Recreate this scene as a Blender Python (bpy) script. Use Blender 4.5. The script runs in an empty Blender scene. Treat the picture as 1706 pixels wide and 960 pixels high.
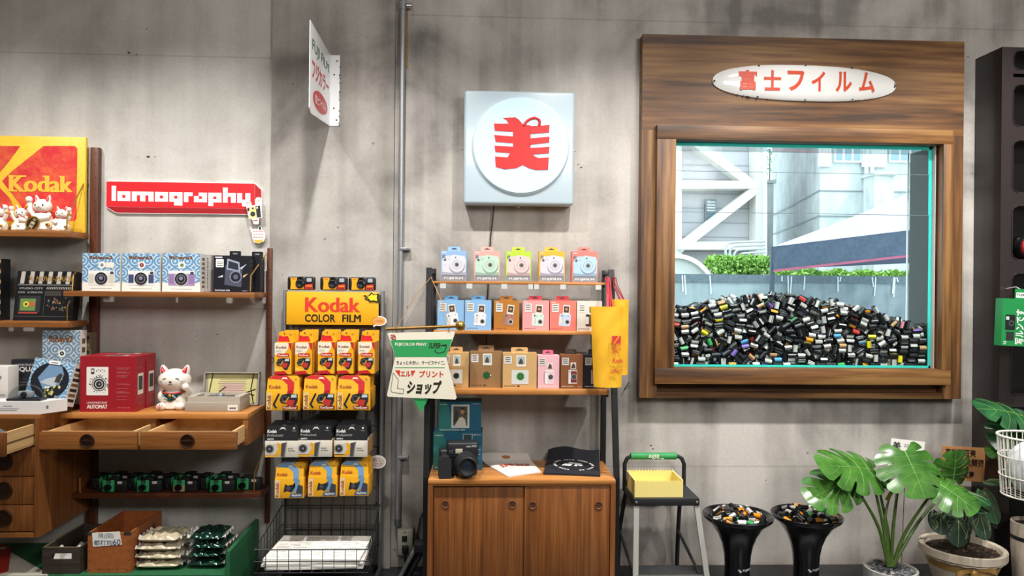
import bpy, bmesh, math, random
from mathutils import Vector, Matrix, Quaternion
random.seed(11)
COL = bpy.context.scene.collection
SC = bpy.context.scene
PI = math.pi
R = math.radians

# ------------------------------------------------------------------ camera, world, lights, exposure
FPX, DIST, EYE = 1200.0, 3.75, 1.45
YAW, ROLL = R(2.3), R(.57)
cam_d = bpy.data.cameras.new('camera'); cam = bpy.data.objects.new('camera', cam_d); COL.objects.link(cam)
cam_d.sensor_width = 36; cam_d.lens = FPX / 1706 * 36; cam_d.clip_start = .05; cam_d.clip_end = 200
Fv = Vector((math.sin(YAW), math.cos(YAW), 0)); Rv = Vector((math.cos(YAW), -math.sin(YAW), 0)); Uv = Vector((0, 0, 1))
rx = Rv * math.cos(ROLL) + Uv * math.sin(ROLL); ux = Uv * math.cos(ROLL) - Rv * math.sin(ROLL)
cam.matrix_world = Matrix(((rx.x, ux.x, -Fv.x, 0), (rx.y, ux.y, -Fv.y, -DIST), (rx.z, ux.z, -Fv.z, EYE), (0, 0, 0, 1)))
SC.camera = cam
SC.view_settings.view_transform = 'Standard'; SC.view_settings.look = 'None'
SC.view_settings.gamma = 1; SC.view_settings.use_curve_mapping = False
SC.view_settings.exposure = 0.0

W = bpy.data.worlds.new('sky'); SC.world = W; W.use_nodes = True
bg = W.node_tree.nodes['Background']; bg.inputs[0].default_value = (.80, .92, 1, 1); bg.inputs[1].default_value = 3.0
def area(name, loc, aim, size, watts, col=(1, .96, .9), sy=None):
    l = bpy.data.lights.new(name, 'AREA'); l.size = size; l.energy = watts; l.color = col
    if sy: l.shape = 'RECTANGLE'; l.size_y = sy
    o = bpy.data.objects.new(name, l); COL.objects.link(o); o.location = loc
    o.rotation_euler = (Vector(aim) - Vector(loc)).to_track_quat('-Z', 'Y').to_euler()
    return o
sun = bpy.data.lights.new('sun', 'SUN'); sun.energy = 2.2; sun.angle = R(4); sun.color = (1, .97, .92)
so = bpy.data.objects.new('sun', sun); COL.objects.link(so); so.rotation_euler = (R(38), 0, R(60)); so.location = (0, 3, 8)
def spot(loc, aim, watts, cone=84, blend=.85, rad=.04, col=(1, .965, .92)):
    l = bpy.data.lights.new('track_spot', 'SPOT'); l.energy = watts; l.spot_size = R(cone); l.spot_blend = blend; l.shadow_soft_size = rad; l.color = col
    o = bpy.data.objects.new('track_spot', l); COL.objects.link(o); o.location = loc; o.rotation_euler = (Vector(aim) - Vector(loc)).to_track_quat('-Z', 'Y').to_euler()
for x, ax, w in ((-2.45, -2.3, 130), (-1.5, -1.5, 138), (-.55, -.5, 165), (.6, .6, 160), (1.55, 1.6, 200), (2.6, 2.5, 225)):
    spot((x, -1.25, 3.3), (ax, -.12, .6), w)
area('fill_light', (-1.2, -3.9, 2.9), (-1.0, 0, .3), 1.2, 22, (1, .97, .93), 1.0)  # unseen fill lights added below the ceiling to brighten the wall
area('fill_light', (1.9, -3.9, 2.8), (1.9, 0, .0), 1.2, 76, (1, .97, .93), 1.0)

# ------------------------------------------------------------------ pixel measuring: the point of plane y = Y seen at photo pixel (px, py)
def P(px, py, Y):
    u, v = px - 853, py - 480
    c, s = math.cos(ROLL), math.sin(ROLL)
    d = Fv * FPX + Rv * (u * c + v * s) - Uv * (-u * s + v * c)
    t = (Y + DIST) / d.y
    return Vector((d.x * t, Y, EYE + d.z * t))
def span(x0, x1, y0, y1, Y):
    "centre x, base z, width, height of a pixel rectangle on plane Y"
    a, b = P(x0, (y0 + y1) / 2, Y), P(x1, (y0 + y1) / 2, Y)
    t, m = P((x0 + x1) / 2, y0, Y), P((x0 + x1) / 2, y1, Y)
    return (a.x + b.x) / 2, m.z, b.x - a.x, t.z - m.z

# ------------------------------------------------------------------ materials
def lin(h):
    h = h.lstrip('#'); o = []
    for i in (0, 2, 4):
        c = int(h[i:i + 2], 16) / 255
        o.append(c / 12.92 if c <= .04045 else ((c + .055) / 1.055) ** 2.4)
    return (*o, 1)
_mc = {}
def new_mat(name):
    m = bpy.data.materials.new(name); m.use_nodes = True
    return m, m.node_tree.nodes, m.node_tree.links, m.node_tree.nodes['Principled BSDF']
def K(hexcol, rough=.5, metal=0, emit=0, spec=.5, var=0, coat=0):
    "plain coloured surface, var = strength of a fine procedural mottling"
    key = (hexcol, rough, metal, emit, spec, var, coat)
    if key in _mc: return _mc[key]
    m, n, l, b = new_mat('surface_' + hexcol.strip('#'))
    b.inputs['Base Color'].default_value = lin(hexcol); b.inputs['Roughness'].default_value = rough
    b.inputs['Metallic'].default_value = metal; b.inputs['Specular IOR Level'].default_value = spec
    b.inputs['Coat Weight'].default_value = coat
    if emit:
        b.inputs['Emission Color'].default_value = lin(hexcol); b.inputs['Emission Strength'].default_value = emit
    if var:
        tc = n.new('ShaderNodeTexCoord'); nz = n.new('ShaderNodeTexNoise'); nz.inputs['Scale'].default_value = 35; nz.inputs['Detail'].default_value = 5
        mx = n.new('ShaderNodeMix'); mx.data_type = 'RGBA'; mx.blend_type = 'MULTIPLY'
        rp = n.new('ShaderNodeValToRGB'); rp.color_ramp.elements[0].position = .35; rp.color_ramp.elements[1].position = .65
        v = 1 - var; rp.color_ramp.elements[0].color = (v, v, v, 1)
        l.new(tc.outputs['Object'], nz.inputs['Vector']); l.new(nz.outputs['Fac'], rp.inputs[0])
        mx.inputs[0].default_value = 1; mx.inputs[6].default_value = lin(hexcol); l.new(rp.outputs[0], mx.inputs[7]); l.new(mx.outputs[2], b.inputs['Base Color'])
    _mc[key] = m; return m
def ramp(n, stops):
    r = n.new('ShaderNodeValToRGB'); e = r.color_ramp.elements
    while len(e) < len(stops): e.new(.5)
    for i, (p, c) in enumerate(stops):
        e[i].position = p; e[i].color = lin(c) if isinstance(c, str) else c
    return r
def wood(name, dark, mid, light, axis='X', scale=6, rough=.38, stretch=14, contrast=1.0):
    m, n, l, b = new_mat(name)
    tc = n.new('ShaderNodeTexCoord'); mp = n.new('ShaderNodeMapping')
    s = [scale * stretch / 3] * 3; s['XYZ'.index(axis)] = scale / 6
    mp.inputs['Scale'].default_value = s
    nz = n.new('ShaderNodeTexNoise'); nz.inputs['Scale'].default_value = 1; nz.inputs['Detail'].default_value = 6; nz.inputs['Distortion'].default_value = .6
    n2 = n.new('ShaderNodeTexNoise'); n2.inputs['Scale'].default_value = 4.5; n2.inputs['Detail'].default_value = 3
    l.new(tc.outputs['Object'], mp.inputs[0]); l.new(mp.outputs[0], nz.inputs['Vector']); l.new(mp.outputs[0], n2.inputs['Vector'])
    r = ramp(n, [(.5 - .22 * contrast, dark), (.5, mid), (.5 + .22 * contrast, light)])
    mx = n.new('ShaderNodeMix'); mx.data_type = 'FLOAT'; mx.inputs[0].default_value = .45
    l.new(nz.outputs['Fac'], mx.inputs[2]); l.new(n2.outputs['Fac'], mx.inputs[3]); l.new(mx.outputs[0], r.inputs[0])
    l.new(r.outputs[0], b.inputs['Base Color']); b.inputs['Roughness'].default_value = rough
    return m
def concrete(name, dark, mid, light, seams=(), rough=.8, dirt=0):
    m, n, l, b = new_mat(name)
    tc = n.new('ShaderNodeTexCoord')
    def noise(sc, det, dist=0, vec=None):
        z = n.new('ShaderNodeTexNoise'); z.inputs['Scale'].default_value = sc; z.inputs['Detail'].default_value = det; z.inputs['Distortion'].default_value = dist
        l.new(vec or tc.outputs['Object'], z.inputs['Vector']); return z.outputs['Fac']
    def mth(op, a, bb, cl=False):
        k = n.new('ShaderNodeMath'); k.operation = op; k.use_clamp = cl
        for i, q in enumerate((a, bb)):
            if isinstance(q, (int, float)): k.inputs[i].default_value = q
            else: l.new(q, k.inputs[i])
        return k.outputs[0]
    mp = n.new('ShaderNodeMapping'); mp.inputs['Scale'].default_value = (9, 9, .55); l.new(tc.outputs['Object'], mp.inputs[0])
    big = noise(1.15, 6, .8); mid_ = noise(5, 8, .4); streak = noise(1.0, 4, .2, mp.outputs[0]); fine = noise(60, 6)
    v = mth('ADD', mth('ADD', mth('MULTIPLY', big, .62), mth('MULTIPLY', mid_, .16)), mth('MULTIPLY', streak, .22))
    r = ramp(n, [(.40, dark), (.5, mid), (.60, light)]); l.new(v, r.inputs[0])
    mx = n.new('ShaderNodeMix'); mx.data_type = 'RGBA'; mx.blend_type = 'MULTIPLY'; mx.inputs[0].default_value = 1
    r2 = ramp(n, [(.35, (.95, .95, .95, 1)), (.6, (1.02, 1.02, 1.02, 1))]); l.new(fine, r2.inputs[0])
    l.new(r.outputs[0], mx.inputs[6]); l.new(r2.outputs[0], mx.inputs[7]); out = mx.outputs[2]
    # small pits
    vo = n.new('ShaderNodeTexVoronoi'); vo.inputs['Scale'].default_value = 11; l.new(tc.outputs['Object'], vo.inputs['Vector'])
    pit = mth('MULTIPLY', mth('LESS_THAN', vo.outputs['Distance'], .075), mth('GREATER_THAN', mid_, .57))
    mx2 = n.new('ShaderNodeMix'); mx2.data_type = 'RGBA'; l.new(mth('MULTIPLY', pit, .55), mx2.inputs[0]); l.new(out, mx2.inputs[6]); mx2.inputs[7].default_value = lin('#4a4540'); out = mx2.outputs[2]
    if seams:
        sp = n.new('ShaderNodeSeparateXYZ'); l.new(tc.outputs['Object'], sp.inputs[0])
        for z in seams:
            d = mth('ABSOLUTE', mth('SUBTRACT', sp.outputs['Z'], z), 0)
            k = mth('MULTIPLY', mth('LESS_THAN', d, .004), .22)
            mx3 = n.new('ShaderNodeMix'); mx3.data_type = 'RGBA'; l.new(k, mx3.inputs[0]); l.new(out, mx3.inputs[6]); mx3.inputs[7].default_value = lin('#55504b'); out = mx3.outputs[2]
    if dirt:
        sp2 = n.new('ShaderNodeSeparateXYZ'); l.new(tc.outputs['Object'], sp2.inputs[0])
        k = mth('MULTIPLY', mth('SUBTRACT', mth('ADD', dirt, mth('MULTIPLY', mth('SUBTRACT', mid_, .5), .12)), sp2.outputs['Z']), 9, True)
        mx4 = n.new('ShaderNodeMix'); mx4.data_type = 'RGBA'; l.new(mth('MULTIPLY', k, .5), mx4.inputs[0]); l.new(out, mx4.inputs[6]); mx4.inputs[7].default_value = lin('#7d6049'); out = mx4.outputs[2]
    l.new(out, b.inputs['Base Color']); b.inputs['Roughness'].default_value = rough
    bp = n.new('ShaderNodeBump'); bp.inputs['Strength'].default_value = .06; bp.inputs['Distance'].default_value = .01; l.new(mid_, bp.inputs['Height']); l.new(bp.outputs[0], b.inputs['Normal'])
    return m
def glass(name, tint, refl=.9):
    m, n, l, b = new_mat(name); n.remove(b); out = n['Material Output']
    t = n.new('ShaderNodeBsdfTransparent'); t.inputs[0].default_value = lin(tint)
    g = n.new('ShaderNodeBsdfGlossy'); g.inputs['Roughness'].default_value = .02
    lw = n.new('ShaderNodeLayerWeight'); lw.inputs[0].default_value = .5
    pw = n.new('ShaderNodeMath'); pw.operation = 'POWER'; pw.inputs[1].default_value = 4; l.new(lw.outputs['Facing'], pw.inputs[0])
    k = n.new('ShaderNodeMath'); k.operation = 'MULTIPLY_ADD'; k.inputs[1].default_value = refl; k.inputs[2].default_value = .006; l.new(pw.outputs[0], k.inputs[0])
    mx = n.new('ShaderNodeMixShader'); l.new(k.outputs[0], mx.inputs[0]); l.new(t.outputs[0], mx.inputs[1]); l.new(g.outputs[0], mx.inputs[2]); l.new(mx.outputs[0], out.inputs[0])
    return m

# ------------------------------------------------------------------ mesh builder
_tc = {}
def text_geo(s, bold=0, shear=0, spacing=1):
    key = (s, bold, shear, spacing)
    if bold and any(c in 'MWmwNK&' for c in s) and key not in _tc:  # sharp inner corners: thicken by stacked copies instead of an outline offset
        vs, fs, a, b_, c, d = text_geo(s, 0, shear, spacing); n = len(vs); V = []; F = []
        for k, dx in enumerate((0, -bold, bold)): V += [Vector((v.x + dx, v.y, .00012 * k)) for v in vs]; F += [tuple(i + n * k for i in f) for f in fs]
        _tc[key] = (V, F, a - bold, b_ + bold, c, d)
    if key not in _tc:
        cu = bpy.data.curves.new('lettering', 'FONT'); cu.body = s; cu.offset = bold; cu.shear = shear; cu.space_character = spacing; cu.resolution_u = 3; cu.fill_mode = 'FRONT'
        o = bpy.data.objects.new('lettering', cu); COL.objects.link(o)
        dg = bpy.context.evaluated_depsgraph_get(); dg.update()
        me = bpy.data.meshes.new_from_object(o.evaluated_get(dg))
        vs = [v.co.copy() for v in me.vertices]; fs = [tuple(p.vertices) for p in me.polygons]
        bpy.data.objects.remove(o); bpy.data.curves.remove(cu); bpy.data.meshes.remove(me)
        xs = [v.x for v in vs] or [0, 1]; ys = [v.y for v in vs] or [0, 1]
        _tc[key] = (vs, fs, min(xs), max(xs), min(ys), max(ys))
    return _tc[key]
class MB:
    def __init__(s):
        s.v = []; s.f = []; s.m = []; s.mats = []; s.T = Matrix.Identity(4); s.sm = []
    def mi(s, mat):
        if isinstance(mat, str): mat = K(mat)
        if mat not in s.mats: s.mats.append(mat)
        return s.mats.index(mat)
    def add(s, vs, fs, mat, smooth=False):
        b = len(s.v); i = s.mi(mat)
        s.v += [s.T @ Vector(v) for v in vs]; s.f += [tuple(b + j for j in f) for f in fs]; s.m += [i] * len(fs); s.sm += [smooth] * len(fs)
        return s
    def box(s, x0, y0, z0, x1, y1, z1, mat, bev=0, seg=2):
        if bev:
            bm = bmesh.new(); bmesh.ops.create_cube(bm, size=1)
            for v in bm.verts: v.co = Vector(((x0 + x1) / 2 + v.co.x * (x1 - x0), (y0 + y1) / 2 + v.co.y * (y1 - y0), (z0 + z1) / 2 + v.co.z * (z1 - z0)))
            bmesh.ops.bevel(bm, geom=bm.edges[:], offset=bev, segments=seg, affect='EDGES', profile=.5)
            s.add([v.co.copy() for v in bm.verts], [[v.index for v in f.verts] for f in bm.faces], mat, True); bm.free(); return s
        return s.add([(x0, y0, z0), (x1, y0, z0), (x1, y1, z0), (x0, y1, z0), (x0, y0, z1), (x1, y0, z1), (x1, y1, z1), (x0, y1, z1)],
                     [(3, 2, 1, 0), (4, 5, 6, 7), (0, 1, 5, 4), (1, 2, 6, 5), (2, 3, 7, 6), (3, 0, 4, 7)], mat)
    def poly(s, pts, mat, y=0): return s.add([(p[0], y, p[1]) for p in pts], [tuple(range(len(pts)))], mat)
    def rect(s, x0, z0, x1, z1, mat, y=0): return s.poly([(x0, z0), (x1, z0), (x1, z1), (x0, z1)], mat, y)
    def disc(s, cx, cz, r, mat, y=0, n=20, rz=None): return s.poly([(cx + r * math.cos(i * 2 * PI / n), cz + (rz or r) * math.sin(i * 2 * PI / n)) for i in range(n)], mat, y)
    def ring(s, cx, cz, r0, r1, mat, y=0, n=20, a0=0, a1=2 * PI):
        v = []
        for i in range(n + 1):
            a = a0 + (a1 - a0) * i / n; v += [(cx + r0 * math.cos(a), y, cz + r0 * math.sin(a)), (cx + r1 * math.cos(a), y, cz + r1 * math.sin(a))]
        return s.add(v, [(2 * i, 2 * i + 1, 2 * i + 3, 2 * i + 2) for i in range(n)], mat)
    def rrect(s, x0, z0, x1, z1, r, mat, y=0): return s.poly(rr(x0, z0, x1, z1, r), mat, y)
    def prism(s, pts, y0, y1, mat, side=None, back=None):
        n = len(pts); v = [(p[0], y0, p[1]) for p in pts] + [(p[0], y1, p[1]) for p in pts]
        s.add(v, [tuple(range(n))], mat); s.add(v, [tuple(reversed(range(n, 2 * n)))], back or side or mat)
        return s.add(v, [(i, i + n, (i + 1) % n + n, (i + 1) % n) for i in range(n)], side or mat)
    def stroke(s, pts, w, mat, y=0):
        for (a, b) in zip(pts, pts[1:]):
            d = Vector((b[0] - a[0], b[1] - a[1])); L = d.length or 1e-9; q = Vector((-d.y, d.x)) / L * w / 2; e = d / L * w * .3
            s.poly([(a[0] + q.x - e.x, a[1] + q.y - e.y), (a[0] - q.x - e.x, a[1] - q.y - e.y), (b[0] - q.x + e.x, b[1] - q.y + e.y), (b[0] + q.x + e.x, b[1] + q.y + e.y)], mat, y)
        return s
    def lathe(s, prof, mat, n=24, c=(0, 0, 0), smooth=True, a1=2 * PI):
        v = []; f = []; k = len(prof)
        for i in range(n):
            a = a1 * i / n
            v += [(c[0] + r * math.cos(a), c[1] + r * math.sin(a), c[2] + z) for r, z in prof]
        for i in range(n):
            j = (i + 1) % n
            f += [(i * k + q, j * k + q, j * k + q + 1, i * k + q + 1) for q in range(k - 1)]
        return s.add(v, f, mat, smooth)
    def cyl(s, a, b, r, mat, n=12, r2=None):
        return s.tube([a, b], r, mat, n, r2)
    def tube(s, pts, r, mat, n=8, r2=None, closed=False):
        pts = [Vector(p) for p in pts]; v = []; f = []; N = len(pts); prev = None
        for i, p in enumerate(pts):
            t = (pts[(i + 1) % N] - pts[i - 1]) if closed else (pts[min(i + 1, N - 1)] - pts[max(i - 1, 0)])
            t.normalize()
            if prev is None: u = t.orthogonal().normalized()
            else: u = (prev - t * prev.dot(t)).normalized()
            prev = u; w = t.cross(u); rr_ = r if r2 is None else r + (r2 - r) * i / (N - 1)
            v += [p + (u * math.cos(2 * PI * k / n) + w * math.sin(2 * PI * k / n)) * rr_ for k in range(n)]
        for i in range(N if closed else N - 1):
            j = (i + 1) % N
            f += [(i * n + k, i * n + (k + 1) % n, j * n + (k + 1) % n, j * n + k) for k in range(n)]
        if not closed: f += [tuple(reversed(range(n))), tuple(range((N - 1) * n, N * n))]
        return s.add(v, f, mat, True)
    def ell(s, c, r, mat, n=14, rot=None):
        if not hasattr(r, '__len__'): r = (r, r, r)
        v = []; f = []; m = n // 2 + 1; Mx = rot or Matrix.Identity(3)
        for i in range(m + 1):
            th = PI * i / m
            for j in range(n):
                ph = 2 * PI * j / n
                v.append(Vector(c) + Mx @ Vector((r[0] * math.sin(th) * math.cos(ph), r[1] * math.sin(th) * math.sin(ph), r[2] * math.cos(th))))
        for i in range(m):
            for j in range(n): f.append((i * n + j, (i + 1) * n + j, (i + 1) * n + (j + 1) % n, i * n + (j + 1) % n))
        return s.add(v, f, mat, True)
    def grid(s, fn, nu, nv, mat, smooth=True):
        v = [fn(i / nu, j / nv) for i in range(nu + 1) for j in range(nv + 1)]
        return s.add(v, [(i * (nv + 1) + j, (i + 1) * (nv + 1) + j, (i + 1) * (nv + 1) + j + 1, i * (nv + 1) + j + 1) for i in range(nu) for j in range(nv)], mat, smooth)
    def text(s, t, x0, z0, x1, z1, mat, y=0, bold=0, shear=0, spacing=1, rot=None):
        vs, fs, a, b, c, d = text_geo(t, bold, shear, spacing)
        if not vs: return s
        if rot:  # lettering turned by 90 degrees, reading upwards
            return s.add([(x1 - (v.y - c) / (d - c) * (x1 - x0), y - v.z, z0 + (v.x - a) / (b - a) * (z1 - z0)) for v in vs], fs, mat)
        return s.add([(x0 + (v.x - a) / (b - a) * (x1 - x0), y - v.z, z0 + (v.y - c) / (d - c) * (z1 - z0)) for v in vs], fs, mat)
    def build(s, name, parent=None, loc=None, rot=None, ang=40, label=None):
        me = bpy.data.meshes.new(name); me.from_pydata([tuple(v) for v in s.v], [], s.f)
        for m in s.mats: me.materials.append(m)
        me.polygons.foreach_set('material_index', s.m); me.update()
        if any(s.sm):
            bm = bmesh.new(); bm.from_mesh(me); bmesh.ops.recalc_face_normals(bm, faces=bm.faces[:]) if all(s.sm) else None; bm.to_mesh(me); bm.free()
            me.polygons.foreach_set('use_smooth', s.sm); me.set_sharp_from_angle(angle=R(ang)); me.polygons.foreach_set('use_smooth', s.sm)
        o = bpy.data.objects.new(name, me); COL.objects.link(o)
        if parent: o.parent = parent
        if loc is not None: o.location = loc
        if rot is not None: o.rotation_euler = rot
        if label: o['label'] = label
        return o
def rr(x0, z0, x1, z1, r, n=5):
    o = []
    for cx, cz, a in ((x1 - r, z1 - r, 0), (x0 + r, z1 - r, PI / 2), (x0 + r, z0 + r, PI), (x1 - r, z0 + r, 1.5 * PI)):
        o += [(cx + r * math.cos(a + PI / 2 * i / n), cz + r * math.sin(a + PI / 2 * i / n)) for i in range(n + 1)]
    return o
def tag(o, label, cat, group=None):
    o['label'] = label; o['category'] = cat
    if group: o['group'] = group
    return o
def thing(name, label, cat, loc=(0, 0, 0), rz=0, group=None, rot=None):
    o = bpy.data.objects.new(name, None); COL.objects.link(o); o.location = loc; o.rotation_euler = rot or (0, 0, rz); o.empty_display_size = .05
    return tag(o, label, cat, group)
def dup(root, loc, label, group=None, rz=None):
    r = root.copy(); COL.objects.link(r); r.location = loc; r['label'] = label
    if group: r['group'] = group
    if rz is not None: r.rotation_euler = (0, 0, rz)
    for ch in list(root.children):
        c = ch.copy(); COL.objects.link(c); c.parent = r
        for g in ch.children:
            d = g.copy(); COL.objects.link(d); d.parent = c
    return r
def struct(o):
    o['kind'] = 'structure'; return o
class Px:
    "turns coordinates of a zoomed crop of the photo into local (x, z) on plane Y about origin o"
    def __init__(s, sc, ox, oy, Y, o): s.a = (sc, ox, oy, Y, o)
    def __call__(s, x, y):
        sc, ox, oy, Y, o = s.a; p = P(ox + x / sc, oy + y / sc, Y); return (p.x - o[0], p.z - o[2])
    def l(s, pts): return [s(*p) for p in pts]

# shared materials
BLACK = K('#16171a', .45); DARK = K('#26272b', .5); WHITE = K('#f2f0ea', .5); PAPER = K('#f1efe8', .8); CREAM = K('#e9dfc6', .7)
STEEL = K('#8d9196', .35, .8); BRASS = K('#c09a52', .35, .85); OLDBRASS = K('#8a6a35', .42, .7)
TEAK = wood('teak_veneer', '#6e411f', '#8f5a2c', '#a56d3a', 'X', 5, contrast=.7)
TEAKV = wood('teak_veneer_upright', '#663b1b', '#834f27', '#9a6334', 'Z', 7, stretch=20, contrast=.7)
TEAKL = wood('light_teak', '#b27a42', '#c48b50', '#d09a60', 'X', 5)
ROSE = wood('dark_rosewood', '#46210f', '#562c17', '#66381f', 'Z', 6)
ROSEX = wood('dark_rosewood_board', '#46210f', '#562c17', '#66381f', 'X', 6)
SHELFW = wood('orange_shelf_wood', '#a5682f', '#bd7f42', '#cd9253', 'X', 5, contrast=.7)
RAW = wood('raw_drawer_wood', '#c9a06a', '#d8b27c', '#e2c292', 'Y', 5, .6)
STAIN = wood('stained_board', '#3a2410', '#6a4522', '#8d673a', 'X', 3.0, .5, 9, .55)
STAINV = wood('stained_board_upright', '#3a2410', '#6a4522', '#8d673a', 'Z', 3.0, .5, 9, .55)
# ------------------------------------------------------------------ room shell
x1 = P(452, 480, 0).x; x2 = P(655, 480, 0).x
CL = concrete('concrete_pale', '#a5a19b', '#bfbbb5', '#cfccc6', (1.33, 2.62))
CM = concrete('concrete_middle', '#75706b', '#9a958f', '#b4b0aa', (.75,))
CR = concrete('concrete_grey', '#76726e', '#aaa59f', '#c4bfb9', (.52, 2.86), dirt=.07)
HX0, HX1, HZ0, HZ1 = .93, 2.42, 1.0, 2.26
b = MB()
b.box(-3.6, 0, 0, x1, .15, 3.4, CL); b.box(x1, -.022, 0, x2, .15, 3.4, CM)
b.box(x2, 0, 0, HX0, .15, 3.4, CR); b.box(HX1, 0, 0, 3.9, .15, 3.4, CR); b.box(HX0, 0, 0, HX1, .15, HZ0, CR); b.box(HX0, 0, HZ1, HX1, .15, 3.4, CR)
for px, py, r, Y in ((215, 88, .010, 0), (228, 91, .006, 0), (247, 261, .011, 0), (258, 261, .006, 0), (230, 262, .004, 0), (1085, 742, .009, 0), (1088, 748, .006, 0), (963, 274, .006, 0), (968, 279, .007, 0), (955, 240, .006, 0), (1620, 290, .006, 0), (1636, 282, .005, 0), (612, 62, .004, -.022), (678, 112, .004, 0), (478, 200, .004, -.022), (763, 238, .004, 0), (362, 557, .006, 0), (1635, 655, .008, 0), (1276, 800, .004, 0)):
    p = P(px, py, Y); a = random.random() * 3
    b.poly([(p.x + r * random.uniform(.5, 1.2) * math.cos(i * 1.05 + a), p.z + r * .55 * random.uniform(.5, 1.2) * math.sin(i * 1.05 + a)) for i in range(6)], K('#4b443d', .9), Y - .001)
p, q = P(674, 16, -.001), P(680, 112, -.001)
b.poly([(p.x, q.z), (q.x, q.z - .01), (q.x - .004, p.z), (p.x, p.z)], K('#a08055', .8, var=.3), -.0012)
for pts, Y in (([(1035, 660), (1042, 645), (1048, 637), (1040, 650), (1050, 642)], 0), ([(446, 596), (452, 603), (449, 610), (457, 600), (453, 594)], -.022)):
    b.stroke([(P(x, y, Y).x, P(x, y, Y).z) for x, y in pts], .004, K('#55504b', .9), Y - .0012)
struct(b.build('wall_back'))
FLOOR = K('#24262a', .35, var=.3)
struct(MB().box(-3.6, -5.4, -.1, 3.9, 0, 0, FLOOR).build('floor'))
WP = K('#b9b5ae', .8)
struct(MB().box(-3.6, -5.4, 3.4, 3.9, .15, 3.5, K('#d8d5d0', .8)).build('ceiling'))
struct(MB().box(-3.75, -5.4, 0, -3.6, .15, 3.4, WP).build('wall_left'))
struct(MB().box(3.9, -5.4, 0, 4.05, .15, 3.4, WP).build('wall_right'))
struct(MB().box(-3.6, -5.55, 0, 3.9, -5.4, 3.4, WP).build('wall_front'))

# ------------------------------------------------------------------ wooden display window
FX0, FZ1 = P(1071, 56, -.07).x, P(1340, 63, -.07).z; FX1, FZ0 = P(1604, 360, -.07).x, P(1330, 664, -.07).z
IX0, IX1 = P(1093, 430, -.11).x, P(1586, 430, -.11).x; IZ1, IZ0 = P(1340, 212, -.11).z, P(1330, 641, -.11).z
GX0, GX1 = P(1118, 430, -.03).x, P(1551, 430, -.03).x; GZ1, GZ0 = P(1330, 241, -.03).z, P(1330, 612, -.03).z
w = thing('window_1', 'wide window in a stained wood surround filled with film cartridges', 'window', ((FX0 + FX1) / 2, 0, FZ0)); struct(w)
del w['category']; del w['label']
OX, OZ = (FX0 + FX1) / 2, FZ0
b = MB(); b.T = Matrix.Translation((-OX, 0, -OZ))
b.box(FX0, -.07, IZ1 - .02, FX1, 0, FZ1, STAIN); b.box(FX0, -.07, FZ0, IX0 + .02, 0, IZ1 - .02, STAINV); b.box(IX1 - .02, -.07, FZ0, FX1, 0, IZ1 - .02, STAINV)
b.box(IX0 + .02, -.02, FZ0 + .03, IX1 - .02, 0, IZ0 + .02, STAIN); b.box(IX0 + .02, -.07, FZ0, IX1 - .02, 0, FZ0 + .03, STAIN)
b.build('backing_board', w)
b = MB(); b.T = Matrix.Translation((-OX, 0, -OZ))
g = .0018
b.box(IX0, -.11, GZ1, IX1, .0, IZ1, STAIN, g); b.box(IX0, -.11, IZ0, IX1, .0, GZ0, STAIN, g); b.box(IX0, -.11, GZ0, GX0, .0, GZ1, STAINV, g); b.box(GX1 + .012, -.11, GZ0, IX1, .0, GZ1, STAINV, g)
b.box(GX1 + .003, -.03, GZ0, GX1 + .012, .17, GZ1, K('#45443f', .6, var=.2)); b.box(GX1 + .0, -.06, GZ0, GX1 + .003, -.03, GZ1, K('#b9aeb0', .5)); b.box(GX0 - .02, 0, GZ0, GX0, .17, GZ1, K('#9a8d88', .6)); 
b.build('raised_frame', w)
GL = glass('clear_pane', '#f4fbfb', .4); GE, _n, _l, _b = new_mat('glass_edge'); _tr = _n.new('ShaderNodeBsdfTranslucent'); _tr.inputs[0].default_value = lin('#8ffff4'); _b.inputs['Base Color'].default_value = lin('#4beee2'); _mx = _n.new('ShaderNodeMixShader'); _mx.inputs[0].default_value = .6
_l.new(_b.outputs[0], _mx.inputs[1]); _l.new(_tr.outputs[0], _mx.inputs[2]); _l.new(_mx.outputs[0], _n['Material Output'].inputs[0])
s1, s2 = P(1330, 288, -.03).z, P(1330, 356, -.03).z
for z0, z1 in ((GZ0 + .008, s2 - .0015), (s2 + .0015, s1 - .0015), (s1 + .0015, GZ1 - .008)):
    b = MB(); b.T = Matrix.Translation((-OX, 0, -OZ)); b.rect(GX0, z0, GX1 - .008, z1, GL, -.03); b.build('front_pane', w)
b = MB(); b.T = Matrix.Translation((-OX, 0, -OZ))
for z in (s1, s2): b.rect(GX0, z - .0016, GX1 - .008, z + .0016, K('#5b6b72', .4), -.0302)
b.build('pane_joint', w)
b = MB(); b.T = Matrix.Translation((-OX, 0, -OZ))
b.box(GX0, -.034, GZ1 - .016, GX1, -.024, GZ1, GE); b.box(GX0, -.034, GZ0, GX1, -.024, GZ0 + .011, GE)
for z0, z1, dx in ((GZ0, s2, .005), (s2, s1, 0), (s1, GZ1, -.004)): b.box(GX1 - .014 + dx * .5, -.034, z0, GX1 - .001 + dx * .5, -.024, z1, GE)
b.build('glass_edge', w)
BX1 = GX1 - .006; BY = .17
b = MB(); b.T = Matrix.Translation((-OX, 0, -OZ)); gs = glass('side_pane', '#c9cfc9', .8)
b.add([(BX1, -.024, GZ0), (BX1, BY, GZ0), (BX1, BY, GZ1), (BX1, -.024, GZ1)], [(0, 1, 2, 3)], gs)
b.add([(GX0, -.024, GZ1 - .004), (BX1, -.024, GZ1 - .004), (BX1, BY, GZ1 - .004), (GX0, BY, GZ1 - .004)], [(0, 1, 2, 3)], gs)
b.build('side_pane', w)
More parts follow.
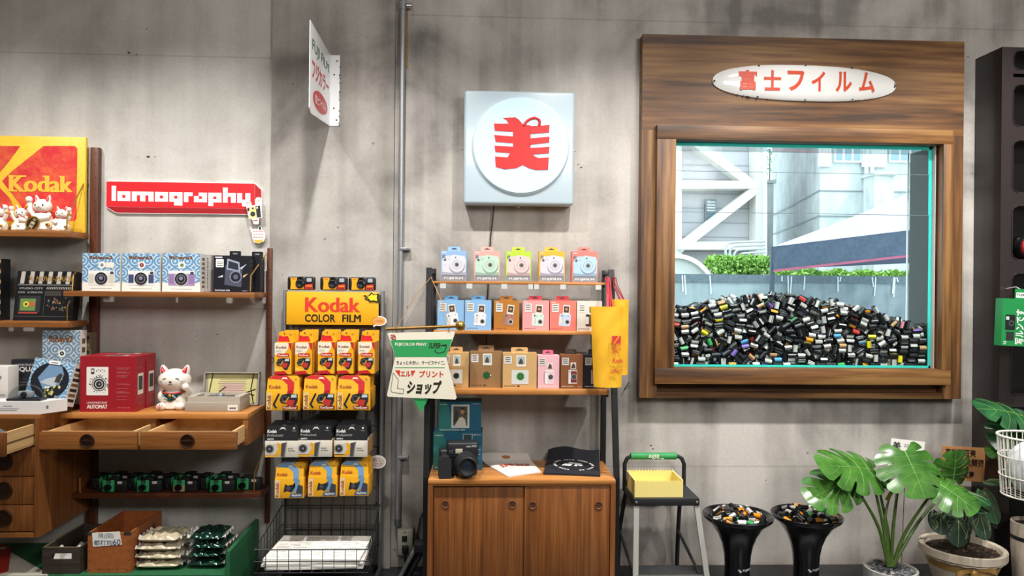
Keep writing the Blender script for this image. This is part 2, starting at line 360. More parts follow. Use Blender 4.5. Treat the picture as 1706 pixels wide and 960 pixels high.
b = MB(); b.T = Matrix.Translation((-OX, 0, -OZ)); b.rect(GX0, GZ0, BX1, GZ1, GL, BY)
b.box(BX1 - .007, BY - .004, GZ0, BX1, BY + .003, GZ1, K('#e4eef0', .3)); b.build('rear_pane', w)
b = MB(); b.T = Matrix.Translation((-OX, 0, -OZ)); b.box(GX0, -.024, GZ0 - .012, BX1, BY, GZ0 - .0005, K('#2a2d30', .5)); b.build('glass_box_base', w)
# ------------------------------------------------------------------ outside the window
struct(MB().box(-6, .15, -.1, 16, 30, 0, K('#a5a49e', .9, var=.3)).build('ground_outside'))
CW = concrete('weathered_wall', '#7d8b92', '#98a6ab', '#adb9bc')
CB = concrete('pale_building', '#b5b8b8', '#ccd0cf', '#dde0de')
def at(px, py, Y): return P(px, py, Y)
a, c = at(950, 459, 4.5), at(1700, 459, 4.5); zt = at(1330, 459, 4.5).z
t = thing('retaining_wall', 'long low grey concrete wall outside, behind the heap of film', 'wall', ((a.x + c.x) / 2, 4.5, 0)); cx = t.location.x
b = MB(); b.box(a.x - cx, 0, 0, c.x - cx, .25, zt, CW); b.build('wall_body', t)
b = MB(); b.box(a.x - cx, -.012, zt - .09, c.x - cx, .262, zt + .002, K('#74828c', .8, var=.25))
b.build('coping', t)
b = MB(); random.seed(5)
for px in (1136, 1140, 1182, 1302, 1312, 1318, 1340, 1395, 1400, 1452, 1458, 1490, 1488, 1493):
    x = at(px, 470, 4.5).x - cx; L = random.uniform(.06, .28)
    b.stroke([(x, zt - .015), (x + random.uniform(-.02, .02), zt - L)], .014, '#e8eef0', -.014)
b.build('lime_streaks', t)
def hedge(name, label, px0, px1, py, Y, d, z0, n, cols, cat='hedge', base=0.0):
    x0, x1 = at(px0, py, Y).x, at(px1, py, Y).x; zt = at((px0 + px1) / 2, py, Y).z
    t = thing(name, label, cat, ((x0 + x1) / 2, Y, 0)); b = MB(); w = (x1 - x0) / 2
    for i in range(n):
        u = random.uniform(-1, 1); h = zt - abs(random.gauss(0, .4)) * (zt - z0) * .6 - abs(math.sin(u * 9 + px0)) * .05
        p = Vector((u * w, random.uniform(0, d), max(z0, h))); s = random.uniform(.016, .038)
        q = Quaternion((random.uniform(-1, 1), random.uniform(-1, 1), random.uniform(-1, 1), random.uniform(-1, 1))).normalized()
        b.add([p + q @ Vector(v) * s for v in ((-1, 0, 0), (0, -.6, .2), (1, 0, 0), (0, .6, .2))], [(0, 1, 2, 3)], random.choice(cols))
    b.build('leaves', t)
    m = MB()
    for k in range(max(3, int(w * 4))):
        x = -w * .9 + 1.8 * w * k / max(2, int(w * 4) - 1); m.cyl((x, d / 2, base), (x + .03, d / 2, zt - .08), .015, '#5a4a35', 6)
    m.build('stems', t); return t
GR = [K(c, .6) for c in ('#86b44a', '#a0cb5c', '#b7db76', '#6c9c40')]
hedge('hedge', 'bright green bush outside, left of the canopy post', 1192, 1292, 424, 5.3, .5, 1.45, 4200, GR)
hedge('hedge', 'strip of green bushes showing under the canopy edge', 1296, 1560, 448, 5.6, .4, 1.4, 3600, GR)
hedge('tree', 'dark green tree in the gap between the two buildings', 1255, 1300, 235, 13, 1.2, 1.2, 900, [K(c, .7) for c in ('#4d8a5e', '#5d9a68', '#3f7a62')], 'tree')

def member(b, p, q, wpx, Y, d, mat):
    A, B_ = at(*p, Y), at(*q, Y); v = (B_ - A).normalized(); n = Vector((-v.z, 0, v.x)) * wpx / FPX * (Y + DIST) / 2
    pts = [(A.x + n.x, A.z + n.z), (A.x - n.x, A.z - n.z), (B_.x - n.x, B_.z - n.z), (B_.x + n.x, B_.z + n.z)]
    b.prism(pts, Y - d, Y, mat)
Y = 8.0
o0 = at(1180, 400, Y)
t = thing('clad_building', 'pale grey clad building with white steel cross bracing', 'building', (o0.x, Y, 0))
L = Matrix.Translation((-o0.x, -Y, 0))
b = MB(); b.T = L; x0, x1_ = at(900, 400, Y).x, at(1266, 400, Y).x; b.box(x0, Y, 0, x1_, Y + 3, 6, K('#c9c4c8', .7)); b.build('cladding', t)
b = MB(); b.T = L
for py in range(180, 460, 24): z = at(1180, py, Y).z; b.box(x0, Y - .006, z, x1_, Y + .01, z + .018, K('#aaa5aa', .7))
b.build('cladding_joint', t)
STW = K('#e9e6df', .5)
for nm, p, q, wd in (('column', (1122, 80), (1122, 700), 11), ('column', (1256, 80), (1256, 700), 17), ('beam', (1122, 312), (1250, 312), 13), ('beam', (1122, 411), (1250, 411), 13), ('beam', (1000, 312), (1118, 312), 13),
                     ('brace', (1090, 196), (1250, 314), 14), ('brace', (1126, 416), (1252, 318), 14)):
    b = MB(); b.T = L; member(b, p, q, wd, Y - {'brace': .08, 'beam': .03}.get(nm, 0) - .004 * len(t.children), .3 if nm != 'brace' else .22, STW); b.build(nm, t)
b = MB(); b.T = L; member(b, (1271, 60), (1271, 640), 6, Y - .3, .1, K('#dfe4e6', .5)); b.build('downpipe', t)
b = MB(); b.T = L; A, B_ = at(1173, 333, Y), at(1190, 377, Y); b.box(A.x, Y - .08, B_.z, B_.x, Y, A.z, K('#8e9093', .6)); b.build('window_frame', t)
f = t.children[-1]
b = MB(); b.T = L
for i in range(4): z = A.z - .02 - (A.z - B_.z) * .42 * (i + .3) / 4; b.box(A.x + .02, Y - .1, z - .03, B_.x - .02, Y - .07, z, '#c9cccf')
b.build('louvre', t)
b = MB(); b.T = L; b.box(A.x + .02, Y - .095, B_.z + .02, B_.x - .02, Y - .08, A.z - (A.z - B_.z) * .5, K('#5d7480', .2)); b.build('pane', t)
# nested conduit bends
for k in range(4):
    p0, p1, p2 = at(1209 + 7 * k, 470, 6.9), at(1209 + 7 * k, 404 + 6 * k, 6.9), at(1275, 402 + 6 * k, 6.9)
    o = MB(); r = .09; pts = [p0, p1 - Vector((0, 0, r))] + [p1 + Vector((r - r * math.cos(x), 0, -r + r * math.sin(x))) for x in (.4, .8, 1.2)] + [p1 + Vector((r, 0, 0)), p2]
    pts[0].z = 0
    o.T = Matrix.Translation((-p1.x, -6.9, 0)); o.tube(pts, .018, K('#c7d2d4', .4, .3))
    tag(o.build('bent_pipe', loc=(p1.x, 6.9, 0)), ('outermost', 'second from outermost', 'second from innermost', 'innermost')[k] + ' of four nested bent pipes beside the braced building', 'pipe', 'nested bent pipes outside')
# concrete building
Y = 7.5; co = at(1366, 300, Y); o0 = co
t = thing('concrete_building', 'weathered pale concrete building behind the canopy', 'building', (co.x, Y, 0)); L = Matrix.Translation((-co.x, -Y, 0))
fl = at(1286, 300, 11.5)
b = MB(); b.T = L; xr = at(1720, 300, Y).x
b.add([(co.x, Y, 0), (xr, Y, 0), (xr, Y, 6), (co.x, Y, 6), (fl.x, 11.5, 0), (fl.x, 11.5, 6)], [(0, 1, 2, 3), (4, 0, 3, 5)], CB)
b.add([(xr, Y, 0), (xr, 11.5, 0), (fl.x, 11.5, 0), (fl.x, 11.5, 6), (xr, 11.5, 6), (xr, Y, 6), (co.x, Y, 6)], [(0, 1, 4, 5), (1, 2, 3, 4), (5, 4, 3, 6)], CB)
b.build('facade', t)
b = MB(); b.T = L
for py in (320, 362, 404): z = at(1440, py, Y).z; b.box(co.x, Y - .012, z, xr, Y, z + .02, '#8c9496'); b.add([(co.x - .01, Y - .01, z), (fl.x - .02, 11.5, z), (fl.x - .02, 11.5, z + .025), (co.x - .01, Y - .01, z + .025)], [(0, 1, 2, 3)], '#8c9496')
b.build('floor_joint', t)
for p0, p1 in ((1388, 1432), (1479, 1530)):
    A, B_ = at(p0, 240, Y), at(p1, 272, Y)
    b = MB(); b.T = L; b.box(A.x, Y - .06, B_.z, B_.x, Y, A.z, '#e6eaea'); f = b.build('window', t)
    n = 3; w_ = (B_.x - A.x) / n
    b = MB(); b.T = L
    for i in range(n): b.box(A.x + i * w_ + .02, Y - .066, B_.z + .03, A.x + (i + 1) * w_ - .02, Y - .05, A.z - .03, K('#8aa5b4', .15))
    b.build('pane', f)
for p0, p1, py in ((1362, 1387, 279), (1434, 1476, 280)):
    A, B_ = at(p0, 240, Y), at(p1, py, Y); b = MB(); b.T = L
    n = int((B_.x - A.x) / .05)
    for i in range(n): b.cyl((A.x + .05 * i + .02, Y - .05, B_.z), (A.x + .05 * i + .02, Y - .05, A.z), .03, K('#e4e9ea', .5), 6)
    b.build('corrugated_panel', t)
A, B_ = at(1437, 298, Y), at(1467, 480, Y); b = MB(); b.T = L; b.box(A.x, Y - .35, 0, B_.x, Y, A.z, CB); b.box(A.x - .03, Y - .4, A.z, B_.x + .03, Y, A.z + .05, CB); b.build('buttress', t)
for px in (1462, 1472):
    A = at(px, 240, Y - .4); b = MB(); b.T = L; b.cyl((A.x, Y - .08, .2), (A.x, Y - .08, A.z), .03, K('#dfe6e8', .4), 8); b.build('pipe', t)
A, B_ = at(1274, 305, 9.5), at(1288, 480, 9.5); t = thing('concrete_block', 'narrow grey concrete block between the two buildings', 'block', ((A.x + B_.x) / 2, 9.5, 0))
w_ = (B_.x - A.x) / 2; b = MB(); b.box(-w_, 0, 0, w_, .8, A.z, CB, .02); b.build('shaft', t); b = MB(); b.box(-w_ - .03, -.03, A.z, w_ + .03, .83, A.z + .06, CB); b.build('cap', t)
# cable drum
c = at(1124, 494, 5.1); t = thing('cable_drum', 'big round white drum half hidden behind the concrete wall', 'drum', (c.x, 5.1, 0)); rd = .53
b = MB(); b.T = Matrix.Translation((0, 0, c.z)) @ Matrix.Rotation(PI / 2, 4, 'X')
b.lathe([(0, -.02), (rd - .06, -.02), (rd - .055, .03), (rd - .02, .03), (rd, .02), (rd, -.06), (0, -.06)], K('#e6e5dc', .5), 48); b.build('flange', t)
b = MB(); b.T = Matrix.Translation((0, 0, c.z)) @ Matrix.Rotation(PI / 2, 4, 'X'); b.lathe([(.33, -.06), (.33, -.45)], K('#cfd8d4', .5), 40); b.lathe([(0, -.45), (rd, -.45), (rd, -.5), (0, -.5)], K('#e6e5dc', .5), 48); b.build('spool_core', t)
b = MB(); b.box(-.35, .05, 0, .35, .45, c.z - rd + .02, K('#8a7a60', .8), .01); b.build('support_block', t)
# canopy
A, B_, Cc = at(1288, 411, 3.0), at(1660, 366, 2.3), at(1690, 235, 3.9); D_ = at(1340, 402, 5.0)
t = thing('canopy_tent', 'open sided canopy tent with a dark valance edged in pink', 'canopy', (A.x, A.y, 0)); L = Matrix.Translation((-A.x, -A.y, 0))
FAB = K('#bfbcc4', .8, var=.25); VAL = K('#5d6b80', .7, var=.2)
def roof(u, v):
    e = A.lerp(B_, u); p = e.lerp(Cc, v); p.z -= .10 * math.sin(PI * v) * .6; return p
b = MB(); b.T = L; b.grid(roof, 10, 10, FAB); b.grid(lambda u, v: D_.lerp(A, u).lerp(Cc, v) - Vector((0, 0, .06 * math.sin(PI * v))), 10, 10, FAB); o = b.build('roof_sheet', t)
b = MB(); b.T = L; dz = Vector((0, 0, .22))
b.grid(lambda u, v: A.lerp(B_, u) - dz * v + Vector((0, .008 * math.sin(u * 40 + v * 5), 0)), 40, 4, VAL); b.build('valance', t)
b = MB(); b.T = L; b.grid(lambda u, v: A.lerp(B_, u) - dz * (1 + .10 * v) + Vector((0, -.004, 0)), 40, 1, K('#c56a86', .6)); b.build('pink_edging', t, label='pink edging')
E_ = at(1640, 392, 5.6)
b = MB(); b.T = L; b.grid(lambda u, v: D_.lerp(E_, u) - Vector((0, 0, .33)) * v, 10, 2, K('#41495a', .8)); b.build('rear_valance', t)  # valance cloth darkened; the shade under the roof is in its colour
b = MB(); b.T = L; b.box(A.x - .017, A.y + .0, 0, A.x + .017, A.y + .035, A.z, K('#4d5866', .4, .3)); b.build('post', t)
b = MB(); b.T = L; b.box(B_.x - .017, B_.y, 0, B_.x + .017, B_.y + .035, B_.z, K('#4d5866', .4, .3)); b.build('post', t)
b = MB(); b.T = L; b.cyl(A + Vector((0, .02, -.02)), B_ + Vector((0, .02, -.02)), .012, K('#4d5866', .4, .3)); b.build('eave_bar', t)
b = MB(); b.T = L; b.box(E_.x - .017, E_.y, 0, E_.x + .017, E_.y + .035, E_.z, K('#4d5866', .4, .3)); b.build('post', t)
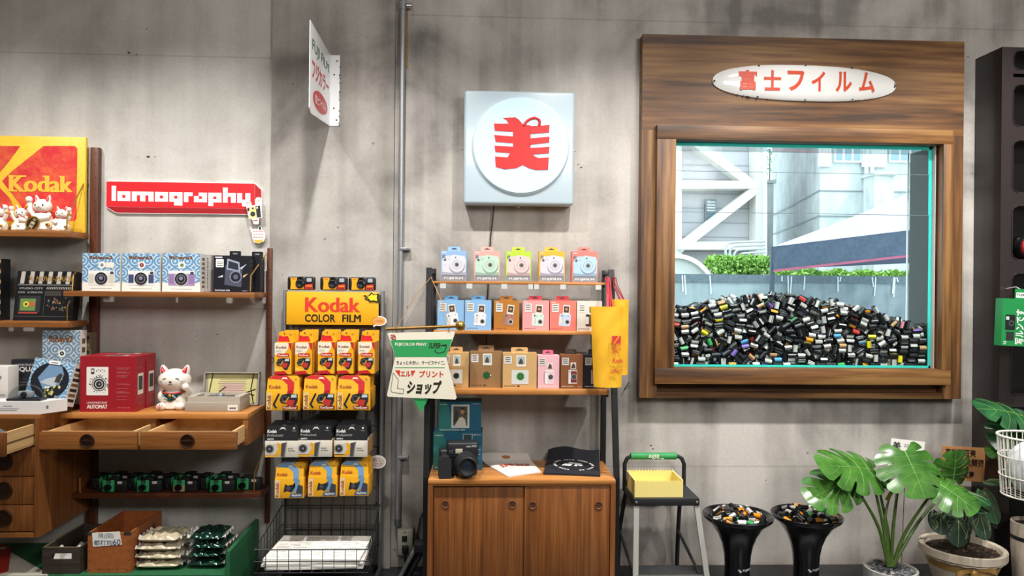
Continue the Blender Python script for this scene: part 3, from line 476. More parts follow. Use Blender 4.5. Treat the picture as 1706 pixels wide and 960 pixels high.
# ------------------------------------------------------------------ film cartridges: resting places (offset and axis of each, from a settling run)
CAN = {
'p1': [563,-82,112,30,0,593,-82,15,30,36,565,-82,138,30,0,602,-82,40,30,36,613,-82,66,30,36,565,-82,163,30,0,579,-82,189,30,0,560,-82,86,30,0,131,-82,40,30,0,335,-82,135,26,0,508,-82,234,16,0,445,-82,128,19,0,350,-82,256,22,36,223,-82,15,30,36,400,-82,90,28,0,97,-82,77,24,36,278,-82,66,30,36,306,-82,313,17,0,10,-82,36,30,36,231,-82,116,30,0,499,-82,146,26,0,291,-82,248,23,36,292,-82,275,23,36,334,-82,299,14,0,410,-82,308,11,36,-359,-82,15,30,36,507,-82,64,30,0,148,-82,113,27,0,219,-82,142,28,0,201,-82,168,29,0,79,-82,210,25,0,-145,-82,195,15,0,235,-82,289,28,36,368,-82,277,23,36,17,-82,328,20,36,113,-82,15,30,0,-233,-82,15,30,0,171,-82,56,16,36,228,-82,90,30,0,45,-82,82,11,36,328,-82,85,19,0,-6,-82,217,24,0,521,-82,191,19,36,19,-82,297,20,36,77,-82,302,22,36,10,-82,361,20,36,-258,-82,54,17,36,373,-82,62,26,36,-141,-82,67,29,36,-111,-82,122,20,36,-60,-82,147,22,36,282,-82,224,23,36,629,-82,169,29,0,-178,-82,170,19,36,66,-82,170,27,36,640,-72,194,28,71,57,-82,231,24,0,167,-82,280,26,0,-2,-82,280,20,36,35,-82,251,24,0,135,-82,326,26,0,-211,-82,324,22,0,657,-82,37,30,0,52,-82,146,27,36,-53,-82,190,29,0,-383,-82,207,21,36,443,-82,255,10,36,95,-82,336,8,0,-194,-82,63,14,0,-389,-82,74,19,0,-112,-82,91,24,36,-290,-82,108,26,0,269,-82,167,29,36,102,-82,135,30,0,393,-82,218,28,0,-118,-82,156,26,36,-191,-82,255,12,36,465,-82,268,11,36,131,-82,300,26,0,-202,-82,294,26,0,-79,-82,341,8,0,-528,-82,15,30,36,-4,-82,178,6,36,-421,-82,182,20,0,-212,-82,239,12,36,-305,-82,244,29,36,-456,-82,297,27,0,-267,-82,294,21,0,413,-82,52,0,16,-347,-82,75,13,0,-61,-82,104,28,0,-614,-82,96,27,0,95,-77,109,29,69,614,-80,91,30,37,615,-82,117,30,36,323,-82,158,26,0,-256,-82,183,27,36,301,-82,190,24,36,-489,-82,198,20,36,-488,-82,229,23,36,229,-82,220,28,36,402,-82,244,28,0,-560,-81,219,19,0,-369,-81,231,22,36,-318,-82,218,28,36,126,-82,201,4,36,341,-82,232,22,36,-316,-82,273,28,0,-139,-82,292,26,36,222,-75,333,28,32,-45,-82,349,9,0,54,-82,352,14,0,-610,-82,64,29,36,-417,-82,27,1,35,-450,-82,128,8,36,-152,-82,105,1,0,665,-82,82,30,0,-203,-82,141,11,0,-412,-82,141,23,36,-329,-82,156,28,36,-511,-82,293,18,0,562,-80,229,5,67,-111,-82,260,26,36,-120,-82,326,4,0,-291,-82,357,6,36,-246,-82,342,8,0,-552,-82,77,25,36,317,-82,29,4,0,358,-82,39,26,36,-522,-82,40,30,36,-446,-82,64,29,0,-480,-82,132,8,36,-353,-82,110,17,0,-563,-82,108,28,36,-668,-82,156,9,36,-630,-82,136,9,36,-509,-82,180,20,36,204,-82,194,29,0,-558,-82,190,19,0,-332,-82,192,26,36,333,-82,208,22,36,-603,-82,237,27,0,-432,-82,248,27,0,-612,-82,269,29,0,-562,-82,279,26,0,-483,-82,266,12,36,131,-82,253,3,36,-438,-82,274,27,0,67,-82,279,22,36,-51,-82,309,21,36,407,-82,15,30,36,-327,-82,39,17,36,-168,-82,32,26,36,164,-82,15,30,0,-8,-82,137,29,36,41,-82,122,27,36,-611,-82,183,28,0,20,-82,186,6,36,446,-82,214,25,36,-655,-82,244,27,36,588,-82,229,4,0,-555,-82,254,26,0,-384,-82,266,25,0,-466,-75,321,26,71,-306,-82,318,7,36,-418,-80,336,25,71,513,-82,27,0,48,-311,-82,59,17,36,501,-82,90,30,0,10,-82,62,30,36,188,-82,95,4,0,-558,-82,133,28,36,394,-76,164,30,69,-225,-82,154,11,0,160,-82,185,4,0,-434,-82,222,27,0,169,-82,255,26,0,-231,-72,226,12,36,-72,-82,220,20,0,-356,-82,323,29,0,-627,-82,27,0,62,-78,-82,53,0,66,452,-82,65,29,36,-415,-82,102,7,0,154,-82,139,27,0,-663,-82,220,27,36,-29,-82,248,18,0,-390,-82,291,25,0,61,-82,23,23,36,211,-82,52,0,35,451,-82,40,29,36,375,-82,125,2,35,665,-82,107,30,0,-290,-75,134,23,68,615,-82,142,30,36,-612,-82,209,28,0,117,-82,162,29,0,-151,-80,255,4,67,-340,-82,296,26,0,-566,-82,29,5,0,271,-82,103,0,71,273,-80,141,29,35,-372,-82,143,5,0,-407,-82,313,25,0,-159,-73,327,19,41,-21,-82,100,1,0,-663,-71,269,29,34,-268,-82,211,26,36,-629,-73,292,28,39,169,-82,345,4,36,-677,-82,77,0,55,-90,-82,282,26,36,-88,-63,364,12,4,-665,-82,40,30,36,-287,-82,29,13,0,-116,-82,40,30,36,-665,-82,115,30,36,-40,-82,63,30,36,-655,-67,182,13,39,479,-82,187,4,0,-118,-82,15,30,36,451,-82,90,29,36,180,-82,309,26,0,-237,-73,112,24,31,-665,-82,15,30,0,665,-82,144,30,36,-215,-67,361,10,29,-507,-72,115,22,42,-488,-82,89,30,0,545,-82,48,0,35,-575,-72,301,29,41,260,-68,190,17,58,-38,-58,379,30,34,354,-74,15,30,40,-389,-71,172,13,11,244,-68,309,30,34,-69,-82,15,30,36,-543,-69,158,13,62,191,-70,219,13,55,441,-67,156,23,68,-282,-71,86,24,5,-214,-70,80,29,43,403,-73,195,24,6,-43,-74,167,28,31,-19,-70,15,30,0,457,-74,15,30,36,-248,-61,147,16,44,-436,-70,199,24,4,-41,-71,40,30,1,247,-71,262,22,7,442,-70,189,18,10,90,-69,190,29,70,-589,-68,154,27,45,-471,-69,165,28,63,300,-72,95,16,64,90,-71,55,29,7,-186,-70,124,15,67,-109,-68,177,22,42,-178,-40,363,28,70,-166,-61,105,18,6,-145,-62,218,30,4,-330,-60,349,29,55,535,-71,227,15,9,-454,-68,37,30,10,514,-73,125,22,6,-529,-62,304,11,66,-482,-68,50,19,50,-293,-70,190,13,16,133,-70,67,13,59,-58,-67,253,29,7],
'a1': [-27,-128,58,30,70,-74,-102,48,21,32,39,-68,58,29,38,82,-19,59,27,38,-89,25,62,15,68,30,-116,35,30,39,-107,-27,43,27,65,92,-79,50,7,7,-73,-73,56,25,70,70,29,60,24,21,62,-90,40,23,61,-6,-68,65,29,13,-52,6,58,29,43,-42,52,68,18,54],
'b1': [8,-105,58,29,38,-49,-52,57,21,23,7,53,76,27,38,-114,-48,42,24,25,115,62,57,29,60,73,-110,60,28,43,-111,-6,59,23,57,13,-27,62,30,55,-8,-120,36,28,71,-83,2,65,30,21,112,-1,49,29,69,-37,-76,27,16,62,45,-111,35,29,4,54,-34,61,28,52,-56,106,60,21,60,-80,-55,52,26,51],
'p2': [665,-70,60,30,0,-183,-66,15,30,40,645,-70,15,30,36,-87,-67,304,23,38,17,-69,84,24,44,662,-52,209,21,40,-128,-34,380,22,12,-361,-66,40,30,45,291,-68,15,30,45,-185,-62,194,14,39,296,-68,40,30,45,-256,-67,254,24,13,474,-69,116,29,18,-677,-34,170,17,18,-677,-31,273,17,54,-106,-69,204,29,19,33,-63,15,30,39,370,-62,193,15,3,-341,-64,176,27,37,341,-64,117,30,68,-515,-67,159,20,18,-350,-69,250,29,55,-302,69,365,22,26,-396,-65,27,0,64,-435,-64,15,30,10,556,-57,15,30,36,-232,-67,271,29,11,-476,12,336,22,71,-219,-59,56,23,39,-146,-67,350,24,50,-608,-64,135,13,33,-495,-58,245,26,36,368,-70,300,29,65,-513,-62,56,10,54,-61,-61,118,19,42,110,-67,236,25,51,-576,3,308,29,65,-589,-58,32,18,54,-16,-65,234,22,70,565,-30,247,10,11,-456,-59,87,28,62,-134,-61,146,27,2,-677,82,27,0,22,-60,-63,86,29,34,-526,-69,95,29,54,-124,-67,240,24,15,280,-48,316,25,36,-86,-34,372,28,35,47,-63,191,13,46,72,-61,33,19,38,-662,-62,77,27,30,154,-63,95,25,30,513,-63,168,21,42,-88,-58,243,17,9,-171,-63,256,11,52,512,-51,255,23,50,-608,-65,15,30,24,-161,-61,48,23,39,397,-63,115,29,67,231,-60,233,20,39,-340,10,345,13,23,242,-46,30,20,60,-287,-64,320,30,66,-447,-14,335,27,37,-552,-59,66,30,2,417,-62,262,20,44,-498,-59,219,26,37,215,-62,275,19,7,-600,56,307,25,29,111,-58,260,25,49,-272,-43,365,22,64,-30,-47,282,6,41,-225,-58,183,20,66,175,-59,239,24,4,-231,-52,89,29,43,-265,-61,279,19,1,-37,-64,323,28,30,77,-55,334,22,50,-499,-57,15,30,34,564,-59,58,28,35,-662,-56,139,24,2,-55,-58,198,23,70,338,-57,66,30,1,506,-57,15,30,36,390,-60,140,29,68,405,-47,306,20,13,-104,-61,72,14,18,229,-61,75,23,32,-677,38,117,8,18,494,-54,233,18,48,7,-58,348,23,37,-677,25,227,22,54,25,-59,369,22,36,269,77,342,11,68,-282,-56,344,27,35,-268,-61,29,5,14,-664,-58,51,30,71,-182,-56,326,13,19,-376,-49,331,18,53,-665,-15,95,30,0,505,-56,40,30,35,-383,-56,91,23,45,664,-57,175,29,0,-659,-42,188,20,38,-218,-59,303,23,70,-459,-32,15,30,53,-59,-50,275,19,58,285,-49,56,20,1,-357,-60,146,16,27,-639,-40,288,30,36,31,-56,254,21,71,-364,81,350,6,0,452,-57,135,20,0,-674,14,268,16,56,-525,82,319,22,0,-411,-53,337,11,42,-218,-14,364,16,51,-404,-56,119,29,71,63,-50,98,21,16,10,-57,149,29,0,243,-46,252,24,35,-607,-58,74,26,71,101,-60,89,29,70,-507,-56,136,29,0,455,-49,174,26,69,-307,-55,15,30,35,270,-53,15,30,45,392,-57,88,29,0,-295,-56,103,19,0,-374,-55,232,22,35,142,-28,334,19,1,-175,15,370,22,3,-632,-56,108,4,35,-505,-57,285,4,6,-220,-56,27,22,43,665,-60,132,30,0,14,-55,317,25,39,-391,-57,65,30,33,-665,60,78,30,0,-665,-27,118,30,0,494,-46,164,11,13,-69,-37,166,25,42,-170,-37,193,19,66,-8,-60,105,23,67,395,-52,173,28,69,114,-58,287,29,71,-503,44,317,21,18,563,-44,37,30,36,45,-57,119,25,0,-605,-49,174,28,0,-272,-56,179,15,1,-130,-57,14,30,1,-677,66,116,8,18,-106,-51,124,27,4,178,-38,223,26,37,-274,-53,239,14,17,-136,-7,369,23,36,-665,-57,15,30,0,-252,-41,66,30,2,-367,-41,111,24,57,-299,-30,121,28,9,77,-39,251,29,66,-273,-51,302,20,3,-664,0,64,29,0,127,-41,38,29,35,219,-61,156,29,0,161,-60,152,27,0,49,-52,333,17,22,-656,-47,101,10,48,136,-52,201,20,61,473,-58,219,15,44,447,-57,279,17,41,402,-57,28,2,45,562,-57,109,28,36,-332,-50,151,17,27,-137,-55,280,26,38,-482,3,304,13,52,-450,-51,327,16,70,148,68,352,27,56,-210,-51,164,16,70,-662,-19,204,23,36,-662,-16,231,24,34,-613,-36,247,26,0,-123,-57,318,9,0,174,-56,335,27,34,-665,57,52,30,0,-665,56,204,30,0,128,-57,173,27,0,331,-52,167,28,40,-553,-58,244,27,0,591,-57,213,29,35,-605,-61,223,28,0,-222,-53,329,26,3,-83,70,386,25,37,-551,-57,40,30,0,-592,-48,101,29,3,-11,-45,126,29,1,224,-60,130,29,0,273,-39,199,17,33,-532,4,295,14,52,-311,-48,254,27,38,-320,-57,281,27,37,-416,75,332,7,12,-84,-11,359,29,35,-46,-23,371,10,53,-426,-22,30,7,4,-664,10,88,29,0,-549,-35,151,28,36,-503,-54,194,26,37,-662,73,229,30,40,-662,43,271,29,29,-445,-43,230,21,32,195,-34,73,13,22,279,-57,128,30,71,171,-59,127,27,0,-663,8,183,27,1,-160,-42,320,10,15,-664,-39,34,29,0,-551,-57,15,30,36,451,-44,104,27,13,-665,-1,118,30,0,-455,-57,113,28,0,-611,-60,196,28,0,-662,-40,219,21,34,-329,-60,206,28,36,-657,-57,238,21,35,-230,-46,352,26,4,-267,-5,360,20,35,-69,30,377,24,1,203,-56,40,30,36,-664,-27,144,30,0,565,-57,163,30,36,-402,-49,169,26,41,-663,6,209,27,71,578,21,245,6,51,-312,-59,231,29,36,-367,-57,303,27,37,0,-37,334,26,39,-339,-55,324,27,34,-611,-51,47,23,3,-174,-18,82,22,38,-664,51,152,29,71,-663,25,163,29,34,-450,-29,209,28,41,-165,-15,214,25,1,42,-56,231,21,71,-595,-40,287,17,60,-494,-51,83,15,24,342,-57,91,29,0,-662,49,179,28,66,-554,-34,178,28,36,-70,-55,220,23,71,290,-60,235,23,36,530,-59,199,25,34,-664,-21,15,30,35,-79,-57,15,30,0,203,-57,15,30,36,-305,-56,66,30,0,-663,-35,62,28,71,299,-28,40,29,70,-558,-60,120,28,36,-148,-47,88,20,25,-62,-30,137,24,34,10,-57,175,29,0,-81,-33,232,24,0,77,-59,220,21,70,-235,-28,233,22,33,12,-56,273,21,71,-340,82,342,6,1,-664,4,15,30,35,163,-57,28,1,66,-176,-42,37,23,39,512,-46,115,29,36,-456,-57,139,28,0,616,-60,156,29,0,-507,-34,226,29,36,451,-41,230,6,56,308,-49,281,24,35,438,-33,283,4,46,-191,-53,274,7,2,-106,12,376,18,59,-664,9,40,30,71,-665,82,64,30,0,5,-49,69,22,44,-664,82,91,30,0,-112,-37,103,28,36,565,-57,135,28,36,-554,-57,189,28,36,216,-59,181,29,71,-142,-45,165,26,44,125,-31,232,10,25,246,-28,270,29,68,-433,-56,276,25,36,-358,-57,15,30,36,-422,-40,87,25,55,-338,-52,105,14,67,-499,-36,121,27,1,-660,9,142,26,66,316,-28,166,11,33,228,-43,202,18,43,-221,-33,191,17,40,-477,-44,301,24,19,4,-45,295,30,10,61,-58,292,24,35,-75,-43,312,20,39,-80,-32,342,26,38,-667,49,26,30,12,292,-47,105,30,0,-551,-44,89,25,53,-626,-30,81,1,38,-450,-45,163,25,60,276,-55,154,30,69,173,-41,197,25,40,355,-36,190,28,45,-330,-27,263,28,38,-569,-58,269,28,71,330,-49,304,28,8,-420,-54,299,24,38,387,-44,66,29,0,-664,82,205,27,36,-265,-34,134,26,17,631,-33,200,28,16,-663,68,255,22,25,-609,-7,291,23,41,157,-30,59,28,33,235,-30,50,21,56,-663,-16,45,27,71,-355,-42,66,30,25,511,-57,92,29,36,42,-38,84,5,26,-406,-57,145,29,71,-498,-34,149,30,0,-610,-8,192,27,0,-662,31,200,21,0,-307,-43,160,29,20,459,-30,192,29,38,299,-60,259,23,36,-564,-36,257,26,0,-439,-56,251,25,36,-444,-57,63,28,0,564,-56,83,28,36,615,-57,65,30,0,-560,-5,82,22,33,154,-51,72,26,32,-293,-23,95,26,34,-557,-35,126,28,36,397,-36,146,29,33,-662,-9,163,23,68,-80,-13,169,23,3,51,-45,144,20,64,111,-57,141,26,0,-384,-56,208,22,36,-249,-36,156,16,44,279,-60,212,23,36,404,-58,229,28,36,-505,-29,201,30,36,-289,-38,143,23,16,-620,-52,266,29,70,341,-39,256,16,59,-560,-35,232,26,0,-511,-33,252,29,36,-211,-55,241,23,33,-521,-37,290,1,8,167,-44,289,21,60,-508,4,303,13,51,-541,26,308,30,1,-258,-40,15,30,68,-193,-22,29,13,19,-109,-55,40,30,1,438,-56,64,29,0,-504,-31,59,23,28,181,-48,91,28,30,-417,-26,172,14,9,-450,-48,190,29,3,-201,-54,138,16,70,85,-34,190,16,44,258,-48,295,26,33,141,-54,315,18,38,306,-6,309,17,48,-144,-24,351,29,67,-46,-56,353,30,36,449,-45,15,30,0,-164,-44,67,21,40,363,-57,41,30,0,-28,-28,65,28,62,-120,-32,135,28,4,317,-46,200,24,15,-376,-24,241,29,36,89,-16,261,13,45,-472,-36,273,25,37,191,-36,297,29,61,334,-10,302,16,47,611,-27,15,30,5,-308,-56,40,30,0,-258,-33,40,30,34,124,-57,15,30,0,-390,-40,36,20,71,275,-41,78,24,5,348,-31,50,17,36,509,-4,89,30,37,664,-35,126,29,36,-668,80,167,4,7,665,-31,152,30,0,-613,-36,148,27,71,97,-32,82,13,25,345,-28,139,21,4,-41,-56,147,29,71,539,-33,191,17,6,575,-5,241,25,71,408,-34,238,11,46,390,-49,268,20,5,159,-37,254,25,1,-379,-56,271,27,1,-195,-27,284,25,3,-16,-30,297,6,46,-541,54,309,28,2,229,-26,318,24,14,-396,42,331,18,47,-241,-27,337,17,7,-191,54,369,24,70,342,-52,15,30,40,451,-32,37,30,36,-382,-14,42,25,36,-663,33,70,17,1,-396,-32,84,3,49,-245,-41,110,25,69,77,-48,56,17,44,409,-41,109,22,67,512,-20,110,27,36,623,-24,168,23,50,-181,-42,123,15,69,330,-57,142,29,37,663,18,196,28,2,-543,-44,211,22,54,-157,-24,157,26,45,-1,-55,200,29,1,-120,-45,183,24,42,-68,-21,205,18,1,-10,-20,260,27,70,258,-11,286,21,36,-316,-35,294,22,39,101,-29,313,21,29,-548,-12,15,30,0,261,-26,27,0,31,-41,-32,15,30,54,-624,-14,40,27,55,-592,-23,68,14,66,-576,-14,47,13,5,-447,-28,51,10,71,59,-34,30,7,43,564,-30,60,29,36,-16,-23,103,4,17,-392,-34,132,26,70,441,-14,93,21,41,-549,-12,163,28,36,-373,-1,176,30,32,-228,29,162,20,62,592,-35,201,30,71,172,-15,212,27,37,520,-22,204,16,5,-472,-6,235,14,20,163,-60,266,27,0,346,-56,238,23,0,-574,-18,282,8,49,-227,-25,257,22,38,-136,-34,231,27,42,-103,-42,265,24,56,-419,-30,309,22,38,64,-33,285,19,0,-211,34,350,28,0,-103,53,370,26,37,80,-30,352,25,47,103,-31,15,30,0,311,-9,15,30,40,-614,-23,15,30,0,-308,-8,15,30,42,-346,-8,31,19,56,-397,20,26,20,54,-181,-26,58,22,41,333,-28,15,30,40,614,-32,40,30,71,-56,-57,61,30,0,463,-21,62,27,37,-115,-24,81,29,38,350,-13,118,29,71,565,-35,150,29,36,565,8,164,27,26,515,-21,160,29,70,77,-19,129,24,34,-285,-1,153,9,44,87,-41,158,14,56,270,-13,186,27,33,586,-57,188,29,36,-606,-34,196,26,0,-453,-21,183,21,34,-392,-37,192,27,40,293,-34,232,29,36,-269,-24,190,25,33,-120,-29,203,27,39,-30,-37,242,25,69,-339,-31,226,3,10,540,-46,218,26,33,-612,48,285,23,32,-173,-15,265,26,1,-142,-31,301,17,0,-319,-22,317,24,38,103,-59,327,8,0,162,-12,318,19,5,208,-17,304,11,31,-294,-34,332,21,32,179,-32,328,14,6,-308,42,343,22,55,7,-36,361,23,37,8,1,371,27,45,-615,43,28,2,39,214,14,63,29,34,427,-31,74,14,57,665,-57,37,30,0,-341,-14,73,15,35,12,-31,88,18,57,-481,-24,71,19,32,-446,9,72,23,1,-393,-5,78,28,34,-316,-32,76,22,40,-68,-7,59,27,42,-1,5,111,29,36,-468,8,92,22,10,240,-56,104,28,33,377,-28,90,15,42,-612,-31,122,27,67,-384,-6,103,28,38,192,-39,112,26,33,411,-22,127,28,71,462,-31,133,28,36,514,-35,138,29,70,103,-51,114,27,68,227,-38,145,29,0,-203,-28,142,19,70,269,-30,166,25,35,579,-34,175,29,36,-610,-23,171,27,0,-343,30,185,20,11,-180,17,190,7,56,175,-33,169,26,44,407,-37,195,29,71,-654,15,245,22,54,-559,-11,191,29,0,162,11,208,2,55,-14,-42,220,25,69,-252,-42,212,27,21,-45,25,178,13,31,-70,-13,251,26,41,297,-34,257,29,36,368,-39,287,23,65,-197,-35,225,8,6,-499,-12,275,21,36,316,-24,286,26,34,-153,-40,264,24,36,-399,-19,332,15,44,-210,-34,307,26,70,-93,-44,293,20,36,-224,1,313,16,48,-116,-6,323,16,43,123,56,335,25,35,244,59,326,27,68,-5,-8,316,25,36,216,9,330,16,50,-262,18,347,28,37,-96,40,345,27,36,14,55,364,22,2,-386,-7,15,30,5,-219,-25,28,2,8,-179,-2,15,30,70,272,-18,65,29,37,-496,-35,27,28,35,-311,20,15,30,6,-137,-17,51,10,20,-59,-43,39,29,1,370,-1,38,29,39,513,-57,66,29,36,17,-58,45,26,71,268,56,40,30,39,328,-17,85,18,46,385,-34,30,10,14,-553,-36,55,28,37,-250,32,72,28,36,252,57,78,0,13,-550,-16,108,29,36,-511,11,69,28,44,70,-26,67,8,51,387,-2,97,26,67,561,-30,92,24,36,-551,7,120,29,36,-448,-24,95,18,54,-225,-20,99,21,3,-192,18,106,28,40,-126,31,128,26,69,-57,-17,94,23,0,-559,58,129,24,37,-432,-23,120,17,43,-382,-16,153,28,36,-340,-28,116,14,47,-246,-15,117,21,68,293,-32,126,29,71,521,6,113,29,0,-547,12,145,30,36,-252,55,147,16,38,-48,18,139,12,33,-422,-6,156,10,20,71,-21,166,22,49,140,-34,122,18,35,461,13,138,25,39,-133,-19,182,29,42,110,-24,161,19,19,522,-6,179,30,35,573,-10,186,27,71,-251,-3,163,29,45,-204,-10,162,19,71,-609,-35,221,26,0,-561,10,206,28,0,-223,8,232,29,5,-76,31,233,15,0,58,-4,216,23,2,109,3,269,27,25,405,-16,272,25,4,-427,-30,245,12,37,-220,3,257,30,39,307,-9,266,27,35,-207,-4,281,30,3,162,-12,265,30,39,429,27,279,22,34,414,-1,300,24,69,-421,6,275,18,47,-39,-16,284,19,9,131,-19,290,23,19,-185,-12,313,26,70,-433,11,308,18,70,-452,23,323,20,1,61,-1,312,19,26,146,13,339,24,14,-435,53,329,22,69,-297,82,343,24,0,-129,10,345,27,38,-81,25,321,21,42,-612,18,15,30,71,-650,82,27,0,26,-356,-31,15,30,36,-296,-31,27,1,43,217,-20,15,30,42,194,0,29,5,14,100,-13,33,29,0,290,11,15,30,40,607,-57,27,0,35,-601,15,54,12,20,-256,-13,15,30,68,21,-41,25,24,0,146,14,64,26,17,265,33,68,19,39,309,-9,66,30,19,544,17,65,30,17,572,82,52,0,68,614,-31,66,30,0,658,-45,15,30,0,653,-35,50,10,54,-638,29,53,12,65,-561,13,15,30,36,-111,-38,60,29,38,37,-18,45,22,44,165,13,84,21,37,513,-35,53,28,36,-520,30,52,17,17,-437,31,53,17,0,55,11,58,23,34,108,12,79,29,0,513,-28,79,26,38,-613,-9,101,25,29,-549,30,71,25,26,-263,-16,65,30,2,-194,5,83,29,39,-11,35,101,21,40,102,1,102,26,29,475,-45,76,21,18,665,-56,81,30,36,-247,7,83,26,37,-160,-13,110,16,58,-73,16,105,30,0,-12,60,110,28,38,93,-4,58,18,55,239,-34,86,19,71,564,-35,122,28,36,613,-46,97,26,34,-568,39,113,23,38,-514,16,94,30,0,-448,-3,112,24,44,-297,7,94,25,36,-119,-11,102,29,1,277,-7,113,15,17,349,-40,113,20,68,614,-57,121,28,36,-602,-3,123,25,29,-499,-14,107,28,1,-321,38,158,19,52,-75,-24,114,26,22,21,-16,127,13,6,2,31,123,22,41,194,-13,134,28,35,275,34,163,28,36,417,-11,154,28,70,470,14,107,29,1,615,-36,145,29,36,616,31,154,27,71,-590,22,154,12,22,-452,9,135,21,57,-244,6,132,21,68,-181,-13,127,14,69,-174,17,130,30,65,-122,-6,127,30,3,-76,24,130,25,44,23,-30,156,21,69,50,4,151,24,52,130,-25,97,26,11,383,12,145,29,15,474,-21,156,21,50,612,14,173,25,1,662,-6,183,24,0,-613,19,190,27,71,-487,-11,161,30,0,-161,31,153,29,36,-19,-31,160,15,0,177,-36,143,28,0,291,8,166,23,35,406,-29,170,29,33,-377,9,150,30,0,-207,43,152,27,59,-88,6,183,28,5,-27,-7,167,17,0,136,-22,161,22,19,360,8,161,23,59,363,-42,215,28,12,469,-4,174,24,1,-498,33,156,28,1,-284,22,168,30,69,130,-10,195,29,6,160,-19,185,30,7,403,2,177,26,67,522,7,202,29,36,641,19,219,27,47,-625,4,215,29,54,-380,-29,216,29,37,-267,3,191,28,34,-213,-1,185,26,6,-42,-42,182,22,29,-37,-14,193,29,27,248,-9,222,24,13,541,38,240,28,39,598,-21,223,28,38,-565,12,231,28,0,-509,-1,212,30,36,-495,25,208,7,24,-409,59,197,28,5,-319,-41,187,29,36,-217,-12,209,29,0,-110,14,210,27,18,11,-26,211,20,71,49,-29,196,28,44,103,-36,211,16,19,241,-21,244,27,1,333,11,214,16,55,403,3,223,26,1,440,-18,233,6,56,-652,-24,265,11,15,-608,82,274,26,36,-564,-12,220,26,0,-511,-10,236,30,36,-407,21,224,24,1,-397,14,201,26,4,-295,-38,214,29,35,-187,28,230,8,65,-95,-6,230,13,33,-56,19,218,28,54,-16,26,227,24,4,64,-30,225,28,0,105,9,236,19,0,189,-18,238,29,35,204,-18,264,24,48,369,3,244,28,67,481,-27,252,16,41,643,62,221,27,39,-563,-9,246,26,1,-571,14,285,30,64,-449,-12,246,8,29,-386,4,250,26,2,492,1,256,20,68,-512,3,258,25,40,-382,-30,266,29,36,-327,0,252,19,38,-145,2,247,23,32,-22,6,269,30,35,219,5,283,21,36,378,-17,296,29,31,388,7,268,26,41,505,24,262,26,69,-575,82,302,27,0,-431,-33,286,22,37,-306,32,276,4,1,-280,-17,258,28,36,14,13,286,29,22,255,15,291,20,36,295,77,311,19,33,-160,15,280,24,67,380,67,300,27,50,-549,-26,287,18,49,-459,-10,297,9,0,86,36,297,29,64,266,-26,305,20,34,266,4,312,18,34,285,38,294,23,26,-311,27,322,23,46,-263,-35,284,22,1,-135,15,321,29,42,44,-27,305,23,65,94,33,332,21,70,-332,43,323,13,45,-267,-19,305,27,3,-269,42,338,28,37,-196,-18,343,17,4,-43,-26,327,13,58,-74,-5,333,29,39,174,49,329,22,2,-381,16,328,20,0,-283,-12,340,23,32,-98,82,366,25,36,-22,7,345,26,4,49,-17,329,27,69,82,14,344,16,1,120,82,336,17,36,-3,-15,348,26,39,-36,28,334,27,37,-243,58,359,28,71,-26,24,365,20,52,26,32,350,18,2,-42,53,367,20,9],
'a2': [-92,-7,50,18,63,-100,-57,29,12,37,-40,-30,57,25,6,10,89,65,26,23,31,57,60,28,41,-24,-51,50,26,45,-24,-117,35,30,70,-114,35,35,29,15,-83,50,64,18,69,20,-93,44,25,40,-7,-3,54,11,29,-15,46,60,27,14,18,-18,59,26,10,109,31,49,22,41,1,21,47,10,71,102,-57,29,11,67,-67,-82,33,26,0,43,36,49,20,43,43,107,50,21,50,101,-29,34,26,41,69,-49,38,29,59,37,9,39,30,4,-28,-50,24,24,35,-22,112,51,23,55,-66,27,46,25,12,13,126,48,9,11,17,-23,30,21,1,83,43,39,12,13,66,-61,14,30,61,26,-54,39,29,38,-50,-68,14,30,69,73,99,40,17,70,-94,-17,22,23,4,69,-7,39,29,40,-102,23,14,30,51,-33,25,23,22,42,76,73,34,20,43,-38,50,29,11,65,-71,-41,29,9,55,-42,83,46,20,30,109,14,28,14,60,69,-2,14,30,44,-27,-101,14,30,33,-62,100,32,27,41,26,49,35,28,46,10,69,28,13,40,-14,-78,26,0,36,13,93,37,24,35,-41,-15,36,30,37,103,56,29,10,6],
'b2': [24,21,63,21,6,111,-72,60,29,11,-22,-34,59,18,51,-45,66,66,29,42,-7,-51,47,22,49,-114,44,41,28,49,-68,-45,24,20,57,53,19,50,16,51,-59,32,51,8,53,-23,6,52,19,37,5,40,54,25,41,12,130,58,29,35,57,-55,37,29,2,60,46,61,30,66,-37,44,53,15,56,-76,-82,23,22,31,100,-67,37,29,11,123,-31,47,11,62,-93,-7,39,30,15,80,78,48,12,46,80,-28,26,18,9,-112,11,23,22,49,-37,-37,23,22,61,-57,-22,42,26,69,-61,91,39,21,60,23,-89,36,29,3,2,-68,27,17,4,108,51,35,29,60,41,-25,35,27,42,64,106,41,17,70,-42,1,35,20,33,7,76,64,29,4,77,15,37,30,12,-64,63,14,30,19,70,76,14,30,26,111,-1,21,23,15,20,-5,37,29,44,63,48,27,16,8,-81,67,35,14,63,91,15,14,30,49,-56,6,14,30,12,-27,-102,14,30,33,-83,12,14,30,12,-9,-31,14,30,20,31,-100,14,30,3,44,-70,14,30,39,93,-52,16,28,11,46,68,37,28,12,-19,26,20,25,27,-89,43,29,9,58,-98,-38,14,30,22,13,40,24,20,51,-11,86,42,26,5,1,63,39,30,42],
}
def spots(k):
    d = CAN[k]; o = []
    for i in range(0, len(d), 5):
        th, ph = R(d[i + 3] * 3), R(d[i + 4] * 5); o.append((Vector(d[i:i + 3]) / 1000, Vector((math.sin(th) * math.cos(ph), math.sin(th) * math.sin(ph), math.cos(th)))))
    return o
CAP = K('#121316', .3)
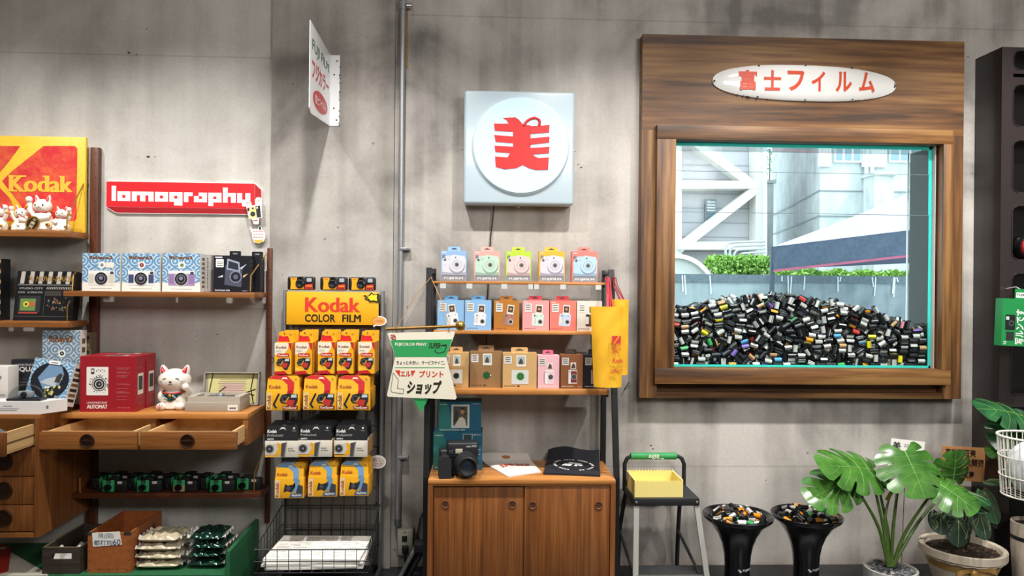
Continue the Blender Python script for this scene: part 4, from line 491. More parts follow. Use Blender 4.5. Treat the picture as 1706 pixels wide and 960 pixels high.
KINDS = [('silver', '#c6c6c2', 52), ('black', '#23252a', 32), ('orange', '#e8951c', 5), ('tan', '#b98f63', 3), ('purple', '#7659a8', 3), ('yellow', '#e3d321', 2), ('green', '#3aa35a', 2), ('red', '#c8413f', 2), ('pink', '#d98a94', 1), ('blue', '#4f9fd0', 1)]
def cartridge(b, col):
    r = .0121; n = 10; h = .0205
    b.lathe([(0, -h - .005), (.0045, -h - .005), (.0045, -h - .0015), (r + .0004, -h - .0015), (r + .0004, -h + .002)], CAP, n, smooth=False)
    b.lathe([(r + .0004, h - .002), (r + .0004, h + .0015), (.0045, h + .0015), (.0045, h + .005), (0, h + .005)], CAP, n, smooth=False)
    lab = K(col, .32, .15 if col == '#c6c6c2' else 0)
    v = [(r * math.cos(2 * PI * i / n), r * math.sin(2 * PI * i / n), z) for z in (-h + .002, h - .002) for i in range(n)]
    F = [(i, (i + 1) % n, n + (i + 1) % n, n + i) for i in range(n)]
    b.add(v, F[:7], lab, True); b.add(v, F[7:], CAP, True)
    q = r + .0002; s0 = 2 * PI * 2 / n
    b.add([(q * math.cos(s0 + d), q * math.sin(s0 + d), z) for z in (-h + .004, h - .004) for d in (0, .1, .2)], [(0, 1, 4, 3), (1, 2, 5, 4)], K('#3a3c40' if col != '#23252a' else '#c9cac6', .4))
PROTO = {}
for nm, col, wt in KINDS:
    b = MB(); cartridge(b, col); o = b.build('film_cartridge'); PROTO[nm] = o.data; bpy.data.objects.remove(o)
def pick(kinds):
    return random.choices([k[0] for k in kinds], [k[2] for k in kinds])[0]
def quat(ax): return Vector((0, 0, 1)).rotation_difference(ax) @ Quaternion((0, 0, 1), random.random() * 6.28)
def place(key, org, kinds, where, grp):
    for p, ax in spots(key + '1'):
        k = pick(kinds); o = bpy.data.objects.new('film_cartridge', PROTO[k]); COL.objects.link(o)
        o.location = org + p; o.rotation_mode = 'QUATERNION'; o.rotation_quaternion = quat(ax)
        tag(o, f'{k} film cartridge with black end caps {where}', 'film cartridge', f'{k} film cartridges {grp}')
    b = MB()
    for p, ax in spots(key + '2'):
        b.T = Matrix.Translation(p) @ quat(ax).to_matrix().to_4x4(); cartridge(b, dict((k[0], k[1]) for k in kinds)[pick(kinds)])
    o = b.build('film_cartridge_heap', loc=org); tag(o, f'rest of the mixed film cartridges {where}', 'film cartridges'); o['kind'] = 'stuff'
random.seed(21)
place('p', Vector((1.67, .07, 1.06 - .014)), KINDS, 'in the heap behind the window glass', 'in the window heap')
# ------------------------------------------------------------------ conduit, outlet, cords
px = P(666.5, 480, -.025).x
t = thing('conduit_pipe', 'grey metal conduit running down the wall beside the flag sign', 'pipe', (px, 0, 0)); zb = P(664, 874, -.025).z
b = MB(); b.cyl((0, -.024, zb - .01), (0, -.024, 3.4), .0145, K('#a3a6aa', .35, .6), 14); b.build('pipe', t)
for py in (415, 762):
    z = P(665, py, -.025).z; b = MB(); b.box(-.006, -.04, z - .008, .05, -.0005, z + .008, K('#9a9da1', .4, .6), .003); b.cyl((.04, -.042, z), (.04, -.036, z), .005, STEEL, 8); b.build('pipe_clamp', t)
z = P(668, 10, -.025).z; b = MB(); b.cyl((0, -.024, z - .02), (0, -.024, z + .02), .019, K('#b9bcc0', .25, .8), 14); b.cyl((.02, -.03, z), (.045, -.03, z), .014, K('#c9ccd0', .2, .9), 10); b.build('coupling', t)
b = MB(); b.cyl((0, -.024, zb + .0), (0, -.024, zb + .03), .018, K('#7d8084', .4, .6), 14); b.build('box_connector', t)
X, Z, w, h = span(661, 688, 882, 927, -.05); t = thing('outlet_box', 'metal electrical outlet box at the foot of the conduit', 'outlet', (X, 0, Z))
b = MB(); b.box(-w / 2, -.05, 0, w / 2, -.0005, h, K('#8f8b80', .4, .4), .004); b.build('box', t)
b = MB(); b.box(-w / 2 + .004, -.054, .006, w / 2 - .001, -.049, h - .004, K('#b3b19f', .4, .3), .002); b.box(-.006, -.0545, h - .018, .004, -.0535, h - .012, '#56524a'); f = b.build('faceplate', t)
b = MB(); b.box(-.014, -.0565, h * .55, .012, -.0535, h * .76, K('#1c1818', .4)); b.box(-.014, -.0565, h * .2, .012, -.0535, h * .42, K('#1c1818', .4)); b.build('socket', f)
t = thing('power_plug', 'black power plug with its cord in the outlet box', 'plug', (X + .005, -.0565, Z + h * .3))
b = MB(); b.box(-.014, -.035, -.02, .014, -.0005, .02, BLACK, .005); b.build('plug_body', t)
b = MB(); b.tube([(0, -.03, -.015), (.003, -.038, -.06), (.006, -.035, -.13), (.0, -.03, -.2), (-.02, -.03, -.24)], .006, BLACK); b.build('cord', t)
t = thing('power_adapter', 'black adapter plug beside the outlet with cord looping up behind the cabinet', 'plug', (X + .045, -.03, Z + h * .45))
b = MB(); b.T = Matrix.Rotation(R(18), 4, 'Y'); b.box(-.012, -.015, -.04, .012, .015, .04, BLACK, .005); b.build('plug_body', t)
b = MB(); b.tube([(.012, 0, .035), (.022, 0, .07), (.03, .005, .12), (.05, .01, .16), (.075, .015, .19)], .004, BLACK); b.build('cord', t)

t = thing('tripod_stand', 'folded black and chrome tubular stand on the floor beside the outlet box', 'stand', (P(690, 960, -.16).x, -.16, 0))
for dx, dy, m_, nm in ((0, 0, K('#1a1b1e', .25), 'tube'), (-.022, -.03, K('#b9bcc2', .15, .9), 'chrome_tube'), (.02, -.02, K('#1a1b1e', .25), 'tube')):
    b = MB(); b.cyl((dx - .05, dy, .012), (dx + .035, dy + .02, .17), .012, m_, 14); b.build(nm, t)
b = MB(); b.box(-.09, -.05, 0, .0, .02, .014, K('#1a1b1e', .4), .004); b.build('foot', t)
b = MB(); b.box(.0, -.03, .14, .07, .04, .185, K('#1a1b1e', .4), .006); b.build('collar', t)

# ------------------------------------------------------------------ projecting enamel flag sign
WH = K('#e9eaec', .25, coat=.3); GRN = K('#2c5a40', .4); RED = K('#c5322f', .4); CHIP = K('#3a332e', .8)
xf = P(548, 300, -.022).x; ztop = P(548, 92, -.022).z; zbot = P(556, 210, -.022).z
t = thing('flag_sign', 'white enamel flag sign sticking out from the wall, green and red lettering', 'sign', (xf, -.022, zbot)); h = ztop - zbot; Ld = .43
yT = P(508, 33, -.022 - Ld).z - zbot; yB = P(508, 186, -.022 - Ld).z - zbot
b = MB(); b.T = Matrix.Rotation(PI / 2, 4, 'Z'); nt = [(-.0, 0), (0, h), (-Ld, yT), (-Ld, yB + .02), (-Ld + .03, yB)]
hh = max(yT, h)
b.prism(nt, -.0015, .0015, WH); b.build('panel', t)
def sgn(u, v):  # u 0 outer .. 1 wall, v 0 bottom .. 1 top of the slightly sheared panel
    return (-Ld + u * Ld, (yB + (0 - yB) * u) * (1 - v) + (yT + (h - yT) * u) * v)
b = MB(); b.T = Matrix.Rotation(PI / 2, 4, 'Z'); e = -.0022
def stext(b, s, u0, v0, u1, v1, mat, y, bold):
    vs, fs, a, bb, c, d = text_geo(s, bold); b.add([((lambda q: (q[0], y - v.z, q[1]))(sgn(u0 + (v.x - a) / (bb - a) * (u1 - u0), v0 + (v.y - c) / (d - c) * (v1 - v0)))) for v in vs], fs, mat)
stext(b, 'FUJI FILM', .09, .68, .92, .84, GRN, e, .012)
stext(b, 'フジカラー', .09, .40, .92, .62, RED, e, .03)
b.add([((lambda q: (q[0], e, q[1]))(sgn(.5 + .36 * math.cos(i * PI / 16), .2 + .125 * math.sin(i * PI / 16)))) for i in range(32)], [tuple(range(32))], RED)
stext(b, '富士フイルム', .24, .145, .78, .255, WH, e * 1.25, .01); b.build('lettering', t)
b = MB(); b.box(.0, -.0025, 0, .05, -.0003, h, WH)
for z in (.03, .09, h - .1, h - .03): b.disc(.036 if z < .05 or z > h - .05 else .022, z, .0045, CHIP, -.003, 10)
for i in range(14): z = random.uniform(0, h); b.disc(.0495, z, random.uniform(.002, .004), CHIP, -.0031, 7)
b.build('wall_flange', t)

# ------------------------------------------------------------------ lit square sign
X, Z, w, h = span(773.5, 956.5, 152, 340, -.115); t = thing('light_box_sign', 'square white light box with a red character on its round lens', 'sign', (X, 0, Z))
FACE = K('#b4c6d0', .25, coat=.5); LIT = K('#b6d2e8', .3, emit=.27)
b = MB(); b.box(-w / 2, -.075, 0, w / 2, -.0005, h, K('#d6e0e6', .4), .012, 3); b.build('housing', t)
b = MB(); b.box(-w / 2 - .003, -.112, -.003, w / 2 + .003, -.07, h + .003, FACE, .016, 4); b.build('face_plate', t)
C_ = P(868, 242.5, -.13); cx, cz = C_.x - X, C_.z - Z; rr_ = (P(950, 243, -.12).x - P(786, 243, -.12).x) / 2
b = MB(); b.T = Matrix.Translation((cx, -.105, cz)) @ Matrix.Rotation(PI / 2, 4, 'X')
b.lathe([(0, .026), (rr_ * .5, .0258), (rr_ * .93, .024)], LIT, 64); b.lathe([(rr_ * .93, .024), (rr_ * .955, .024), (rr_ * .985, .016), (rr_, .004)], K('#c3dae8', .3, emit=.15), 64); b.build('round_lens', t)
q = Px(4.173, 740, 130, -.132, (X, 0, Z)); b = MB()
REDG = K('#c02c2c', .35, emit=.12)
ys = -.1325
for pts in ([(430, 281), (495, 272), (520, 290), (545, 320), (600, 330), (602, 600), (550, 606), (480, 600), (478, 330)],
            [(410, 278), (495, 272), (500, 330), (448, 320), (436, 296)],
            [(346, 317), (480, 318), (480, 375), (352, 368)], [(348, 396), (490, 407), (490, 455), (358, 445)], [(350, 470), (490, 479), (490, 480), (470, 524), (356, 515)],
            [(354, 545), (440, 552), (470, 500), (560, 520), (560, 606), (548, 606), (500, 628), (420, 635), (358, 618)],
            [(590, 335), (690, 331), (733, 324), (730, 380), (600, 390)], [(590, 420), (733, 408), (730, 449), (590, 466)], [(590, 488), (733, 478), (728, 525), (630, 531), (600, 545)],
            [(590, 520), (632, 545), (655, 557), (728, 552), (722, 638), (640, 640), (590, 628), (548, 606), (548, 500)]):
    b.prism(q.l(pts), ys, ys + .004, REDG); ys -= .00015
lp = q.l([(552, 330), (572, 303), (600, 284), (632, 276), (656, 285), (665, 305), (660, 332)])
for A_, B_ in zip(lp, lp[1:]): b.cyl((A_[0], ys + .003, A_[1]), (B_[0], ys + .003, B_[1]), .0075, REDG, 8)
b.build('red_character', t)
b = MB()
for x_, z_ in ((0, -.008), (-w / 2 - .008, h * .5), (w / 2 + .008, h * .5)): b.ell((x_, -.06, z_), .007, K('#c9ccd0', .3, .8), 8)
b.build('fixing_screw', t)
b = MB(); A_ = P(823, 340, -.03); B_ = P(817, 400, -.012)
b.tube([(A_.x - X, -.03, .01), (A_.x - X - .004, -.022, -.05), (B_.x - X, -.012, B_.z - Z), (B_.x - X - .012, -.012, B_.z - Z - .3), (B_.x - X - .02, -.012, B_.z - Z - .75)], .0032, BLACK); b.build('power_cord', t)

# ------------------------------------------------------------------ red pixel lettering sign
q0 = P(307, 357, 0); t = thing('lettered_sign', 'long red board with white block pixel lettering', 'sign', (q0.x, 0, q0.z)); q = Px(3.691, 0, 200, -.014, q0)
RD = K('#d2232b', .4); RDD = K('#9c1a22', .4); RDM = K('#b01d26', .4); WHT = K('#f4f1ee', .45)
b = MB(); b.prism(q.l([(651, 374), (1568, 388), (1610, 428), (1610, 560), (1570, 582), (712, 573), (652, 537)]), -.012, -.0005, WHT); b.build('board', t)
b = MB(); b.poly(q.l([(653, 377), (1566, 391), (1566, 546), (653, 533)]), RD, -.0126); b.poly(q.l([(653, 534), (1566, 547), (1570, 579), (714, 570)]), RDD, -.0126); b.poly(q.l([(1567, 392), (1607, 430), (1607, 558), (1570, 578), (1567, 547)]), RDM, -.0126); b.build('printed_face', t, label='red printed face')
b = MB(); rows = [405, 438, 460, 478, 497, 519]
G = {'l': ['1', '1', '1', '1', '0'], 'o': ['000', '111', '101', '111', '000'], 'm': ['00000', '11111', '10101', '10101', '00000'], 'g': ['000', '111', '101', '111', '011'],
     'r': ['00', '11', '10', '10', '00'], 'a': ['000', '011', '101', '111', '000'], 'p': ['000', '111', '101', '111', '100'], 'h': ['100', '111', '101', '101', '000'], 'y': ['000', '101', '101', '111', '011']}
word = 'lomography'; tot = sum(len(G[c][0]) * 27 + 9 for c in word) - 9; sx = 853 / tot; x = 686.0
for ch in word:
    g = G[ch]; wc = 27 * sx
    for r_, line in enumerate(g):
        for k, c in enumerate(line):
            if c == '1':
                sk = lambda X_: (X_ - 686) * .0155
                xa, xb = x + k * wc, x + (k + 1) * wc; m_ = len(line)
                if m_ == 3: cs = [0, 1.1, 1.85, 3.0]; xa, xb = x + cs[k] * wc, x + cs[k + 1] * wc
                if m_ == 5: cs = [0, 1.15, 1.9, 3.1, 3.85, 5]; xa, xb = x + cs[k] * wc, x + cs[k + 1] * wc
                b.poly(q.l([(xa - .3, rows[r_] + sk(xa) - .3), (xb + .3, rows[r_] + sk(xb) - .3), (xb + .3, rows[r_ + 1] + sk(xb)), (xa - .3, rows[r_ + 1] + sk(xa))]), WHT, -.0131)
    x += len(g[0]) * wc + 9 * sx
b.build('lettering', t)

# two small cut-out tags under its right end
q0 = P(425, 365, -.02); t = thing('cutout_tag', 'rabbit eared tag with a black and cream camera, at the end of the red sign', 'tag', (q0.x, -.0125, q0.z)); q = Px(10.667, 395, 325, -.03, q0)
b = MB(); b.prism(q.l([(150, 150), (160, 105), (210, 100), (250, 125), (268, 190), (330, 180), (325, 90), (345, 50), (400, 40), (440, 70), (448, 150), (435, 240), (450, 400), (395, 415), (385, 520), (300, 520), (270, 430), (215, 430), (180, 260)]), -.022, -.018, WHT); b.box(-.004, -.018, -.002, .004, -.0005, .006, '#d8d8d8'); b.build('tag_board', t)
b = MB(); b.poly(q.l([(185, 235), (225, 225), (225, 290), (190, 290)]), DARK, -.0226); b.poly(q.l([(222, 225), (340, 200), (355, 405), (220, 425)]), '#ead98e', -.0226); b.poly(q.l([(330, 200), (412, 190), (430, 395), (360, 405)]), DARK, -.0226)
c = q(285, 340); b.disc(c[0], c[1], .0125, BLACK, -.0232); b.disc(c[0], c[1], .006, '#3a3e66', -.0236); c = q(285, 240); b.disc(c[0], c[1], .005, BLACK, -.0232); b.poly(q.l([(345, 215), (375, 210), (375, 245), (350, 250)]), '#e8e6b0', -.0232)
b.poly(q.l([(285, 455), (370, 440), (372, 462), (290, 470)]), '#b54a40', -.0226)
for e_ in ([(165, 130), (230, 120), (235, 150), (170, 158)], [(350, 100), (410, 92), (412, 112), (352, 120)]): b.poly(q.l(e_), '#c9aca6', -.0226)
b.build('printed_camera', t)
q0 = P(430, 403, -.012); t = thing('cutout_tag', 'white rounded tag with one dark ear and orange base, below the rabbit eared tag', 'tag', (q0.x, -.0005, q0.z)); q = Px(10.667, 395, 325, -.02, q0)
b = MB(); b.prism(q.l([(225, 560), (275, 610), (375, 600), (380, 560), (420, 545), (440, 600), (495, 680), (505, 760), (470, 830), (380, 865), (310, 845), (270, 770), (265, 680)]), -.02, -.016, WHT); b.box(-.004, -.016, .01, .004, 0, .02, '#d8d8d8'); b.build('tag_board', t)
b = MB(); b.poly(q.l([(385, 570), (415, 555), (430, 610), (400, 625)]), DARK, -.0206); b.poly(q.l([(295, 800), (470, 790), (455, 835), (375, 860), (320, 840)]), '#efb345', -.0206)
for r_ in range(3):
    for k in range(4): x_ = 290 + k * 45; y_ = 640 + r_ * 52; b.poly(q.l([(x_, y_), (x_ + 34, y_ - 4), (x_ + 34, y_ + 9), (x_, y_ + 13)]), '#c0604c', -.0206)
b.build('printed_text', t)

# ------------------------------------------------------------------ oval enamel sign on the board
c = P(1341, 138.5, -.08); t = thing('oval_sign', 'long white oval enamel sign with red lettering on the stained board', 'sign', (c.x, -.0705, c.z))
A_ = (P(1494, 141, -.08).x - P(1188, 137, -.08).x) / 2; B_ = .093; NP = 56
def sup(i, f=1.0, ex=.9):
    a = 2 * PI * i / NP; ca, sa = math.cos(a), math.sin(a)
    return (f * A_ * math.copysign(abs(ca) ** .82, ca), f * B_ * math.copysign(abs(sa) ** ex, sa))
b = MB(); v = []; 
for f, y in ((1.0, 0), (1.0, -.008), (.9, -.018), (.5, -.024)): v += [(sup(i, f)[0] if f > .6 else sup(i, .8)[0], y, sup(i, f)[1]) for i in range(NP)]
fs = [(k * NP + i, k * NP + (i + 1) % NP, (k + 1) * NP + (i + 1) % NP, (k + 1) * NP + i) for k in range(3) for i in range(NP)] + [tuple(range(3 * NP, 4 * NP))]
b.T = Matrix.Rotation(R(-.6), 4, 'Y').inverted(); b.add(v, fs, K('#e6e6e4', .12, coat=.6), True); o = b.build('enamel_plate', t)
b = MB(); b.T = Matrix.Translation((0, 0, .0)); ORED = K('#cf4a2e', .3)
def onplate(p): return (p[0], -.0245 + .02 * (abs(p[1]) / B_) ** 3 * .35, p[1])
lx = [(-.352, -.258), (-.222, -.132), (-.098, -.010), (.028, .100), (.154, .240), (.278, .362)]
for ch, (x0, x1_) in zip('富士フイルム', lx):
    vs, fs, a_, bb, cc, d = text_geo(ch, .03); b.add([(x0 + (p.x - a_) / (bb - a_) * (x1_ - x0), -.0256, -.052 + (p.y - cc) / (d - cc) * .105 + .006) for p in vs], fs, ORED)
b.build('lettering', t)
b = MB()
for i in (2, 26): p = sup(i, .97)
for x, z in ((-A_ * .985, 0), (A_ * .985, -.005), (-.245, .083), (.0, .088), (.245, .083), (-.25, -.078), (0, -.086), (.25, -.078)): b.disc(x, z, .0055, CHIP, -.016, 9)
for i in range(26):
    k = random.choice([1, 2, 54, 20, 21, 35, 36, 38, 46, 47, 48, 0, 55, 18]); p = sup(k + random.random(), .985); b.disc(p[0], p[1], random.uniform(.002, .005), CHIP, -.0105, 6)
b.build('enamel_chips', t)
# ------------------------------------------------------------------ wall shelving on the left: uprights, shelves, desk, drawer cabinet
def upright(x0, x1, y0, y1, label):
    X, Z, w, h = span(x0, x1, y0, y1, -.035); t = thing('shelf_upright', label, 'upright', (X, 0, Z), group=None)
    b = MB(); b.box(-w / 2, -.035, 0, w / 2, -.0005, h, ROSE, .004); b.build('rail', t)
    b = MB()
    for i in range(int(h / .06)): b.disc(w * .2, .03 + i * .06, .0028, K('#1d0f08', .8), -.0356, 8)
    b.build('peg_holes', t)
upright(147, 161, 245, 880, 'dark wooden shelf upright left of the long red sign'); upright(442.5, 451, 413, 872, 'dark wooden shelf upright left of the film rack')
def board(name, label, xl, xr, zt, y0, mat, th=.03, wires=(), name_part='shelf_board'):
    t = thing(name, label, 'shelf', ((xl + xr) / 2, 0, zt - th)); w = (xr - xl) / 2
    b = MB(); b.box(-w, y0, 0, w, -.0355, th, mat, .003); b.build(name_part, t)
    for pts in wires:
        b = MB(); b.tube([Vector(p) - Vector(((xl + xr) / 2, 0, zt - th)) for p in pts], .0032, BRASS, 6); b.build('wire_bracket', t)
    return t
zA = P(60, 384, -.2).z; xrA = P(117, 385, -.2).x
board('wall_shelf', 'brown shelf carrying the lucky cats and the big yellow board', P(-70, 384, -.2).x, xrA, zA, -.2, TEAK, .03, [[P(146, 293, -.035), P(112, 361, -.165), P(111, 383, -.17)]])
zB = P(60, 535, -.18).z; xrB = P(118, 537, -.18).x
board('wall_shelf', 'brown shelf under the clapperboard box', P(-70, 535, -.2).x, xrB, zB, -.2, TEAK, .03, [[P(134, 462, -.035), P(112, 512, -.16), P(112, 534, -.165)]])
zC = P(260, 486, -.24).z; xlC, xrC = P(105, 485, -.24).x, P(424, 489, -.24).x
board('wall_shelf', 'orange brown shelf holding the blue patterned camera boxes', xlC, xrC, zC, -.24, TEAK, .026, [[P(445, 422, -.03), P(418, 459, -.2), P(417, 486, -.205)], [P(135, 443, -.03), P(122, 459, -.2), P(120, 484, -.205)]])
zD = P(280, 822, -.2).z; xlD, xrD = P(112, 824, -.2).x, P(434, 819, -.2).x
board('wall_shelf', 'low dark shelf holding the green cameras', xlD, xrD, zD, -.2, ROSEX, .026, [[P(447, 725, -.03), P(424, 790, -.17), P(423, 818, -.175)], [P(142, 777, -.03), P(133, 797, -.17), P(133, 824, -.175)]])

# desk with two pulled-out drawers
zE = P(250, 689, -.3).z; xl, xr = P(95, 690, -.3).x, P(413, 688, -.3).x; ox = (xl + xr) / 2; z0 = P(413, 742, -.3).z
t = thing('wall_desk', 'wall mounted teak desk with two open drawers below the red boxes', 'desk', (ox, 0, z0)); hw = (xr - xl) / 2; H_ = zE - z0
b = MB(); b.box(-hw, -.3, H_ - .026, hw, -.0355, H_, SHELFW, .003); b.build('desk_top', t)
b = MB(); b.box(-hw + .004, -.29, 0, -hw + .024, -.036, H_ - .026, TEAK); b.box(hw - .024, -.297, 0, hw, -.036, H_ - .026, TEAK); b.box(-hw + .024, -.05, 0, hw - .024, -.036, H_ - .026, TEAK); b.box(-hw + .024, -.29, 0, hw - .024, -.05, .012, TEAK); b.box(-.01, -.29, .012, .01, -.05, H_ - .026, TEAK); b.build('carcass', t)
for k, (p0, p1, py0, py1) in enumerate(((65, 228, 712, 745), (233, 394, 710, 742))):
    X, Z, w, h = span(p0, p1, py0, py1, -.47); X -= ox; Z -= z0; w2 = w / 2
    Z = .016; h = H_ - .026 - .016 - .028
    dr = MB(); dr.box(X - w2, -.47, Z, X + w2, -.452, Z + h, TEAK, .002); d = dr.build('drawer', t)
    bx = MB(); q = .02
    bx.box(X - w2 + q, -.452, Z + .008, X - w2 + q + .012, -.12, Z + h - .001, RAW); bx.box(X + w2 - q - .012, -.452, Z + .008, X + w2 - q, -.12, Z + h - .001, RAW); bx.box(X - w2 + q, -.13, Z + .008, X + w2 - q, -.12, Z + h - .001, RAW); bx.box(X - w2 + q, -.452, Z + .004, X + w2 - q, -.12, Z + .01, RAW); bx.box(X - w2 + .002, -.453, Z + h - .002, X + w2 - .002, -.451, Z + h + .0015, RAW); bx.build('drawer_box', d)
    kn = MB(); kx = X - .003; kz = Z + h * .5; kn.T = Matrix.Translation((kx, -.47, kz)) @ Matrix.Rotation(PI / 2, 4, 'X')
    kn.lathe([(0, .002), (.024, .002), (.026, .007), (.030, .008), (.032, .001), (.032, -.002)], K('#3b2414', .35, .2), 24); kn.T = Matrix.Translation((kx, 0, kz)); kn.box(-.026, -.4785, -.003, .026, -.472, .003, K('#2a190e', .4)); kn.build('knob', d)

# drawer cabinet at the left edge
zF = P(30, 691, -.46).z; xr = P(65, 780, -.46).x; xl = xr - .62; zb = P(40, 896, -.46).z; ox = (xl + xr) / 2; hw = (xr - xl) / 2; H_ = zF - zb
t = thing('drawer_cabinet', 'wall hung teak drawer cabinet with its top drawer pulled open', 'cabinet', (ox, 0, zb))
b = MB(); b.box(-hw, -.46, H_ - .02, hw, -.0355, H_, TEAK, .002); b.box(hw - .02, -.46, 0, hw, -.036, H_ - .02, TEAKV); b.box(-hw, -.46, 0, -hw + .02, -.036, H_ - .02, TEAKV); b.box(-hw + .02, -.46, 0, hw - .02, -.036, .02, TEAK); b.box(-hw + .02, -.05, .02, hw - .02, -.036, H_ - .02, TEAK); b.build('carcass', t)
KNB = K('#3b2414', .35, .2)
fz = [P(30, py, -.46).z - zb for py in (706, 745, 795, 842, 887)]
for k in range(4):
    za, zc = fz[k], fz[k + 1]; op = k == 0; y = -.66 if op else -.455
    dr = MB(); dr.box(-hw + .022, y, zc + .002, hw - .022, y + .018, za - .002, TEAKV, .002); d = dr.build('drawer', t)
    kx = P(5, 820, -.46).x - ox; kz = (za + zc) / 2
    kn = MB(); kn.T = Matrix.Translation((kx, y, kz)) @ Matrix.Rotation(PI / 2, 4, 'X'); kn.lathe([(0, .002), (.03, .002), (.033, .008), (.037, .009), (.040, .001), (.040, -.002)], KNB, 24); kn.T = Matrix.Translation((kx, 0, kz)); kn.box(-.032, y - .0088, -.0035, .032, y - .001, .0035, K('#2a190e', .4)); kn.build('knob', d)
    bx = MB(); q = .028
    for s in (-1, 1):
        x_ = s * (hw - q); bx.box(min(x_, x_ - s * .012), y + .018, zc + .012, max(x_, x_ - s * .012), y + .4, za - .004, RAW)
        bx.box(min(x_, x_ + s * .0008), y + .018, (za + zc) / 2 - .004, max(x_, x_ + s * .0008), y + .4, (za + zc) / 2 + .004, K('#6e4f2e', .7))
    bx.box(-hw + q, y + .018, zc + .008, hw - q, y + .4, zc + .014, RAW); bx.box(-hw + q, y + .39, zc + .012, hw - q, y + .4, za - .004, RAW); bx.build('drawer_box', d)
X = P(8, 700, -.6).x
t = thing('cloth_pouch', 'grey cloth pouch lying in the pulled-out cabinet drawer', 'pouch', (X - .10, -.56, zb + fz[1] + .0148))
b = MB(); hh = fz[0] - fz[1]
b.grid(lambda u, v: Vector(((u - .5) * .2, (v - .5) * .145, (hh * .95) * (1 - abs(2 * u - 1) ** 2.5) ** .5 * (1 - abs(2 * v - 1) ** 2.5) ** .5 * (.92 + .08 * math.sin(u * 14 + v * 9)))), 18, 14, K('#6b6e73', .9, var=.3)); b.grid(lambda u, v: Vector(((u - .5) * .2, (v - .5) * .145, 0)), 1, 1, K('#6b6e73', .9, var=.3)); b.build('cloth', t)
b = MB(); b.tube([(-.08, -.02, hh * .62), (-.03, -.03, hh * .95), (.03, -.03, hh * .95), (.08, -.02, hh * .62)], .003, DARK); b.build('drawstring', t)
# ------------------------------------------------------------------ yellow board and lucky cats on the top left shelf
YEL = K('#efc23a', .45, var=.12)
def scratched(name, c1, c2):
    m, n, l, b = new_mat(name); tc = n.new('ShaderNodeTexCoord'); nz = n.new('ShaderNodeTexNoise'); nz.inputs['Scale'].default_value = 9; nz.inputs['Detail'].default_value = 9; nz.inputs['Roughness'].default_value = .75
    r = ramp(n, [(.46, c1), (.66, c2)]); l.new(tc.outputs['Object'], nz.inputs['Vector']); l.new(nz.outputs['Fac'], r.inputs[0]); l.new(r.outputs[0], b.inputs['Base Color']); b.inputs['Roughness'].default_value = .45; return m
KRED = scratched('scratched_red', '#cd3036', '#dd6a3c')
q0 = P(60, 387, -.055); q0.z = zA; t = thing('painted_sign', 'large worn yellow board with a red arrow emblem behind the lucky cats', 'sign', (q0.x, -.04, zA)); q = Px(3.691, 0, 200, -.062, q0)
b = MB(); rp = q.l([(-160, 92), (528, 92), (528, 690), (-160, 690)]); x0, x1_ = rp[0][0], rp[1][0]; z1 = rp[0][1]; b.box(x0, -.022, 0, x1_, 0, z1, YEL, .006); b.build('board', t)
b = MB(); y = -.0226
b.poly(q.l([(268, 160), (462, 160), (476, 176), (470, 608), (455, 622), (196, 622), (112, 505), (12, 375), (70, 318), (130, 270)]), KRED, y)
b.poly(q.l([(-110, 160), (126, 160), (60, 250), (0, 322), (-110, 322)]), KRED, y); b.poly(q.l([(-110, 420), (0, 418), (60, 480), (80, 520), (80, 622), (-110, 622)]), KRED, y); b.build('emblem', t)
b = MB(); a_, c_ = q(55, 440), q(450, 345); sl = .016
vs, fs, xa, xb, ya, yb = text_geo('Kodak', .045); b.add([(a_[0] + (v.x - xa) / (xb - xa) * (c_[0] - a_[0]), -.0236 - v.z, a_[1] + (v.y - ya) / (yb - ya) * (c_[1] - a_[1])) for v in vs], fs, K('#efb63c', .5))
ser = lambda u0, u1, v: b.rect(a_[0] + u0 * (c_[0] - a_[0]), a_[1] + v * (c_[1] - a_[1]) - .0, a_[0] + u1 * (c_[0] - a_[0]), a_[1] + (v + .1) * (c_[1] - a_[1]), K('#efb63c', .5), -.0237)
for u0, u1, v in ((-.01, .13, 0), (-.01, .13, .9), (.16, .28, 0), (.15, .27, .9), (.53, .6, .9), (.79, .86, .9)): ser(u0, u1, v)
b.build('lettering', t)
CERAM = K('#f3ece0', .2, coat=.5); EARC = K('#c52a3c', .35); GOLD = K('#c9963a', .35, .6); PATCH = K('#e0952f', .3); EYE_ = K('#2b3a30', .3)
